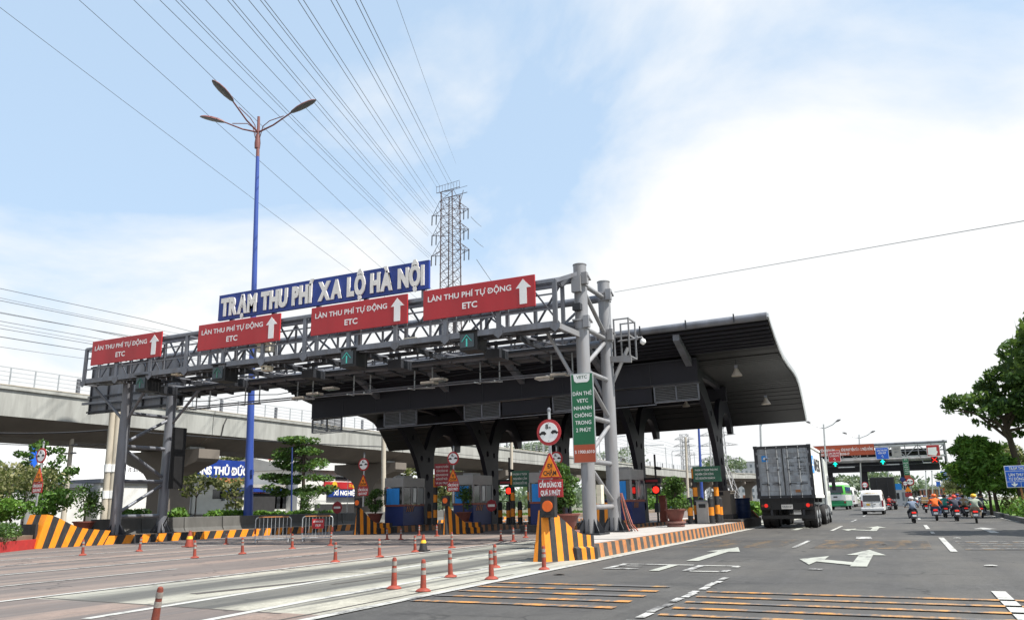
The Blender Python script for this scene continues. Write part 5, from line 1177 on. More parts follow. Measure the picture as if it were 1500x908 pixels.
def container_truck():
    t = thing('container_truck', 'dark articulated truck seen from behind carrying a white shipping container with doors in shaded grey', 'truck', (-4.88, 39.3, 0), R(.5))
    B = lambda q, n, m, p=t, **k: q.build(n, m, p, local=True, **k)
    L, hw, z0, z1 = 6.06, 1.2, 1.34, 3.74
    # corrugated container body
    box = B(M().bx(-hw+.05, hw-.05, .09, L-.05, z0+.1, z1-.03), 'container', 'container_white')
    q = M()
    for s in (-1, 1):
        n = 21; pts = []
        for k in range(n):
            y = .15+(L-.3)*k/n; d = (L-.3)/n
            pts += [(s*(hw-.03), y), (s*(hw-.03), y+d*.35), (s*(hw-.0), y+d*.5), (s*(hw-.0), y+d*.85)]
        for (xa, ya), (xb, yb) in zip(pts, pts[1:]): q.quad((xa, ya, z0+.12), (xb, yb, z0+.12), (xb, yb, z1-.1), (xa, ya, z1-.1))
    B(q, 'side_panel', 'container_white', box, kind='stuff')
    for x in (-1, 1):
        for y in (.04, L-.06): B(M().bx(x*hw-.07, x*hw+.07, y-.06, y+.08, z0, z1), 'corner_post', 'steel_dark', box)
        B(M().bx(x*hw-.04, x*hw+.04, .1, L-.1, z0, z0+.14), 'bottom_rail', 'container_white', box); B(M().bx(x*hw-.04, x*hw+.04, .1, L-.1, z1-.1, z1), 'top_rail', 'container_white', box)
        for zz in (z0+.06, z1-.05):
            for y in (.02, L): B(M().box((x*hw, y, zz), (.17, .19, .13)), 'corner_casting', 'steel_dark', box)
    B(M().bx(-hw+.07, hw-.07, -.01, .1, z1-.13, z1), 'door_header', 'steel_dark', box); B(M().bx(-hw+.07, hw-.07, -.01, .1, z0, z0+.13), 'door_sill', 'steel_dark', box)
    for s in (-1, 1):
        x0, x1 = (-hw+.08, -.012) if s < 0 else (.012, hw-.08)
        d = B(M().bx(x0, x1, .03, .08, z0+.13, z1-.13), 'door', 'container_shaded', box)  # shade of the rear face is put into the door grey
        n = 5
        for k in range(n):   # pressed horizontal ribs
            z = z0+.32+k*.43; B(M().prism([(z, .03), (z+.05, .005), (z+.22, .005), (z+.27, .03)], 'X', x0+.07, x1-.07) if False else M().bx(x0+.07, x1-.07, .008, .032, z, z+.25), 'rib', 'container_shaded', d, bevel=.012)
        for k in range(2):
            xb = x0+(x1-x0)*(.36 if k == 0 else .80) if s < 0 else x0+(x1-x0)*(.2 if k == 0 else .64)
            B(M().tube([(xb, -.03, z0+.03), (xb, -.03, z1-.05)], .022, 8), 'lock_rod', 'galv', box)
            for zz in (z0+.1, z0+.62, z0+1.3, z1-.6, z1-.12): B(M().box((xb, -.02, zz), (.09, .06, .07)), 'rod_keeper', 'steel_dark', box)
            B(M().bar((xb, -.06, z0+.68), (xb+s*.3, -.06, z0+.66), .035), 'handle', 'steel_dark', box)
        for k in range(4): B(M().bx((-hw+.02 if s < 0 else hw-.1), (-hw+.1 if s < 0 else hw-.02), -.03, .03, z0+.35+k*.55, z0+.48+k*.55), 'hinge', 'steel', box)
    B(M().bx(-.02, .02, -.0, .03, z0+.14, z1-.14), 'door_gasket', 'black', box)
    st = B(M().bx(-hw+.26, -hw+.52, -.002, .006, z1-.72, z1-.44), 'sticker', 'curtain_blue', box)
    B(M().prism([(-hw+.39+.09*math.cos(a*math.pi/7+1.57)*(1 if a % 2 == 0 else .45), z1-.58+.09*math.sin(a*math.pi/7+1.57)*(1 if a % 2 == 0 else .45)) for a in range(14)], 'Y', -.006, -.003), 'star', 'white', st)
    for s_, x0, x1, zz, c in (('MSKU', .2, .48, z1-.62, .09), ('468 173 5', .62, 1.08, z1-.62, .07), ('22G1', .64, .9, z1-.82, .1), ('MAX. GROSS', .2, .5, z1-.95, .05), ('30.480 KG', .62, 1.0, z1-1.0, .055), ('67.200 LBS', .62, 1.0, z1-1.1, .055), ('TARE', .2, .42, z1-1.2, .05), ('2.230 KG', .62, 1.0, z1-1.2, .055), ('NET', .2, .35, z1-1.32, .05), ('28.250 KG', .62, 1.0, z1-1.34, .055)):
        text(box, s_, 'letter_white' if False else 'black_paint', x0, x1, zz, c, -.004, .01, local=True)
    B(M().box((.55, -.002, z0+.32), (.22, .012, .12)), 'placard', 'orange_worn', box)
    B(M().bx(hw+.002, hw+.012, .7, 1.75, z1-1.25, z1-.45), 'logo_square', 'curtain_blue', box)
    B(M().prism([(1.22+.33*math.cos(a*math.pi/7+1.57)*(1 if a % 2 == 0 else .45), z1-.85+.33*math.sin(a*math.pi/7+1.57)*(1 if a % 2 == 0 else .45)) for a in range(14)], 'X', hw+.013, hw+.02), 'star', 'white', box)
    text(box, 'MAERSK', 'black_paint', 2.0, 5.2, z1-1.1, .55, hw+.012, .03, side='X', local=True)
    # chassis
    B(M().bx(-.5, -.36, .1, 8.2, .95, 1.3).bx(.36, .5, .1, 8.2, .95, 1.3) if False else M().bx(-.5, -.36, .1, 8.2, .95, 1.3), 'chassis_beam', 'black', t); B(M().bx(.36, .5, .1, 8.2, .95, 1.3), 'chassis_beam', 'black', t)
    for y in (.12, 2.2, 4.4): B(M().bx(-1.2, 1.2, y-.1, y+.12, 1.12, 1.36), 'bolster', 'black')
    B(M().bx(-1.2, 1.2, .02, .1, .82, 1.34), 'rear_plate', 'black', bevel=.01); B(M().bx(-1.18, 1.18, .0, .1, .42, .58), 'underrun_bar', 'black')
    for x in (-.7, .7): B(M().bx(x-.05, x+.05, .02, .1, .5, .9), 'bracket', 'steel_dark')
    for s in (-1, 1):
        B(M().bx(s*.9-.17, s*.9+.17, -.04, .02, .9, 1.14), 'lamp_box', 'black'); B(M().disc((s*.92, -.05, 1.02), .085, .03, 16), 'tail_light', 'tail_red'); B(M().disc((s*1.08, -.05, 1.02), .06, .03, 12), 'indicator', 'orange_dirty')
        B(M().bx(s*.87-.3, s*.87+.3, .22, .24, .32, .9), 'mudflap', 'rubber')
        for y in (.95, 2.25):
            wheel(t, s*1.06, y, .5, .29, 'galv'); wheel(t, s*.74, y, .5, .27, 'galv')
            B(M().bx(s*.9-.33, s*.9+.33, y-.5, y+.5, 1.04, 1.08), 'mudguard', 'black')
    B(M().bx(-.25, .25, -.015, .02, .86, 1.06), 'number_plate', 'letter_white'); text(t, '51R-023.67', 'black', -.21, .21, .92, .08, -.02, .01, local=True)
    for y in (.95, 2.25): B(M().tube([(-.8, y, .5), (.8, y, .5)], .07, 8), 'axle', 'black')
    # tractor unit
    for y in (6.2, 7.5):
        for s in (-1, 1): wheel(t, s*1.06, y, .5, .29, 'galv'); wheel(t, s*.74, y, .5, .27, 'galv')
    for s in (-1, 1): wheel(t, s*1.05, 9.6, .5, .3, 'galv'); B(M().tube([(s*.98, 8.35, .75), (s*.98, 9.1, .75)], .3, 14), 'fuel_tank', 'galv', smooth=True)
    cab = B(M().prism([(8.55, .7), (10.9, .55), (10.9, 1.6), (10.55, 2.75), (9.9, 3.35), (8.6, 3.45), (8.55, 2.9)], 'X', -1.2, 1.2), 'cab', 'truck_white', bevel=.06)
    for s in (-1, 1):
        B(M().bx(s*1.205-.01, s*1.205+.01, 9.55, 10.4, 1.75, 2.55), 'side_window', 'glass_dark', cab); B(M().bx(s*1.45-.1, s*1.45+.1, 10.45, 10.55, 1.75, 2.5), 'mirror', 'black', cab); B(M().bar((s*1.2, 10.4, 2.4), (s*1.4, 10.5, 2.4), .05), 'mirror_arm', 'black', cab)
    B(M().tube([(1.1, 8.4, .9), (1.1, 8.4, 3.5)], .07, 8), 'exhaust', 'galv')
    return t
container_truck()
def van_body(t, prof, hw, tum, mt, name='body'):
    """side profile (y,z) swept across the width with inward leaning upper sides"""
    zs = [p[1] for p in prof]; z0, z1 = min(zs), max(zs); q = M(); n = len(prof); cols = (-1, -.93, 0, .93, 1); vs = []
    for c in cols:
        for y, z in prof:
            f = max(0, (z-z0-(z1-z0)*.42)/((z1-z0)*.58)); sh = .0 if abs(c) < 1 else .03
            vs.append((c*(hw-tum*f), y+(sh if y < 1 else -sh), z-(sh if z > (z0+z1)/2 else -sh)*.8))
    fs = [(i*n+k, i*n+(k+1) % n, (i+1)*n+(k+1) % n, (i+1)*n+k) for i in range(4) for k in range(n)]+[tuple(range(n)), tuple(4*n+k for k in range(n))]
    q.add(vs, fs); return q.build(name, mt, t, True, True)
def minivan():
    c = at(1279.5, 753.5, Z=0); t = thing('van', 'white passenger van seen from behind with a dark rear window', 'van', (c.x, c.y, 0), R(-.5)); t.scale = (.86, .86, .86)
    B = lambda q, n, m, p=t, **k: q.build(n, m, p, local=True, **k)
    hw = .97
    b = van_body(t, [(0, .38), (-.03, .7), (0, 1.15), (.12, 1.8), (.22, 2.1), (.45, 2.2), (2.6, 2.24), (3.9, 2.16), (4.6, 1.45), (5.3, 1.15), (5.4, .5), (5.2, .36)], hw, .12, 'car_white')
    B(M().bx(-.76, .76, -.0, .05, 1.2, 1.78) if False else M().add([(-.76, -.012, 1.2), (.76, -.012, 1.2), (.72, .085, 1.78), (-.72, .085, 1.78), (-.76, .05, 1.2), (.76, .05, 1.2), (.72, .16, 1.78), (-.72, .16, 1.78)], [(0, 1, 2, 3), (7, 6, 5, 4), (0, 4, 5, 1), (1, 5, 6, 2), (2, 6, 7, 3), (3, 7, 4, 0)]), 'rear_window', 'glass_dark', b)
    B(M().bx(-.62, .62, .06, .1, 1.9, 1.99), 'gold_lettering', 'yellow', b, kind='stuff') if False else None
    text(b, 'LIMOUSINE', 'yellow', -.6, .6, 1.9, .09, .1, .01, local=True); text(b, '51B-104.51', 'steel', -.45, .55, 1.06, .06, -.045, .01, local=True)
    B(M().bx(-.99, .99, -.11, .12, .36, .62), 'bumper', 'car_white', bevel=.04); B(M().bx(-.9, .9, -.06, .1, .27, .38), 'bumper_skirt', 'black')
    for s in (-1, 1):
        B(M().bx(s*.89-.07, s*.89+.07, -.04, .1, .72, 1.28), 'tail_light', 'plate_red', bevel=.015); wheel(t, s*.83, .95, .34, .24); wheel(t, s*.83, 4.3, .34, .24)
        for y0, y1 in ((.5, 1.5), (1.6, 2.6), (2.7, 3.6)): B(M().add([(s*.955, y0, 1.3), (s*.955, y1, 1.3), (s*.885, y1, 1.85), (s*.885, y0, 1.85), (s*.9, y0, 1.3), (s*.9, y1, 1.3), (s*.84, y1, 1.85), (s*.84, y0, 1.85)], [(0, 1, 2, 3), (7, 6, 5, 4), (0, 4, 5, 1), (1, 5, 6, 2), (2, 6, 7, 3), (3, 7, 4, 0)]), 'side_window', 'glass_dark', b)
        B(M().bx(s*1.1-.1, s*1.1+.1, 4.35, 4.42, 1.2, 1.5), 'mirror', 'black')
    B(M().bx(-.5, -.2, -.06, -.03, .84, 1.0), 'number_plate', 'yellow'); B(M().bx(.1, .3, -.06, -.03, .92, .97), 'door_handle', 'black'); B(M().bx(-.012, .012, -.045, -.0, .65, 1.2), 'door_seam', 'steel_dark')
    B(M().bx(-.2, .2, .1, .2, .22, .3), 'tow_bar', 'black')
    return t
minivan()
def bus(label, px, py, hw, H, L, mats, name='bus', plain=False, rz=0, win=True):
    c = at(px, py, Z=0); t = thing(name, label, 'bus', (c.x, c.y, 0), rz)
    B = lambda q, n, m, p=t, **k: q.build(n, m, p, local=True, **k)
    lo, mid, hi, top = mats
    b = van_body(t, [(0, .45), (-.04, .75), (-.04, 1.05), (0, 1.06), (L, 1.06), (L, .45)], hw, 0, lo)
    van_body(t, [(0, 1.062), (-.03, 1.8), (L, 1.8), (L, 1.062)], hw-.01, 0, mid, 'body_panel'); u = van_body(t, [(-.03, 1.802), (.1, H-.35), (.15, H-.3), (L-.1, H-.3), (L, 1.802)], hw-.01, .06, hi, 'upper_body'); van_body(t, [(.12, H-.32), (.25, H-.08), (.6, H), (L-.8, H), (L-.1, H-.3)], hw-.08, .15, top, 'roof')
    B(M().add([(-hw*.82, -.06, 2.0), (hw*.82, -.06, 2.0), (hw*.76, .07, H-.45), (-hw*.76, .07, H-.45), (-hw*.82, .1, 2.0), (hw*.82, .1, 2.0), (hw*.76, .2, H-.45), (-hw*.76, .2, H-.45)], [(0, 1, 2, 3), (7, 6, 5, 4), (0, 4, 5, 1), (1, 5, 6, 2), (2, 6, 7, 3), (3, 7, 4, 0)]), 'rear_window', 'glass_dark')
    for s in (-1, 1):
        for k in range(5): y = .6+k*(L-1.2)/5; B(M().bx(s*hw-.05, s*hw+.012, y, y+(L-1.2)/5-.12, 1.95, H-.55), 'side_window', 'glass_dark')
        B(M().bx(s*(hw-.14)-.1, s*(hw-.14)+.1, -.07, .02, .78, 1.02), 'tail_light', 'plate_red'); wheel(t, s*(hw-.16), 1.7, .42, .28); wheel(t, s*(hw-.16), L-1.8, .42, .28)
    B(M().bx(-hw-.01, hw+.01, -.1, .05, .42, .66), 'bumper', lo, bevel=.03); B(M().bx(-.22, .22, -.06, -.035, 1.45, 1.6), 'number_plate', 'steel_dark'); B(M().bx(-hw*.6, hw*.6, -.05, -.03, 1.84, 1.95), 'route_band', 'booth_blue'); B(M().bx(-hw*.75, hw*.75, -.055, -.03, 1.08, 1.13), 'seam', 'steel_dark')
    return t
bus('green and white city bus seen from behind between the truck and the van', 1226, 746.5, 1.16, 3.25, 7.5, ('bus_green_dark', 'car_white', 'bus_green', 'car_white'), rz=R(-2))
bus('white coach mostly hidden ahead of the green bus', 1242, 742.5, 1.15, 3.1, 9, ('car_white', 'car_white', 'car_white', 'car_white'))
def lorry(label, px, py, hw, H, L, mt, cabmat, name='lorry', rz=0):
    c = at(px, py, Z=0); t = thing(name, label, 'truck', (c.x, c.y, 0), rz); B = lambda q, n, m, p=t, **k: q.build(n, m, p, local=True, **k)
    b = B(M().bx(-hw, hw, 0, L, 1.15, H), 'cargo_box', mt, bevel=.06)
    for k in range(9): y = .2+k*(L-.4)/8; B(M().bx(-hw-.03, hw+.03, y-.04, y+.04, 1.2, H+.02), 'rib', mt, b)
    for x in (-.5, .5): B(M().bx(x*hw*.9-.03, x*hw*.9+.03, -.03, 0, 1.2, H-.3), 'door_bar', 'steel_dark', b)
    B(M().bx(-hw+.05, hw-.05, -.02, .12, .95, 1.15), 'tail_beam', 'galv'); B(M().bx(-hw+.1, hw-.1, .05, L+2, .7, .95), 'chassis', 'black'); B(M().bx(-hw+.1, hw-.1, -.03, .04, .45, .6), 'underrun_bar', 'steel_dark')
    for s in (-1, 1):
        B(M().bx(s*hw*.8-.14, s*hw*.8+.14, -.05, .0, .78, .92), 'tail_light', 'plate_red')
        for y in (1.2, 2.5, L+.9): wheel(t, s*(hw-.18), y, .5, .34)
    B(M().prism([(L+.15, .8), (L+2.1, .7), (L+2.1, 1.7), (L+1.8, 2.7), (L+.15, 2.8)], 'X', -hw+.05, hw-.05), 'cab', cabmat, bevel=.06)
    return t
lorry('tall black box truck ahead of the white van, right side', 1297, 746.5, 1.22, 3.55, 7, 'black', 'steel_dark')
lorry('dull red truck far along the road among the motorbikes', 1405, 734.5, 1.2, 3.2, 6, 'plate_red', 'plate_red', 'lorry')
lorry('truck with an orange-red cargo box far beyond the viaduct, left of the container truck', 1094, 738, 1.3, 3.6, 6, 'wall_brick', 'sign_blue_bright')
def car(label, px, py, mt='car_white', rz=0, s=1, loc=None):
    c = loc or at(px, py, Z=0); t = thing('car', label, 'car', (c[0], c[1], 0), rz); t.scale = (s, s, s); B = lambda q, n, m, p=t, **k: q.build(n, m, p, local=True, **k)
    b = van_body(t, [(0, .4), (-.03, .7), (.02, 1.0), (.3, 1.12), (.9, 1.55), (1.4, 1.6), (2.6, 1.58), (3.3, 1.1), (4.1, .95), (4.3, .7), (4.25, .35), (.1, .3)], .87, .14, mt)
    B(M().add([(-.66, .2, 1.1), (.66, .2, 1.1), (.58, .78, 1.48), (-.58, .78, 1.48)], [(0, 1, 2, 3)]), 'rear_window', 'glass_dark')
    for s_ in (-1, 1):
        B(M().bx(s_*.74-.1, s_*.74+.1, -.06, .05, .78, .96), 'tail_light', 'plate_red'); wheel(t, s_*.75, .8, .31, .2); wheel(t, s_*.75, 3.4, .31, .2)
        for y0, y1 in ((1.05, 1.75), (1.85, 2.7)): B(M().add([(s_*.855, y0, 1.1), (s_*.855, y1, 1.1), (s_*.755, y1-.05, 1.5), (s_*.755, y0+.1, 1.5)], [(0, 1, 2, 3)]), 'side_window', 'glass_dark')
    B(M().bx(-.87, .87, -.09, .06, .38, .58), 'bumper', mt, bevel=.03); B(M().bx(-.24, .24, -.1, -.088, .6, .7), 'number_plate', 'letter_white'); return t
car('white car in the distance beside the dark box truck', 1323, 737); car('white car far off between the motorbikes and the truck', 1347, 735.5); car('white car parked on the side road behind the toll canopy', 944, 760, loc=(-36.5, 116, 0), rz=R(30)); car('white car near the orange cabinet under the canopy', 1098, 740, loc=(-13, 100, 0), mt='car_white')
for k, (x, y, mt, lb) in enumerate(((-40, 122, 'booth_blue', 'blue parked car left of the grey cabinet, beyond the canopy'), (-38, 128, 'glass_pale', 'silver parked car beyond the canopy near the viaduct'), (-36, 136, 'sign_blue', 'dark blue parked car beyond the canopy near the right column'))): car(lb, 0, 0, mt, R(60), 1.2, (x, y, 0))

# ================================================================== MOTORBIKES AND RIDERS
def motorbike(label, loc, mt='black', rz=0):
    t = thing('motorbike', label, 'motorbike', loc, rz, group='motorbikes riding on the right side of the road'); B = lambda q, n, m, p=t, **k: q.build(n, m, p, local=True, **k)
    for y, r_ in ((-.62, .29), (.62, .28)):
        n = 18; q = M(); pr = [(r_*.7, -.05), (r_*.95, -.055), (r_, 0), (r_*.95, .055), (r_*.7, .05)]
        q.add([(a, y+p_*math.cos(k*6.2832/n), r_+p_*math.sin(k*6.2832/n)) for p_, a in pr for k in range(n)], [(i*n+j, i*n+(j+1) % n, (i+1)*n+(j+1) % n, (i+1)*n+j) for i in range(4) for j in range(n)]); w = B(q, 'wheel', 'rubber', smooth=True)
        B(M().disc((0, y, r_), r_*.7, .03, 14, axis='X'), 'rim', 'galv', w)
    b = M(); secs_ = [(-.86, .62, .05, .05), (-.75, .68, .13, .13), (-.4, .62, .17, .17), (-.1, .5, .15, .17), (.12, .33, .15, .06), (.35, .36, .17, .08), (.46, .62, .18, .16), (.55, .88, .14, .1), (.5, 1.0, .08, .05)]
    n = 10; vs = [(w_*math.cos(k*6.2832/n), y, z+h_*math.sin(k*6.2832/n)) for y, z, w_, h_ in secs_ for k in range(n)]
    b.add(vs, [(i*n+j, i*n+(j+1) % n, (i+1)*n+(j+1) % n, (i+1)*n+j) for i in range(len(secs_)-1) for j in range(n)]+[tuple(range(n)), tuple((len(secs_)-1)*n+k for k in range(n))]); B(b, 'body', mt, smooth=True)
    B(M().prism([(-.8, .79), (-.1, .74), (.02, .7), (.02, .66), (-.8, .7)], 'X', -.14, .14), 'seat', 'rubber', bevel=.03)
    B(M().bx(-.11, .11, -.93, -.84, .62, .72), 'tail_light', 'tail_red', bevel=.02); B(M().prism([(-.97, .3), (-.93, .3), (-.86, .62), (-.9, .62)], 'X', -.08, .08), 'rear_mudguard', 'black'); B(M().bx(-.1, .1, -1.0, -.985, .42, .55), 'number_plate', 'white')
    B(M().tube([(.17, .1, .32), (.18, -.5, .36), (.18, -.8, .42)], [.035, .05, .055], 8), 'exhaust', 'steel', smooth=True); B(M().tube([(-.36, .36, 1.0), (-.15, .5, 1.02), (.15, .5, 1.02), (.36, .36, 1.0)], .018, 6), 'handlebar', 'black')
    for s in (-1, 1):
        m_ = B(M().tube([(s*.28, .42, 1.02), (s*.36, .44, 1.2)], .01, 5), 'mirror', 'black'); B(M().disc((s*.38, .44, 1.24), .06, .02, 10), 'glass', 'glass_pale', m_); B(M().tube([(s*.06, .6, .3), (s*.08, .5, .85)], .025, 6), 'fork', 'steel_dark')
        B(M().tube([(s*.1, -.62, .3), (s*.15, -.55, .62)], .028, 6), 'shock_absorber', 'steel')
    return t
def body_mesh(seed, lean=0.0, look=0.0):
    """one continuous seated figure grown from a skeleton; the bike faces +Y"""
    me = bpy.data.meshes.new('person'); v = []; e = []; r = []
    def add(p, rad, par=None):
        v.append(p); r.append(rad)
        if par is not None: e.append((par, len(v)-1))
        return len(v)-1
    pel = add((0, -.28, .86), .155); wst = add((0, -.27, 1.02), .14, pel); chs = add((0, -.2+lean, 1.2), .165, wst); up = add((0, -.15+lean, 1.34), .14, chs); nk = add((0, -.11+lean, 1.44), .06, up); hd = add((look*.02, -.08+lean, 1.53), .085, nk); tp = add((look*.02, -.07+lean, 1.63), .08, hd)
    for s in (-1, 1):
        hip = add((s*.12, -.2, .84), .11, pel); kn = add((s*.21, .2, .72), .075, hip); an = add((s*.18, .12, .36), .05, kn); ft = add((s*.18, .17, .32), .045, an); add((s*.19, .32, .3), .035, ft)
        sh = add((s*.19, -.15+lean, 1.33), .07, up); el = add((s*.32, .0, 1.12), .048, sh); wr = add((s*.33, .27, 1.03), .033, el); add((s*.33, .33, 1.02), .036, wr)
    me.from_pydata(v, e, []); ob = bpy.data.objects.new('person', me); COL.objects.link(ob)
    sk = ob.modifiers.new('skin', 'SKIN'); sk.use_smooth_shade = True
    for k, d in enumerate(me.skin_vertices[0].data): d.radius = (r[k], r[k]*.86); d.use_root = (k == 0)
    sb = ob.modifiers.new('sub', 'SUBSURF'); sb.levels = 2; sb.render_levels = 2
    dg = bpy.context.evaluated_depsgraph_get(); out = bpy.data.meshes.new_from_object(ob.evaluated_get(dg)); bpy.data.objects.remove(ob); bpy.data.meshes.remove(me)
    # fingers and face join the same mesh, rooted inside the palm and head
    bm = bmesh.new(); bm.from_mesh(out); bmesh.ops.remove_doubles(bm, verts=bm.verts, dist=1e-5)
    q = M()
    for s in (-1, 1):
        for k in range(4): x = s*(.305+.017*k); ln = (.05, .06, .057, .045)[k]; q.tube([(x, .32, 1.025), (x, .335+ln*.6, 1.035), (x, .335+ln, 1.0), (x, .325+ln*.6, .97)], [.010, .0095, .009, .007], 6)
        q.tube([(s*.3, .30, 1.015), (s*.275, .33, 1.0), (s*.28, .36, .985)], [.011, .010, .007], 6)
        q.lathe([(.01, -.03), (.024, -.015), (.024, .02), (.01, .03)], (s*.088+look*.02, -.08+lean, 1.53), 8)
    q.tube([(look*.02, .0+lean, 1.545), (look*.03, .022+lean, 1.52), (look*.02, .004+lean, 1.51)], [.009, .014, .01], 6); q.tube([(-.025, .001+lean, 1.475), (0, .008+lean, 1.474), (.025, .001+lean, 1.475)], .008, 5)
    for s in (-1, 1): q.lathe([(.004, -.012), (.013, 0), (.004, .012)], (s*.033+look*.02, -.004+lean, 1.555), 8)
    tmp = bpy.data.meshes.new('t'); tmp.from_pydata(q.v, [], q.f); bm.from_mesh(tmp); bm.to_mesh(out); bm.free(); bpy.data.meshes.remove(tmp)
    for k in range(3): out.materials.append(MT['skin'])
    for p in out.polygons:
        c = p.center; p.use_smooth = True
        if c.z > 1.44: p.material_index = 0
        elif c.z < .30 or (c.z < .36 and c.y > .1): p.material_index = 2
        elif c.y > .24 and c.z > .9: p.material_index = 0
        elif c.z > .93 and not (c.z < .8): p.material_index = 1
        else: p.material_index = 2
    out.name = 'person'; return out
BODIES = [body_mesh(1), body_mesh(2, .05, 1), body_mesh(3, -.03, -1)]
for n_, c_ in (('shirt_bluegrey', (.15, .19, .26)), ('shirt_orange', (.75, .13, .02)), ('shirt_teal', (.03, .24, .20)), ('shirt_dark', (.05, .055, .075)), ('shirt_sage', (.28, .32, .26)), ('shirt_navy', (.025, .045, .13)), ('shirt_tan', (.36, .26, .16)), ('shirt_red', (.45, .05, .04)), ('shirt_white', (.6, .6, .58)), ('trousers_dark', (.025, .028, .04)), ('trousers_jean', (.05, .08, .15)), ('trousers_tan', (.25, .2, .15)), ('helmet_white', (.65, .65, .66)), ('helmet_orange', (.75, .12, .02)), ('helmet_yellow', (.75, .42, .02)), ('helmet_red', (.5, .05, .03)), ('helmet_navy', (.03, .05, .14)), ('helmet_black', (.02, .02, .022)), ('bag_tan', (.5, .33, .16))): mat(n_, c_, .35 if 'helmet' in n_ else .8, 0, .12, 9)
def rider(blab, plab, px, py, shirt, trs, helm, bike='black', rz=0, body=0, s=.93, z=0):
    s *= .87
    c = at(px, py, Z=0); rx = random.gauss(0, .02)
    mb = copy_tree(MB0, (c.x, c.y, 0), rz, blab) if rider.n else MB0
    mb.location = (c.x, c.y, 0); mb.rotation_euler = (0, rx, rz); mb.scale = (s*1.12, s, s*.95); rider.n += 1
    for ch in mb.children:
        if ch.name.startswith('body'): ch.material_slots[0].link = 'OBJECT'; ch.material_slots[0].material = MT[bike]
    p = bpy.data.objects.new('person', BODIES[body]); COL.objects.link(p); p.location = (c.x, c.y, 0); p.rotation_euler = (0, rx, rz); p.scale = (s*1.16, s*1.05, s*.95); tag(p, plab, 'person', 'riders on motorbikes')
    for k, m_ in ((1, shirt), (2, trs)): p.material_slots[k].link = 'OBJECT'; p.material_slots[k].material = MT[m_]
    ln = (0, .05, -.03)[body]
    h = M().lathe([(.118, -.02), (.13, .0), (.133, .04), (.12, .1), (.08, .145), (.03, .16), (.004, .162)], (0, -.085+ln, 1.555), 16).build('helmet', helm, p, True, True)
    M().prism([(.02+ln, 1.575), (.12+ln, 1.56), (.12+ln, 1.575), (.02+ln, 1.6)], 'X', -.09, .09).build('visor', helm, h, local=True)
    return mb
rider.n = 0
MB0 = motorbike('scooter with a bright red tail light, leftmost of the near riders', (0, 0, 0))
rider('scooter with a bright red tail light, leftmost of the near riders', 'rider in a blue-grey shirt and white helmet, leftmost', 1339, 765.5, 'shirt_bluegrey', 'trousers_dark', 'helmet_white', 'black', R(4))
rider('scooter with blue side panels under the rider in orange', 'rider in an orange jacket and orange helmet', 1373, 762, 'shirt_orange', 'trousers_jean', 'helmet_orange', 'shirt_navy', R(-3), 1, 1.02)
rider('black scooter of the rider in dark grey with red helmet', 'rider in a dark grey shirt and red helmet', 1402, 762.5, 'shirt_dark', 'trousers_dark', 'helmet_red', 'black', R(2), 0, .96)
rider('black scooter with red lamp, rightmost by the verge kerb', 'rider in a pale sage shirt and yellow helmet, rightmost', 1431, 765.5, 'shirt_sage', 'trousers_tan', 'helmet_yellow', 'black', R(-4), 2, .98)
rider('motorbike of the rider in teal between the orange and dark riders', 'rider in a teal shirt with dark helmet', 1385, 757.5, 'shirt_teal', 'trousers_jean', 'helmet_black', 'black', R(3), 1, 1.0)
rider('motorbike carrying a tan box ahead of the leftmost rider', 'rider with a tan box behind, ahead on the left', 1357, 750.5, 'shirt_tan', 'trousers_dark', 'helmet_navy', 'black', R(2), 0, 1.0)
rider('motorbike of the rider in navy blue', 'rider in a navy shirt and navy helmet behind the dark grey rider', 1407, 753, 'shirt_navy', 'trousers_dark', 'helmet_navy', 'black', 0, 0, 1.05)
rider('motorbike of the rider in a tan shirt', 'rider in a tan shirt left of the sage rider', 1414.5, 756.5, 'shirt_tan', 'trousers_dark', 'helmet_black', 'shirt_dark', R(5), 1, .98)
rider('motorbike beside the black box truck', 'rider in red close behind the black box truck', 1304, 746.5, 'shirt_red', 'trousers_dark', 'helmet_black', 'plate_red', R(-8), 0, 1.05)
rider('motorbike of the rider in a red jacket farther on', 'rider in a red jacket and dark helmet, farther on', 1395, 749, 'shirt_red', 'trousers_dark', 'helmet_black', 'black', 0, 2, 1.05)
rider('motorbike far off between the bus and the van', 'rider with a yellow-green helmet between the bus and the van', 1254, 741.5, 'shirt_dark', 'trousers_dark', 'helmet_yellow', 'black', 0, 0, 1.15)
rider('motorbike at the right edge of the pack near the verge', 'rider in black at the edge of the verge, right of the yellow helmet', 1439.5, 758, 'shirt_dark', 'trousers_dark', 'helmet_black', 'black', R(-6), 1, 1.0)
for k, (px, py, sh, he) in enumerate(((1352, 743, 'shirt_navy', 'helmet_white'), (1365, 744, 'shirt_dark', 'helmet_black'), (1379, 744.5, 'shirt_white', 'helmet_navy'), (1390, 742, 'shirt_bluegrey', 'helmet_white'), (1399, 743, 'shirt_dark', 'helmet_red'), (1416, 746, 'shirt_white', 'helmet_black'), (1424, 748, 'shirt_bluegrey', 'helmet_navy'), (1344, 740, 'shirt_white', 'helmet_black'))):
    nm = ['navy shirt and white helmet', 'dark shirt and black helmet', 'white shirt and navy helmet', 'blue-grey shirt and white helmet', 'dark shirt and red helmet', 'white shirt and black helmet, right part', 'blue-grey shirt and navy helmet', 'white shirt and black helmet, left part'][k]
    rider('distant motorbike of the rider in a '+nm, 'distant rider in a '+nm, px, py, sh, 'trousers_dark', he, 'black', random.gauss(0, .06), k % 3, 1.08)
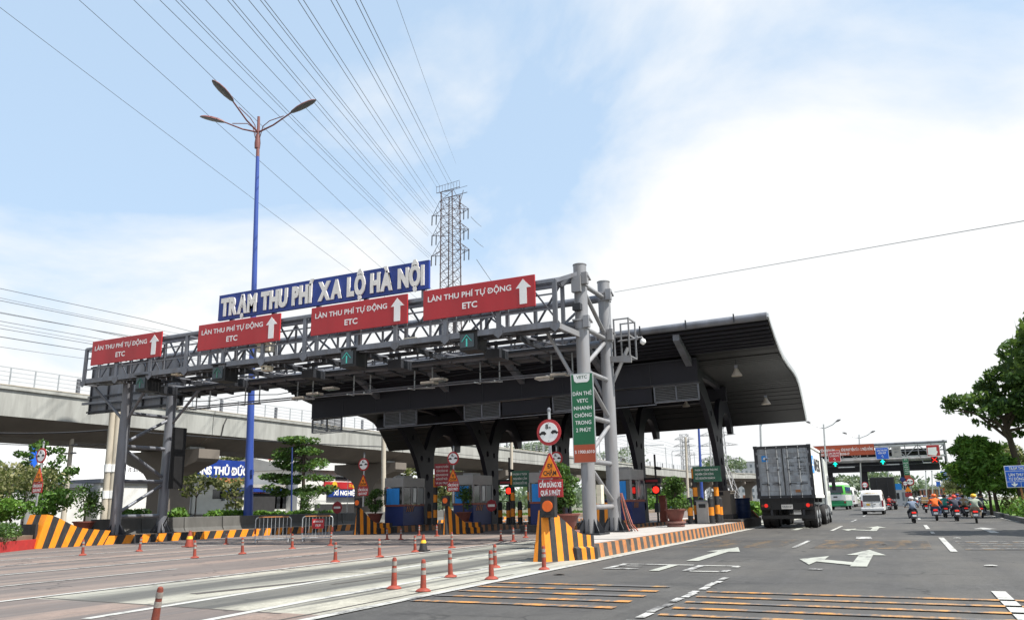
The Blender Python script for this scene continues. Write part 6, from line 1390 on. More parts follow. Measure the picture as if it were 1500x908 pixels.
c = at(1357, 750.5, Z=0); t = thing('parcel', 'tan cardboard box strapped behind a rider ahead on the left', 'box', (c.x, c.y-.62, .8)); M().bx(-.26, .26, -.22, .22, 0, .48).build('carton', 'bag_tan', t, local=True, bevel=.015); M().bx(-.265, .265, -.225, .225, .2, .26).build('tape', 'cream_box', t, local=True)

# ================================================================== FAR TOLL GANTRY AND CANOPY
def far_station():
    Y = 148.0; k = Y/150
    t = thing('toll_gantry', 'far grey truss gantry with signs and a dark canopy across the road', 'gantry', (-3, Y, 0))
    x0, x1 = -16.5*k, 7.1*k; zt, zm, zb = 9.75, 7.9, 5.5
    P_ = lambda px, py, y=Y: at(px, py, Y=y)
    M().bx(x0, x1-.9, Y+4, Y+6, zb+.25, zb+3.1).build('canopy_beam', 'navy', t); M().prism([(Y+3, 9.1), (Y+12, 8.0), (Y+16, 6.2), (Y+16, 6.4), (Y+12, 8.2), (Y+3, 9.3)], 'X', x0, x1-.6).build('canopy_roof', 'navy_panel', t)
    M().bx(x0, x1-1, Y+3.9, Y+3.99, zb+1.3, zb+1.36).build('light_rail', 'steel', t)
    for y in (Y, Y+1.6):
        for z in (zm, zt): M().bx(x0, x1, y-.1, y+.1, z-.12, z+.12).build('chord', 'galv', t)
        M().bx(x0, x1, y-.05, y+.05, (zm+zt)/2-.05, (zm+zt)/2+.05).build('rail', 'steel', t)
    M().tube([(x0, Y+.8, zm-.4), (x1-.5, Y+.8, zm-.4)], .32, 10).build('main_pipe', 'steel_light', t, smooth=True); M().tube([(x0, Y+.8, zt+.35), (x1+.5, Y+.8, zt+.35)], .22, 10).build('main_pipe', 'steel', t, smooth=True)
    n = 12
    for j in range(n+1):
        x = x0+(x1-x0)*j/n; M().bx(x-.08, x+.08, Y-.1, Y+.1, zm, zt).build('post', 'steel_light', t)
        if j < n:
            a, b = (zm, zt) if j % 2 else (zt, zm); M().bar((x, Y, a), (x+(x1-x0)/n, Y, b), .14).build('diagonal', 'steel_light', t)
    M().tube([(x1, Y+.8, zm-1), (x1, Y+.8, zt+.6)], .22, 10).build('end_post', 'steel', t, smooth=True)
    for px, w in ((1223, .5), (1274, .55), (1333, .5)):
        c = at(px, 745, Y=Y+5); M().prism([(c.x-w, 0), (c.x+w*.6, 0), (c.x+w*.6, zb+.4), (c.x-w*1.5, zb+.4)], 'Y', Y+4.5, Y+5.3).build('column', 'navy', t)
    return Y
FY = far_station()
def flat_sign(label, name, px0, py0, px1, py1, Y, mt, lines=(), cat_='sign', border=None, group=None, post=None, kind=None):
    a, b = at(px0, py0, Y=Y), at(px1, py1, Y=Y); x0, x1, z0, z1 = a.x, b.x, b.z, a.z; w, h = x1-x0, z1-z0
    t = thing(name, label, cat_, ((x0+x1)/2, Y, z0), group=group)
    th = .03+.0004*Y
    if border: M().bx(x0, x1, Y, Y+th, z0, z1).build('frame', border, t); e = min(w, h)*.03; pn = M().bx(x0+e, x1-e, Y-.02, Y, z0+e, z1-e).build('panel', mt, t)
    else: pn = M().bx(x0, x1, Y-.02, Y+th, z0, z1).build('panel', mt, t)
    for s, u0, u1, v, c, m_ in lines: text(pn, s, m_, x0+w*u0, x0+w*u1, z0+h*v, c*h, Y-.03-.0006*Y, .015)
    if post:
        for u, m_, r_ in post: M().tube([(x0+w*u, Y+th+r_, 0), (x0+w*u, Y+th+r_, z1-.1*h)], r_, 8).build('post', m_, t, smooth=True)
    return t, x0, x1, z0, z1
# far banner: slightly higher towards the right as hung
flat_sign('long red banner with white and orange words hung on the far gantry', 'banner', 1187, 657, 1281, 661.5, FY-.5, 'brick_red', (), 'banner') if False else None
t, x0, x1, z0, z1 = flat_sign('long red banner with white and one orange word hung on the far gantry', 'banner', 1160, 655, 1281, 660, FY-.5, 'brick_red', (), 'banner')
M().bx(x0, x1, FY-.55, FY-.42, z0-.6, z0+.02).build('panel', 'brick_red', t)
w = x1-x0
for s, u0, u1, m_ in (('XE KHÔNG ĐỦ ĐIỀU KIỆN VÀO LÀN', .08, .525, 'white'), ('ETC', .54, .59, 'beacon_orange'), ('SẼ BỊ PHẠT TIỀN TỪ 1 - 2 TRIỆU ĐỒNG', .605, .985, 'white')): text(t, s, m_, x0+u0*w, x0+u1*w, z0+.16, .4, FY-.62, .02)
text(t, 'THEO NGHỊ ĐỊNH 123/2021/NĐ-CP', 'white', x0+.33*w, x0+.70*w, z0-.48, .36, FY-.6, .02)
flat_sign('small red lane sign with a white arrow on the far gantry', 'lane_sign', 1212, 660, 1232, 676, FY-.8, 'sign_red', (('LÀN THU PHÍ', .1, .9, .68, .15, 'white'), ('TỰ ĐỘNG ETC', .1, .9, .45, .15, 'white'), ('↑', .4, .6, .1, .22, 'white')), group='lane signs on the far gantry', border='white')
flat_sign('blue lane sign with a white arrow on the far gantry', 'lane_sign', 1281.5, 655.5, 1303, 672, FY-.8, 'sign_blue_bright', (('LÀN THU PHÍ', .12, .88, .68, .15, 'white'), ('HỖN HỢP', .2, .8, .45, .15, 'white'), ('↑', .42, .58, .1, .24, 'white')), group='lane signs on the far gantry', border='white')
flat_sign('pale grey blank back-side lane sign on the far gantry', 'lane_sign', 1305, 653, 1321, 668, FY-.8, 'booth_grey', (('LÀN XE', .2, .8, .65, .14, 'steel'), ('MÁY', .3, .7, .35, .14, 'steel')), group='lane signs on the far gantry', border='galv')
t, x0, x1, z0, z1 = flat_sign('red lane sign covered by a torn white sheet, right end of far gantry', 'lane_sign', 1356, 651.5, 1378, 667.5, FY-.8, 'sign_red', (), group='lane signs on the far gantry', border='white')
M().prism([(x0+.15, z0+.25), (x0+1.3, z0+.1), (x0+1.6, z0+.7), (x1-.5, z0+.9), (x1-.45, z1-.4), (x0+.2, z1-.45)], 'Y', FY-.9, FY-.86).build('paper_sheet', 'white', t)
for k, (px, py, m_, lb) in enumerate(((1223.5, 679.5, 'lit_green', 'lit green arrow signal below the small red far sign'), (1293, 676, 'lit_green', 'lit green arrow signal below the blue far sign'), (1369, 673, 'lit_red', 'lit red cross signal at the right end of the far gantry'))):
    c = at(px, py, Y=FY-.8); t = thing('lane_signal', lb, 'traffic signal', c, group='lit lane signals on the far gantry'); s = .42
    M().bx(-s*1.2, s*1.2, .05, .5, -s*1.2, s*1.2).build('housing', 'black', t, local=True); q = M()
    if m_ == 'lit_green': q.prism([(-s*.3, -s*.9), (s*.3, -s*.9), (s*.3, -s*.1), (s*.95, -s*.1), (0, s*.95), (-s*.95, -s*.1), (-s*.3, -s*.1)], 'Y', 0, .04)
    else:
        for d in (-1, 1): q.bar((-s*.85, .0, -s*.85*d), (s*.85, .0, s*.85*d), .4, .04) if d > 0 else q.bar((-s*.85, .02, s*.85), (s*.85, .02, -s*.85), .4, .04)
    q.build('lit_symbol', m_, t, local=True)
for px, py, lb in ((1240, 684, 'white floodlight bar under the far gantry, left'), (1305, 680, 'white floodlight bar under the far gantry, middle'), (1365, 677, 'white floodlight bar under the far gantry, right')):
    c = at(px, py, Y=FY-.5); t = thing('floodlight', lb, 'lamp', c, group='floodlight bars under the far gantry'); M().box((0, 0, 0), (2.6, .3, .16)).build('housing', 'galv', t, local=True); M().bar((-1.2, 0, 0), (-1.6, 0, 1.1), .1).build('arm', 'steel', t, local=True)
t, x0, x1, z0, z1 = flat_sign('far green banner with an orange foot on a far canopy column', 'banner', 1321.5, 671, 1334, 700, FY-1, 'sign_green', (('VETC', .2, .8, .9, .05, 'white'), ('DÁN THẺ', .12, .88, .74, .045, 'white'), ('VETC', .25, .75, .64, .045, 'white'), ('NHANH', .15, .85, .54, .045, 'white'), ('CHÓNG', .15, .85, .44, .045, 'white'), ('TRONG', .15, .85, .34, .045, 'white'), ('2 PHÚT', .15, .85, .24, .045, 'white')), 'banner', border='galv')
M().bx(x0, x1, FY-1.06, FY-1.03, z0-.05, z0+.15*(z1-z0)).build('panel', 'brick_red', t)
for px, py, r_, m1, m2, lb in ((1333, 705, .62, 'sign_red', 'white', 'far round red and white distance sign below the far green banner'), (1326, 707.5, .42, 'sign_red', 'white', 'smaller far round sign below the blue disc'), (1322, 702, .4, 'booth_blue', 'booth_blue', 'far small dark blue round sign beside the green banner'), (1267, 710, .5, 'sign_red', 'white', 'far round distance sign above the white van')):
    c = at(px, py, Y=FY-4); t = thing('road_sign', lb, 'road sign', (c.x, FY-4, 0), group='far round signs'); M().tube([(c.x, FY-3.9, 0), (c.x, FY-3.9, c.z)], .06, 6).build('pole', 'galv', t); M().disc((c.x, FY-4, c.z), r_, .05, 20).build('plate', m1, t); M().disc((c.x, FY-4.04, c.z), r_*.72, .03, 20).build('face', m2, t)
    if m2 == 'white':
        for d in (-1, 1): q = M(); car_shape(q, c.x+d*r_*.4, c.z, r_*.62, FY-4.06, -d); q.build('car_symbol', 'black', t)
c = at(1330, 716, Y=FY-4); t = thing('road_sign', 'far orange triangle sign with dark red plates below', 'road sign', (c.x, FY-4, 0)); M().prism([(c.x-.5, c.z-.4), (c.x+.5, c.z-.4), (c.x, c.z+.5)], 'Y', FY-4.02, FY-3.97).build('triangle', 'sign_orange', t); M().bx(c.x-.5, c.x+.5, FY-4.02, FY-3.98, c.z-1.2, c.z-.55).build('plate', 'plate_red', t); M().tube([(c.x, FY-3.9, 0), (c.x, FY-3.9, c.z)], .05, 6).build('pole', 'galv', t)
c = at(1319, 722, Y=FY+3); t = thing('toll_booth', 'far pale booth with a light blue top right of the black box truck', 'toll booth', (c.x, FY+3, 0)); M().bx(-.8, .8, -1, 1, 0, 2.6).build('wall', 'wall_pale', t, local=True); M().bx(-.85, .3, -1.05, 1.05, 2.6, 3.6).build('top', 'curtain_blue', t, local=True); M().bx(-.6, -.2, -1.02, -1, 1.1, 2.1).build('window', 'glass_dark', t, local=True); M().bx(.2, .7, -1.02, -1, .8, 2.2).build('window', 'glass_pale', t, local=True)
c = at(1322, 735, Z=0); t = thing('water_barrier', 'orange and white barrier blocks on the road beyond the van', 'barrier', (c.x, c.y, 0)); M().prism([(-1.2, 0), (1.2, 0), (1.0, 1.1), (-1.0, 1.1)], 'Y', -.3, .3).build('block', 'white', t, local=True); M().prism([(-.6, 1.11), (.6, 1.11), (.5, 1.8), (-.4, 1.8)], 'Y', -.25, .25).build('top_block', 'orange_plastic', t, local=True)

# blue road signs on the right verge
Yb = 52.0
t, x0, x1, z0, z1 = flat_sign('large blue road sign with two white arrows on an orange post, right edge', 'road_sign', 1470, 682, 1519, 713, Yb, 'sign_blue_bright', (('TRẠM THU PHÍ', .16, .88, .8, .13, 'white'), ('LÀN THU PHÍ', .12, .8, .52, .12, 'white'), ('TỰ ĐỘNG ETC', .1, .84, .33, .12, 'white')), 'road sign', border='white')
wx = (x1-x0)
M().bx(x0+.03, x1-.03, Yb-.035, Yb-.028, z0+.74*(z1-z0), z0+.755*(z1-z0)).build('divider', 'white', t); M().bx(x0+.03, x1-.03, Yb-.035, Yb-.028, z0+.26*(z1-z0), z0+.275*(z1-z0)).build('divider', 'white', t); M().bx(x0+.485*wx, x0+.495*wx, Yb-.035, Yb-.028, z0+.02, z0+.26*(z1-z0)).build('divider', 'white', t)
for u in (.27, .74):
    cx_ = x0+u*wx; zz = z0+.04*(z1-z0); k_ = (z1-z0)*.2
    M().prism([(cx_-.04, zz+k_), (cx_-.04, zz+k_*.55), (cx_-.14, zz+k_*.75), (cx_-.14, zz+k_*.5), (cx_, zz), (cx_+.14, zz+k_*.5), (cx_+.14, zz+k_*.75), (cx_+.04, zz+k_*.55), (cx_+.04, zz+k_)], 'Y', Yb-.037, Yb-.03).build('arrow', 'white', t)
M().tube([(x0+.5*wx, Yb+.12, .1), (x0+.45*wx, Yb+.1, z1-.2)], .045, 8).build('post', 'orange_worn', t, smooth=True)
flat_sign('far blue road sign above the motorbikes, upper left of the feathery tree', 'road_sign', 1377, 690, 1393, 704, 170, 'sign_blue_bright', (('TRẠM THU PHÍ', .1, .9, .7, .12, 'white'), ('LÀN XE MÁY', .1, .7, .4, .12, 'white'), ('LÀN Ô TÔ', .1, .6, .15, .12, 'white')), 'road sign', post=((.5, 'galv', .1),))
flat_sign('far blue road sign half hidden by the feathery tree trunks', 'road_sign', 1402, 705, 1418, 715, 140, 'sign_blue_bright', (('QUẬN 9', .15, .85, .45, .2, 'white'),), 'road sign', post=((.5, 'galv', .1),))
flat_sign('tiny far blue triangle-topped sign, left of a pair', 'road_sign', 1371, 705, 1378, 712, 230, 'sign_blue_bright', (), 'road sign', post=((.5, 'galv', .1),)); flat_sign('tiny far blue sign, right of a pair', 'road_sign', 1384, 706, 1391, 711, 230, 'sign_blue_bright', (), 'road sign', post=((.5, 'galv', .1),))
for px, pt, lb in ((1357, 690, 'far thin lamp pole left of the far blue sign'), (1366, 690, 'far thin lamp pole, second left of the far blue sign'), (1414, 693, 'grey traffic signal pole among the feathery tree trunks')):
    b = at(px, 735, Y=180 if px < 1400 else 75); tp = at(px-1, pt, Y=b.y); t = thing('thin_pole', lb, 'pole', (b.x, b.y, 0)); M().tube([(b.x, b.y, 0), (tp.x, b.y, tp.z)], [.12, .08], 8).build('shaft', 'galv', t, smooth=True); M().lathe([(.1, 0), (.12, .2), (.02, .3)], (tp.x, b.y, tp.z-.1), 8).build('cap', 'steel', t)

# ================================================================== BUILDINGS
def block(name, label, x0, x1, y0, y1, h, wall, roof='roof_grey', roof_h=0, rows=0, cols=0, face='X', win='glass_pale', ww=.9, wh=1.3, base=0, group=None):
    t = thing(name, label, 'building', ((x0+x1)/2, (y0+y1)/2, 0), group=group)
    M().bx(x0, x1, y0, y1, base, h).build('wall', wall, t)
    if roof_h: xm = (x0+x1)/2; M().prism([(x0-.6, h+.02), (x1+.6, h+.02), (xm, h+roof_h)], 'Y', y0-.5, y1+.5).build('roof', roof, t)
    else: M().bx(x0-.25, x1+.25, y0-.25, y1+.25, h, h+.35).build('roof', roof, t)
    for r_ in range(rows):
        z = 1.6+(h-2.2)*(r_+.3)/rows
        for c_ in range(cols):
            if face in 'XB': y = y0+(y1-y0)*(c_+.5)/cols; f = M().bx(x1-.05, x1+.06, y-ww/2, y+ww/2, z, z+wh).build('window', 'galv', t); M().bx(x1+.06, x1+.08, y-ww*.42, y+ww*.42, z+.08, z+wh-.08).build('pane', win, f)
            if face in 'YB': x = x0+(x1-x0)*(c_+.5)/cols; f = M().bx(x-ww/2, x+ww/2, y0-.06, y0+.05, z, z+wh).build('window', 'galv', t); M().bx(x-ww*.42, x+ww*.42, y0-.08, y0-.06, z+.08, z+wh-.08).build('pane', win, f)
    return t
# freight warehouse with the blue name band, seen between the piers
XW = -62.0
a, b = at(262, 745, X=XW), at(432, 745, X=XW); z_s1, z_s0 = at(300, 676, X=XW).z, at(300, 699, X=XW).z
wh_ = block('warehouse', 'long white freight warehouse with a big blue name band behind the viaduct pier', XW-18, XW, a.y-3, b.y, z_s0-.9, 'wall_white', 'roof_grey', 0)
sb = M().bx(XW-.3, XW+.25, a.y-2, at(362, 690, X=XW).y, z_s0, z_s1+.25).build('name_band', 'sign_blue', wh_)
text(sb, 'SOTRANS THỦ ĐỨC', 'white', at(253, 690, X=XW).y, at(360, 690, X=XW).y, at(310, 694.5, X=XW).z, (at(310, 682, X=XW).z-at(310, 694.5, X=XW).z)*.86, XW+.28, .05, side='X')
M().bx(XW-.1, XW+.3, a.y-2, at(362, 690, X=XW).y, z_s0-.5, z_s0-.02).build('orange_band', 'orange_worn', wh_); M().bx(XW-.1, XW+.35, a.y-2.8, b.y, z_s0-1.35, z_s0-1.0).build('blue_strip', 'sign_blue', wh_)
text(wh_, 'SOTRANS', 'sign_red', at(370, 720, X=XW).y, at(388, 720, X=XW).y, at(380, 725, X=XW).z, .7, XW+.03, .04, side='X'); text(wh_, 'LOGISTICS', 'steel', at(371, 728, X=XW).y, at(384, 728, X=XW).y, at(380, 732, X=XW).z, .4, XW+.03, .02, side='X')
for k in range(3):
    y = at(285+50*k, 740, X=XW).y; M().bx(XW+.01, XW+.06, y-1.8, y+1.8, 0, 3.0).build('loading_door', 'opening_shade', wh_)  # flat panels, doorway shade put into their colour
for k in range(4): y = at(398+9*k, 740, X=XW).y; M().bx(XW+.01, XW+.05, y-.7, y+.7, 1.4, 2.8).build('window', 'glass_dark', wh_)
a = at(185, 675, X=-68); b = at(221, 705, X=-68)
t = thing('billboard', 'white billboard with grey words behind the left gantry columns', 'billboard', (-68, (a.y+b.y)/2, 0)); M().bx(-68.2, -68, a.y-9, b.y+.2, b.z-.2, a.z+1.2).build('panel', 'white', t); text(t, 'Keep it simple!', 'steel', at(166, 690, X=-68).y, at(219, 690, X=-68).y, b.z+.9, .55, -67.97, .01, side='X')
for y in (a.y-8, a.y-3, b.y-.5): M().tube([(-68.3, y, 0), (-68.3, y, b.z)], .12, 8).build('post', 'galv', t)
M().bx(-68.1, -67.95, a.y-9.7, a.y-9.05, b.z-1.2, a.z+1.5).build('blue_edge', 'sign_blue_bright', t)
a = at(264, 719, X=-57); b = at(288, 738, X=-57); t = thing('shop_sign', 'red telecom shop sign with white letters beside the parked truck cab', 'sign', (-57, (a.y+b.y)/2, 0)); M().bx(-57.1, -57, a.y, b.y, b.z, a.z).build('panel', 'sign_red', t); text(t, 'viettel', 'white', a.y+.3, b.y+1.2, b.z+.45, .6, -56.98, .04, side='X'); M().bx(-57.1, -56.99, a.y, b.y, b.z-1.6, b.z-.6).build('lower_panel', 'wall_white', t); M().bx(-57.1, -57, a.y, b.y, b.z-.5, b.z-.25).build('teal_strip', 'shirt_teal', t); M().bx(-57.15, -57.02, a.y+.2, b.y-.2, 0, b.z-1.6).build('support', 'galv', t)
# parked tractor cab facing right along the road
c = at(306, 757, X=-53.5); t = thing('tractor_unit', 'pale green-white long-nosed tractor cab parked behind the concrete barriers', 'truck', (-55, c.y, 0)); t.scale = (1.12, 1.12, 1.12); B = lambda q, n, m, p=t, **k: q.build(n, m, p, local=True, **k)
cb = B(M().prism([(-1.6, .9), (3.4, .7), (3.45, 1.7), (1.9, 1.95), (1.4, 2.9), (.6, 3.5), (-.6, 3.75), (-1.6, 3.6)], 'X', -1.2, 1.2), 'cab', 'truck_white', bevel=.1)
for y, r_ in ((2.5, .52), (-2.4, .52), (-3.6, .52)): wheel(t, 1.05, y, r_, .32); wheel(t, -1.05, y, r_, .32)
B(M().bx(1.205, 1.23, .35, 1.3, 2.05, 2.75), 'side_window', 'glass_dark', cb); B(M().bx(1.205, 1.23, -.9, -.45, 2.7, 3.1), 'sleeper_window', 'glass_dark', cb); B(M().bx(-.45, .45, -4.6, -1.6, .8, 1.05), 'chassis', 'black'); B(M().tube([(1.1, -1.75, 1), (1.1, -1.75, 3.9)], .1, 8), 'exhaust', 'galv'); B(M().bx(1.2, 1.45, 1.25, 1.4, 1.9, 2.6), 'mirror', 'glass_pale'); B(M().bx(-1.1, 1.1, -1.75, -1.62, .95, 3.3), 'air_deflector', 'black')
# depot with the red and blue bands
XD = -60.0
a = at(476, 705, X=XD); b = at(528, 716, X=XD)
dp = block('depot', 'white depot with red and blue name bands seen under the viaduct', XD-14, XD-.4, at(440, 720, X=XD).y, at(590, 720, X=XD).y, at(500, 690, X=XD).z, 'wall_white', 'roof_grey', 1.6)
pn = M().bx(XD-.2, XD, a.y, b.y+6, b.z, a.z).build('red_band', 'sign_red', dp); text(pn, 'Xí nghiệp', 'yellow', a.y+4.5, b.y-.5, b.z+.22, .36, XD+.02, .03, side='X'); M().disc((XD+.02, a.y+1.8, (a.z+b.z)/2), .45, .04, 14, axis='X').build('emblem', 'yellow', pn)
a2 = at(482, 717, X=XD); b2 = at(526, 727.5, X=XD); p2_ = M().bx(XD-.2, XD, a2.y, b2.y+10, b2.z, a2.z).build('blue_band', 'sign_blue', dp); text(p2_, 'XÍ NGHIỆP VẬT TƯ', 'white', a2.y+.8, b2.y+3.2, b2.z+.2, .5, XD+.02, .04, side='X')
for k in range(7): y = a.y-6+k*4.2; M().bx(XD-.39, XD-.33, y, y+3, at(500, 703, X=XD).z, at(500, 698, X=XD).z).build('window', 'glass_dark', dp)
M().bx(XD-.38, XD-.3, a2.y-2, b2.y+10, 0, b2.z-.8).build('shaded_front', 'opening_shade', dp)  # closed dark sheet on the wall, interior shade is in its colour
f = at(510, 697, X=-56); t = thing('flag', 'small red national flag on a pole in front of the depot', 'flag', (f.x, f.y, 0)); M().tube([(f.x, f.y, 0), (f.x, f.y, f.z+.8)], .04, 6).build('pole', 'galv', t); M().prism([(f.y, f.z-.5), (f.y+.7, f.z-.4), (f.y+1.4, f.z-.55), (f.y+1.4, f.z+.45), (f.y+.7, f.z+.6), (f.y, f.z+.5)], 'X', f.x-.02, f.x+.02).build('cloth', 'lit_red' if False else 'sign_red', t); M().disc((f.x+.03, f.y+.7, f.z), .22, .02, 5, axis='X').build('star', 'yellow', t)
f = at(392, 672, X=-66); t = thing('flag', 'red flag hanging among the trees above the warehouse', 'flag', (f.x, f.y, 0)); M().tube([(f.x, f.y, 0), (f.x, f.y, f.z+1.5)], .05, 6).build('pole', 'galv', t); M().prism([(f.y, f.z-.9), (f.y+.9, f.z-.7), (f.y+1.1, f.z+.8), (f.y, f.z+1)], 'X', f.x-.02, f.x+.02).build('cloth', 'plate_red', t)
# left edge sheds
a = at(-40, 690, X=-66); block('shed', 'shed with dark slate roof at the far left edge', -84, -66, at(-90, 700, X=-66).y, at(38, 700, X=-66).y, at(20, 704, X=-66).z, 'wall_pale', 'roof_slate', 2.2)
block('shed', 'cream low building behind the leaning pole at the left', -92, -72, at(10, 700, X=-72).y, at(172, 700, X=-72).y, at(90, 692, X=-72).z, 'wall_white', 'roof_grey', 0); block('shed', 'low white building beside the leaning utility pole', -72, -63, at(73, 730, X=-63).y, at(128, 730, X=-63).y, at(100, 714, X=-63).z, 'wall_white', 'roof_slate', 0)
block('shed', 'low dark-fronted shed between the left gantry columns', -72, -62.5, at(145, 735, X=-62.5).y, at(214, 735, X=-62.5).y, at(200, 708, X=-62.5).z, 'wall_white', 'roof_slate', 0); 
# grey service building beyond the depot and far blocks
block('service_building', 'grey concrete block above the depot roof', -86, -74, 92, 108, at(455, 650, X=-74).z*.62, 'wall_pale', 'roof_grey', 0, 2, 4)
for px0, px1, pt, Y, lb in ((1011, 1026, 682, 420, 'hazy white apartment tower left of the blue lamp post'), (1028, 1040, 680, 430, 'hazy white apartment tower right of the blue lamp post'), (1080, 1110, 676, 400, 'hazy white apartment block left of the container truck'), (1362, 1378, 712, 330, 'far low grey building above the motorbikes')):
    a, b = at(px0, 735, Y=Y), at(px1, pt, Y=Y); block('apartment_block', lb, a.x, b.x, Y, Y+12, b.z, 'wall_pale', 'wall_pale', 0, 6, 5, 'Y', 'glass_pale', (b.x-a.x)/9, 1.6, group='far apartment blocks')
for px0, px1, pt, Y, wl_, lb in ((1340, 1352, 719, 260, 'wall_pale', 'far pale building behind the motorbikes, left'), (1350, 1366, 717, 250, 'wall_brick', 'far dark brick house behind the motorbikes'), (1367, 1376, 716, 240, 'orange_worn', 'far orange-brown house behind the motorbikes'), (1378, 1396, 713, 245, 'brick_red', 'far red house wall, right of the orange-brown one')):
    a, b = at(px0, 735, Y=Y), at(px1, pt, Y=Y); block('house', lb, a.x, b.x, Y, Y+10, b.z, wl_, 'roof_grey', 0, 1, 3, 'Y', 'glass_dark', (b.x-a.x)/7, 1.4, group='far houses at the end of the road')

# ================================================================== TREES AND PLANTING
def V(px, py, Y): c = at(px, py, Y=Y); return c
# near big tree at the right edge
Yt = 58.0; base = V(1497, 745, Yt); tx = base.x+.1
bl = []
for px, py, r_ in ((1400, 590, .85), (1425, 583, 1.0), (1418, 605, .7), (1440, 565, .95), (1455, 600, 1.1), (1470, 575, 1.2), (1480, 545, 1.2), (1488, 515, 1.0), (1500, 560, 1.5), (1478, 610, 1.1), (1500, 610, 1.4), (1520, 540, 1.5), (1530, 590, 1.6), (1510, 495, 1.0), (1545, 520, 1.4), (1560, 570, 1.6), (1394, 598, .5), (1445, 585, .9), (1450, 625, .5), (1432, 618, .35), (1530, 640, 1.2), (1496, 640, .7)):
    p = V(px, py, Yt+random.uniform(-1.8, 1.8))
    for _ in range(3): k_ = r_*random.uniform(.5, .85); bl.append((p.x+random.uniform(-.6, .6)*r_, p.y+random.uniform(-.6, .6)*r_, p.z+random.uniform(-.35, .35)*r_, k_, k_, k_*.55))
tree('street_tree', 'tall dark broad-leaved tree leaning over the verge at the right edge', (tx, Yt, .1), 12, 5.6, 4, 0, 0, 13500, .2, 'leaf_dark', .26, blobs=bl, lean=(-.25, 0), group='street trees on the right verge')
tree('street_tree', 'broad-leaved tree nearer than the right edge tree, throwing shade on the road', (8.2, 33.5, .1), 9, 4, 3.2, 22, 1.1, 5000, .26, 'leaf_dark', .24, group='street trees on the right verge')
# feathery trees
def feathery(label, px, pb, Y, pt, rad, n, mt, r0=.15, trunks=1):
    b = V(px, pb, Y); top = V(px, pt, Y); h = top.z; t = thing('street_tree', label, 'tree', (b.x, Y, .1), group='street trees on the right verge')
    bl = []
    for k in range(64):
        a = random.uniform(0, 6.28); f = random.uniform(.36, 1)**.9; d = rad*math.sin(min(1, (1.08-f)*1.9)*1.57)*random.uniform(.25, 1.08); k_ = random.uniform(.13, .27)
        bl.append((b.x+d*math.cos(a), Y+d*math.sin(a), h*f-.3+random.uniform(-.25, .25), rad*k_, rad*k_, rad*k_*random.uniform(.35, .8)))
    for k in range(trunks): limbs((b.x+.45*k, Y+.3*k, .1), (b.x+.5*k-.1, Y+.2*k, h*.5), r0*(1-.15*k), [q[:3] for q in bl[k*6:k*6+8]]).build('trunk', 'bark', t, smooth=True)
    leaves(bl, n, .15, 2.9, .25).build('crown', mt, t, kind='stuff')
feathery('bright feathery tree with spreading fronds on the verge behind the motorbikes', 1440, 745, 58, 638, 2.15, 8500, 'leaf_bright', .12, 2); feathery('second feathery tree behind the blue road sign', 1462, 745, 66, 645, 2.4, 5500, 'leaf', .15, 1)
feathery('hazy feathery tree farther along the verge', 1418, 742, 95, 672, 2.2, 2200, 'leaf_olive', .14); feathery('small far tree between the far blue signs', 1404, 740, 125, 690, 3.2, 1500, 'leaf_olive', .15); feathery('leafy tree rising behind the right edge tree', 1496, 748, 75, 650, 3.6, 3600, 'leaf_olive', .16)
for k, (x, y) in enumerate(((6.4, 50), (6.9, 54), (8.3, 60), (7.4, 66), (8.6, 72), (10, 80))):
    t = thing('shrub', 'low scrubby green shrub on the right verge, %s from the near end' % names[k], 'shrub', (x, y, .13), group='scrub on the right verge'); leaves([(x+random.uniform(-1, 1), y+random.uniform(-1, 1), .5+random.random()*.5, .9, .9, .5) for _ in range(6)], 700, .16).build('foliage', 'leaf_olive' if k % 2 else 'leaf_bright', t, kind='stuff'); limbs((x, y, .1), (x, y, .7), .04, [(x+.3, y, 1), (x-.3, y+.2, .9)]).build('stem', 'bark', t)
# hedge and bushes at the far left
t = thing('hedge', 'clipped dark green hedge behind the red kerb at the left', 'hedge', (-30, 18, .26)); hb = [(-28.6-.62*k+random.uniform(-.1, .1), 17.9+.5*k+random.uniform(-.1, .1)+.2, .62, .5, .5, .4) for k in range(4)]+[(-29.5-.5*k, 17.6+.1*k, .6, .6, .6, .4) for k in range(3)]
leaves(hb, 3600, .075, 1.3).build('foliage', 'leaf_dark', t, kind='stuff'); M().prism([(-28.4, 17.9), (-30.3, 20.6), (-31.5, 20.6), (-30, 17)], 'Z', .2, .5).build('stems', 'earth', t)
def bush(label, px, py, X, w, h, mt, n=900, sz=.12, group='bushes along the left median'):
    c = at(px, py, X=X); t = thing('bush', label, 'bush', (X, c.y, .2), group=group); bl = [(X+random.uniform(-.5, .5)*w, c.y+random.uniform(-.5, .5)*w, c.z+h*random.uniform(.25, .8), w*.36, w*.36, h*.26) for _ in range(8)]
    leaves(bl, n, sz, 1.7).build('foliage', mt, t, kind='stuff'); limbs((X, c.y, .2), (X, c.y, c.z+h*.5), .035, [b[:3] for b in bl[:5]]).build('stem', 'bark', t)
bush('bright green bush above the clipped hedge at the left edge', 15, 766, -33, 1.9, 1.0, 'leaf_bright', 1500); bush('dull brown-green thicket at the far left edge', 10, 752, -38, 3.0, 2.6, 'leaf_olive', 2000); bush('dark thicket left of the far left sign post', 35, 755, -40, 3.4, 2.3, 'leaf_dark', 2200); bush('low bright bush beside the far left sign post', 75, 760, -35, 1.6, 1.4, 'leaf_bright', 1000)
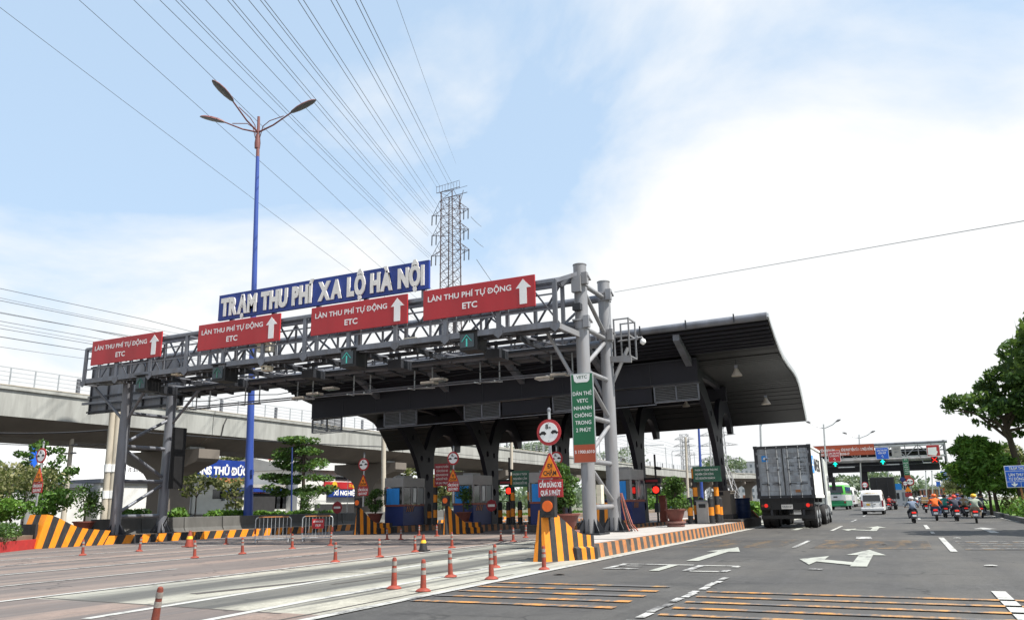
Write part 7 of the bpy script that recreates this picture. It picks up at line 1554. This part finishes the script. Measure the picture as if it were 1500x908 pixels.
for k, (px, lb) in enumerate(((196, 'low bush between the left gantry columns'), (262, 'low straggly bush right of the left gantry columns'), (316, 'bright green bush before the parked tractor cab'), (345, 'bright green bush left of the blue lamp post'), (388, 'bright bush right of the blue lamp post'), (410, 'bright bush behind the first crowd barrier'), (432, 'bush under the spreading tree, near the red pot'), (468, 'bush right of the second crowd barrier'), (488, 'bush behind the dark red eight-sided plate'))):
    bush(lb, px, 762, -33.9, 1.1, .62, 'leaf_bright' if k not in (0, 7) else 'leaf', 800, .13)
t = thing('cluster_tree', 'small tree with round leaf tufts behind the far left sign post', 'tree', at(56, 765, Y=27)); o_ = t.location.copy(); bl = []
for px, py in ((40, 668), (50, 656), (62, 650), (72, 660), (88, 660), (90, 672), (36, 680), (48, 690), (60, 700), (72, 690), (80, 680), (84, 700), (100, 690), (108, 688), (66, 712), (82, 715), (30, 665), (92, 720), (75, 726)):
    c = V(px, py, 27+random.uniform(-.7, .7)); bl.append((c.x, c.y, c.z, .3, .3, .22))
limbs(o_, (o_.x, o_.y, V(60, 715, 27).z), .07, [b[:3] for b in bl]).build('trunk', 'bark', t, smooth=True); leaves(bl, 1000, .15, 1.5).build('crown', 'leaf', t, kind='stuff')
def thin_tree(label, px, Y, tufts, mt, n=900):
    b = at(px, 765, Y=Y); t = thing('young_tree', label, 'tree', (b.x, Y, .2), group='young trees along the left median'); bl = []
    for tx_, ty_ in tufts: c = V(tx_, ty_, Y+random.uniform(-.5, .5)); bl.append((c.x, c.y, c.z, .5, .5, .26))
    limbs((b.x, Y, .2), (b.x, Y, max(q[2] for q in bl)-.5), .05, [q[:3] for q in bl]).build('trunk', 'bark', t, smooth=True); leaves(bl, int(n*.42), .17, 1.7).build('crown', mt, t, kind='stuff')
thin_tree('young tree with yellowish leaves before the blue warehouse band, left', 284, 35.5, [(272, 712), (280, 703), (290, 698), (300, 705), (310, 700), (318, 708), (296, 716), (276, 722)], 'leaf_olive', 1000); thin_tree('young tree with yellowish leaves before the blue warehouse band, right', 343, 36.5, [(330, 705), (340, 712), (350, 720), (336, 724), (346, 735), (340, 742), (325, 712), (352, 705)], 'leaf_olive', 1000)
# spreading tiered tree on the median
b = at(440, 755, X=-40); Y0 = b.y; t = thing('spreading_tree', 'dark tiered spreading tree right of the blue lamp post', 'tree', (b.x, Y0, 0)); bl = []
for py, hwid in ((648, 18), (662, 30), (680, 38), (700, 46), (718, 48)):
    for k in range(9): px = 438+hwid*random.uniform(-1, 1); c = V(px, py+random.uniform(-5, 6), Y0+random.uniform(-1.4, 1.4)); bl.append((c.x, c.y, c.z, .85, .85, .26))
limbs((b.x, Y0, 0), (b.x, Y0, V(438, 655, Y0).z), .16, [q[:3] for q in bl[::3]]).build('trunk', 'bark', t, smooth=True); leaves(bl, 6000, .19, 1.5, .5).build('crown', 'leaf', t, kind='stuff')
def far_tree(label, px, pt, pb, X, w, mt, n=1500, sz=.4):
    c = at(px, (pt+pb)/2, X=X); zt, zb = at(px, pt, X=X).z, at(px, pb, X=X).z; t = thing('far_tree', label, 'tree', (X, c.y, 0), group='trees beyond the viaduct'); hh = (zt-zb)/2
    bl = [(X+random.uniform(-.6, .6)*w, c.y+random.uniform(-.6, .6)*w, (zt+zb)/2+random.uniform(-.75, .75)*hh, w*.4, w*.4, hh*.4) for _ in range(14)]
    limbs((X, c.y, 0), (X, c.y, (zt+zb)/2), .02*zt+.1, [q[:3] for q in bl[:8]]).build('trunk', 'bark', t, smooth=True); leaves(bl, n, sz, 1.6).build('crown', mt, t, kind='stuff')
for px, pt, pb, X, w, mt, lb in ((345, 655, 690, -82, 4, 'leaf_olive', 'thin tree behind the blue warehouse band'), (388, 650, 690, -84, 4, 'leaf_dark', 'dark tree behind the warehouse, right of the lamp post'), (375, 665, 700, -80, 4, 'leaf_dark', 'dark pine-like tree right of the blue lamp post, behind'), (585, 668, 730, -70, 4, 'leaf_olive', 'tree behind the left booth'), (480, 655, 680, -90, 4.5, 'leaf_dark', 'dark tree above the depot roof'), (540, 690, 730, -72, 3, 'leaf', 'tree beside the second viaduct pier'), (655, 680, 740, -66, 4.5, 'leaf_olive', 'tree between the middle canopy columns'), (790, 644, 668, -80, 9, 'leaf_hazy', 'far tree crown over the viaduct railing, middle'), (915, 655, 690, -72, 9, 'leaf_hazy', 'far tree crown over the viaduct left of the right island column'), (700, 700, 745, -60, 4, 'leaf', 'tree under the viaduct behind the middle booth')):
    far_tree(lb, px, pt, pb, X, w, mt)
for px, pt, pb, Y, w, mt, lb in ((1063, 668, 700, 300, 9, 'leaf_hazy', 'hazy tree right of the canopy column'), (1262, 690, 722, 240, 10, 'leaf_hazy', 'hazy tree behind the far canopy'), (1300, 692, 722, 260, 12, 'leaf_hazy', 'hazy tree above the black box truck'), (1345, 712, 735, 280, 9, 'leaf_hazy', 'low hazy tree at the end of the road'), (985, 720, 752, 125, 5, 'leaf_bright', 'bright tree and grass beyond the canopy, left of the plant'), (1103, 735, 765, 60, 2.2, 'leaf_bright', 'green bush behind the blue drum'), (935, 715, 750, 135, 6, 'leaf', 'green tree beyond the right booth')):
    c = at(px, (pt+pb)/2, Y=Y); zt, zb = at(px, pt, Y=Y).z, max(.3, at(px, pb, Y=Y).z); t = thing('far_tree', lb, 'tree', (c.x, Y, 0), group='trees beyond the road end'); hh = (zt-zb)/2
    bl = [(c.x+random.uniform(-.6, .6)*w, Y+random.uniform(-.6, .6)*w, (zt+zb)/2+random.uniform(-.7, .7)*hh, w*.38, w*.38, hh*.42) for _ in range(12)]
    limbs((c.x, Y, 0), (c.x, Y, (zt+zb)/2), .25, [q[:3] for q in bl[:6]]).build('trunk', 'bark', t, smooth=True); leaves(bl, 1200, .1+.0025*Y, 1.6).build('crown', mt, t, kind='stuff')
q = M()
for _ in range(5000):
    x, y = random.choice(((random.uniform(-44, -33.6), random.uniform(60, 170)), (random.uniform(-20, -33), random.uniform(120, 260)))); a = random.uniform(0, 6.28); h = random.uniform(.2, .7); w_ = .12
    q.add([(x-w_*math.cos(a), y-w_*math.sin(a), -.01), (x+w_*math.cos(a), y+w_*math.sin(a), -.01), (x+random.uniform(-.3, .3), y, h)], [(0, 1, 2)])
o = q.build('grass', 'leaf_bright'); o['kind'] = 'stuff'; o['label'] = 'rough bright grass between the viaduct piers'; o['category'] = 'grass'
# distant belt of trees closing the horizon, reads as one mass
q = M(); bl = []
for k in range(260):
    y = random.uniform(420, 560); x = random.uniform(-420, 420)
    if -22 < x < 6: continue
    bl.append((x, y, random.uniform(2, 6), random.uniform(6, 11), 5, random.uniform(3, 6)))
for k in range(90): y = random.uniform(40, 420); x = random.uniform(-120, -98); bl.append((x, y, random.uniform(2, 5), 5, random.uniform(5, 9), random.uniform(2.5, 5)))
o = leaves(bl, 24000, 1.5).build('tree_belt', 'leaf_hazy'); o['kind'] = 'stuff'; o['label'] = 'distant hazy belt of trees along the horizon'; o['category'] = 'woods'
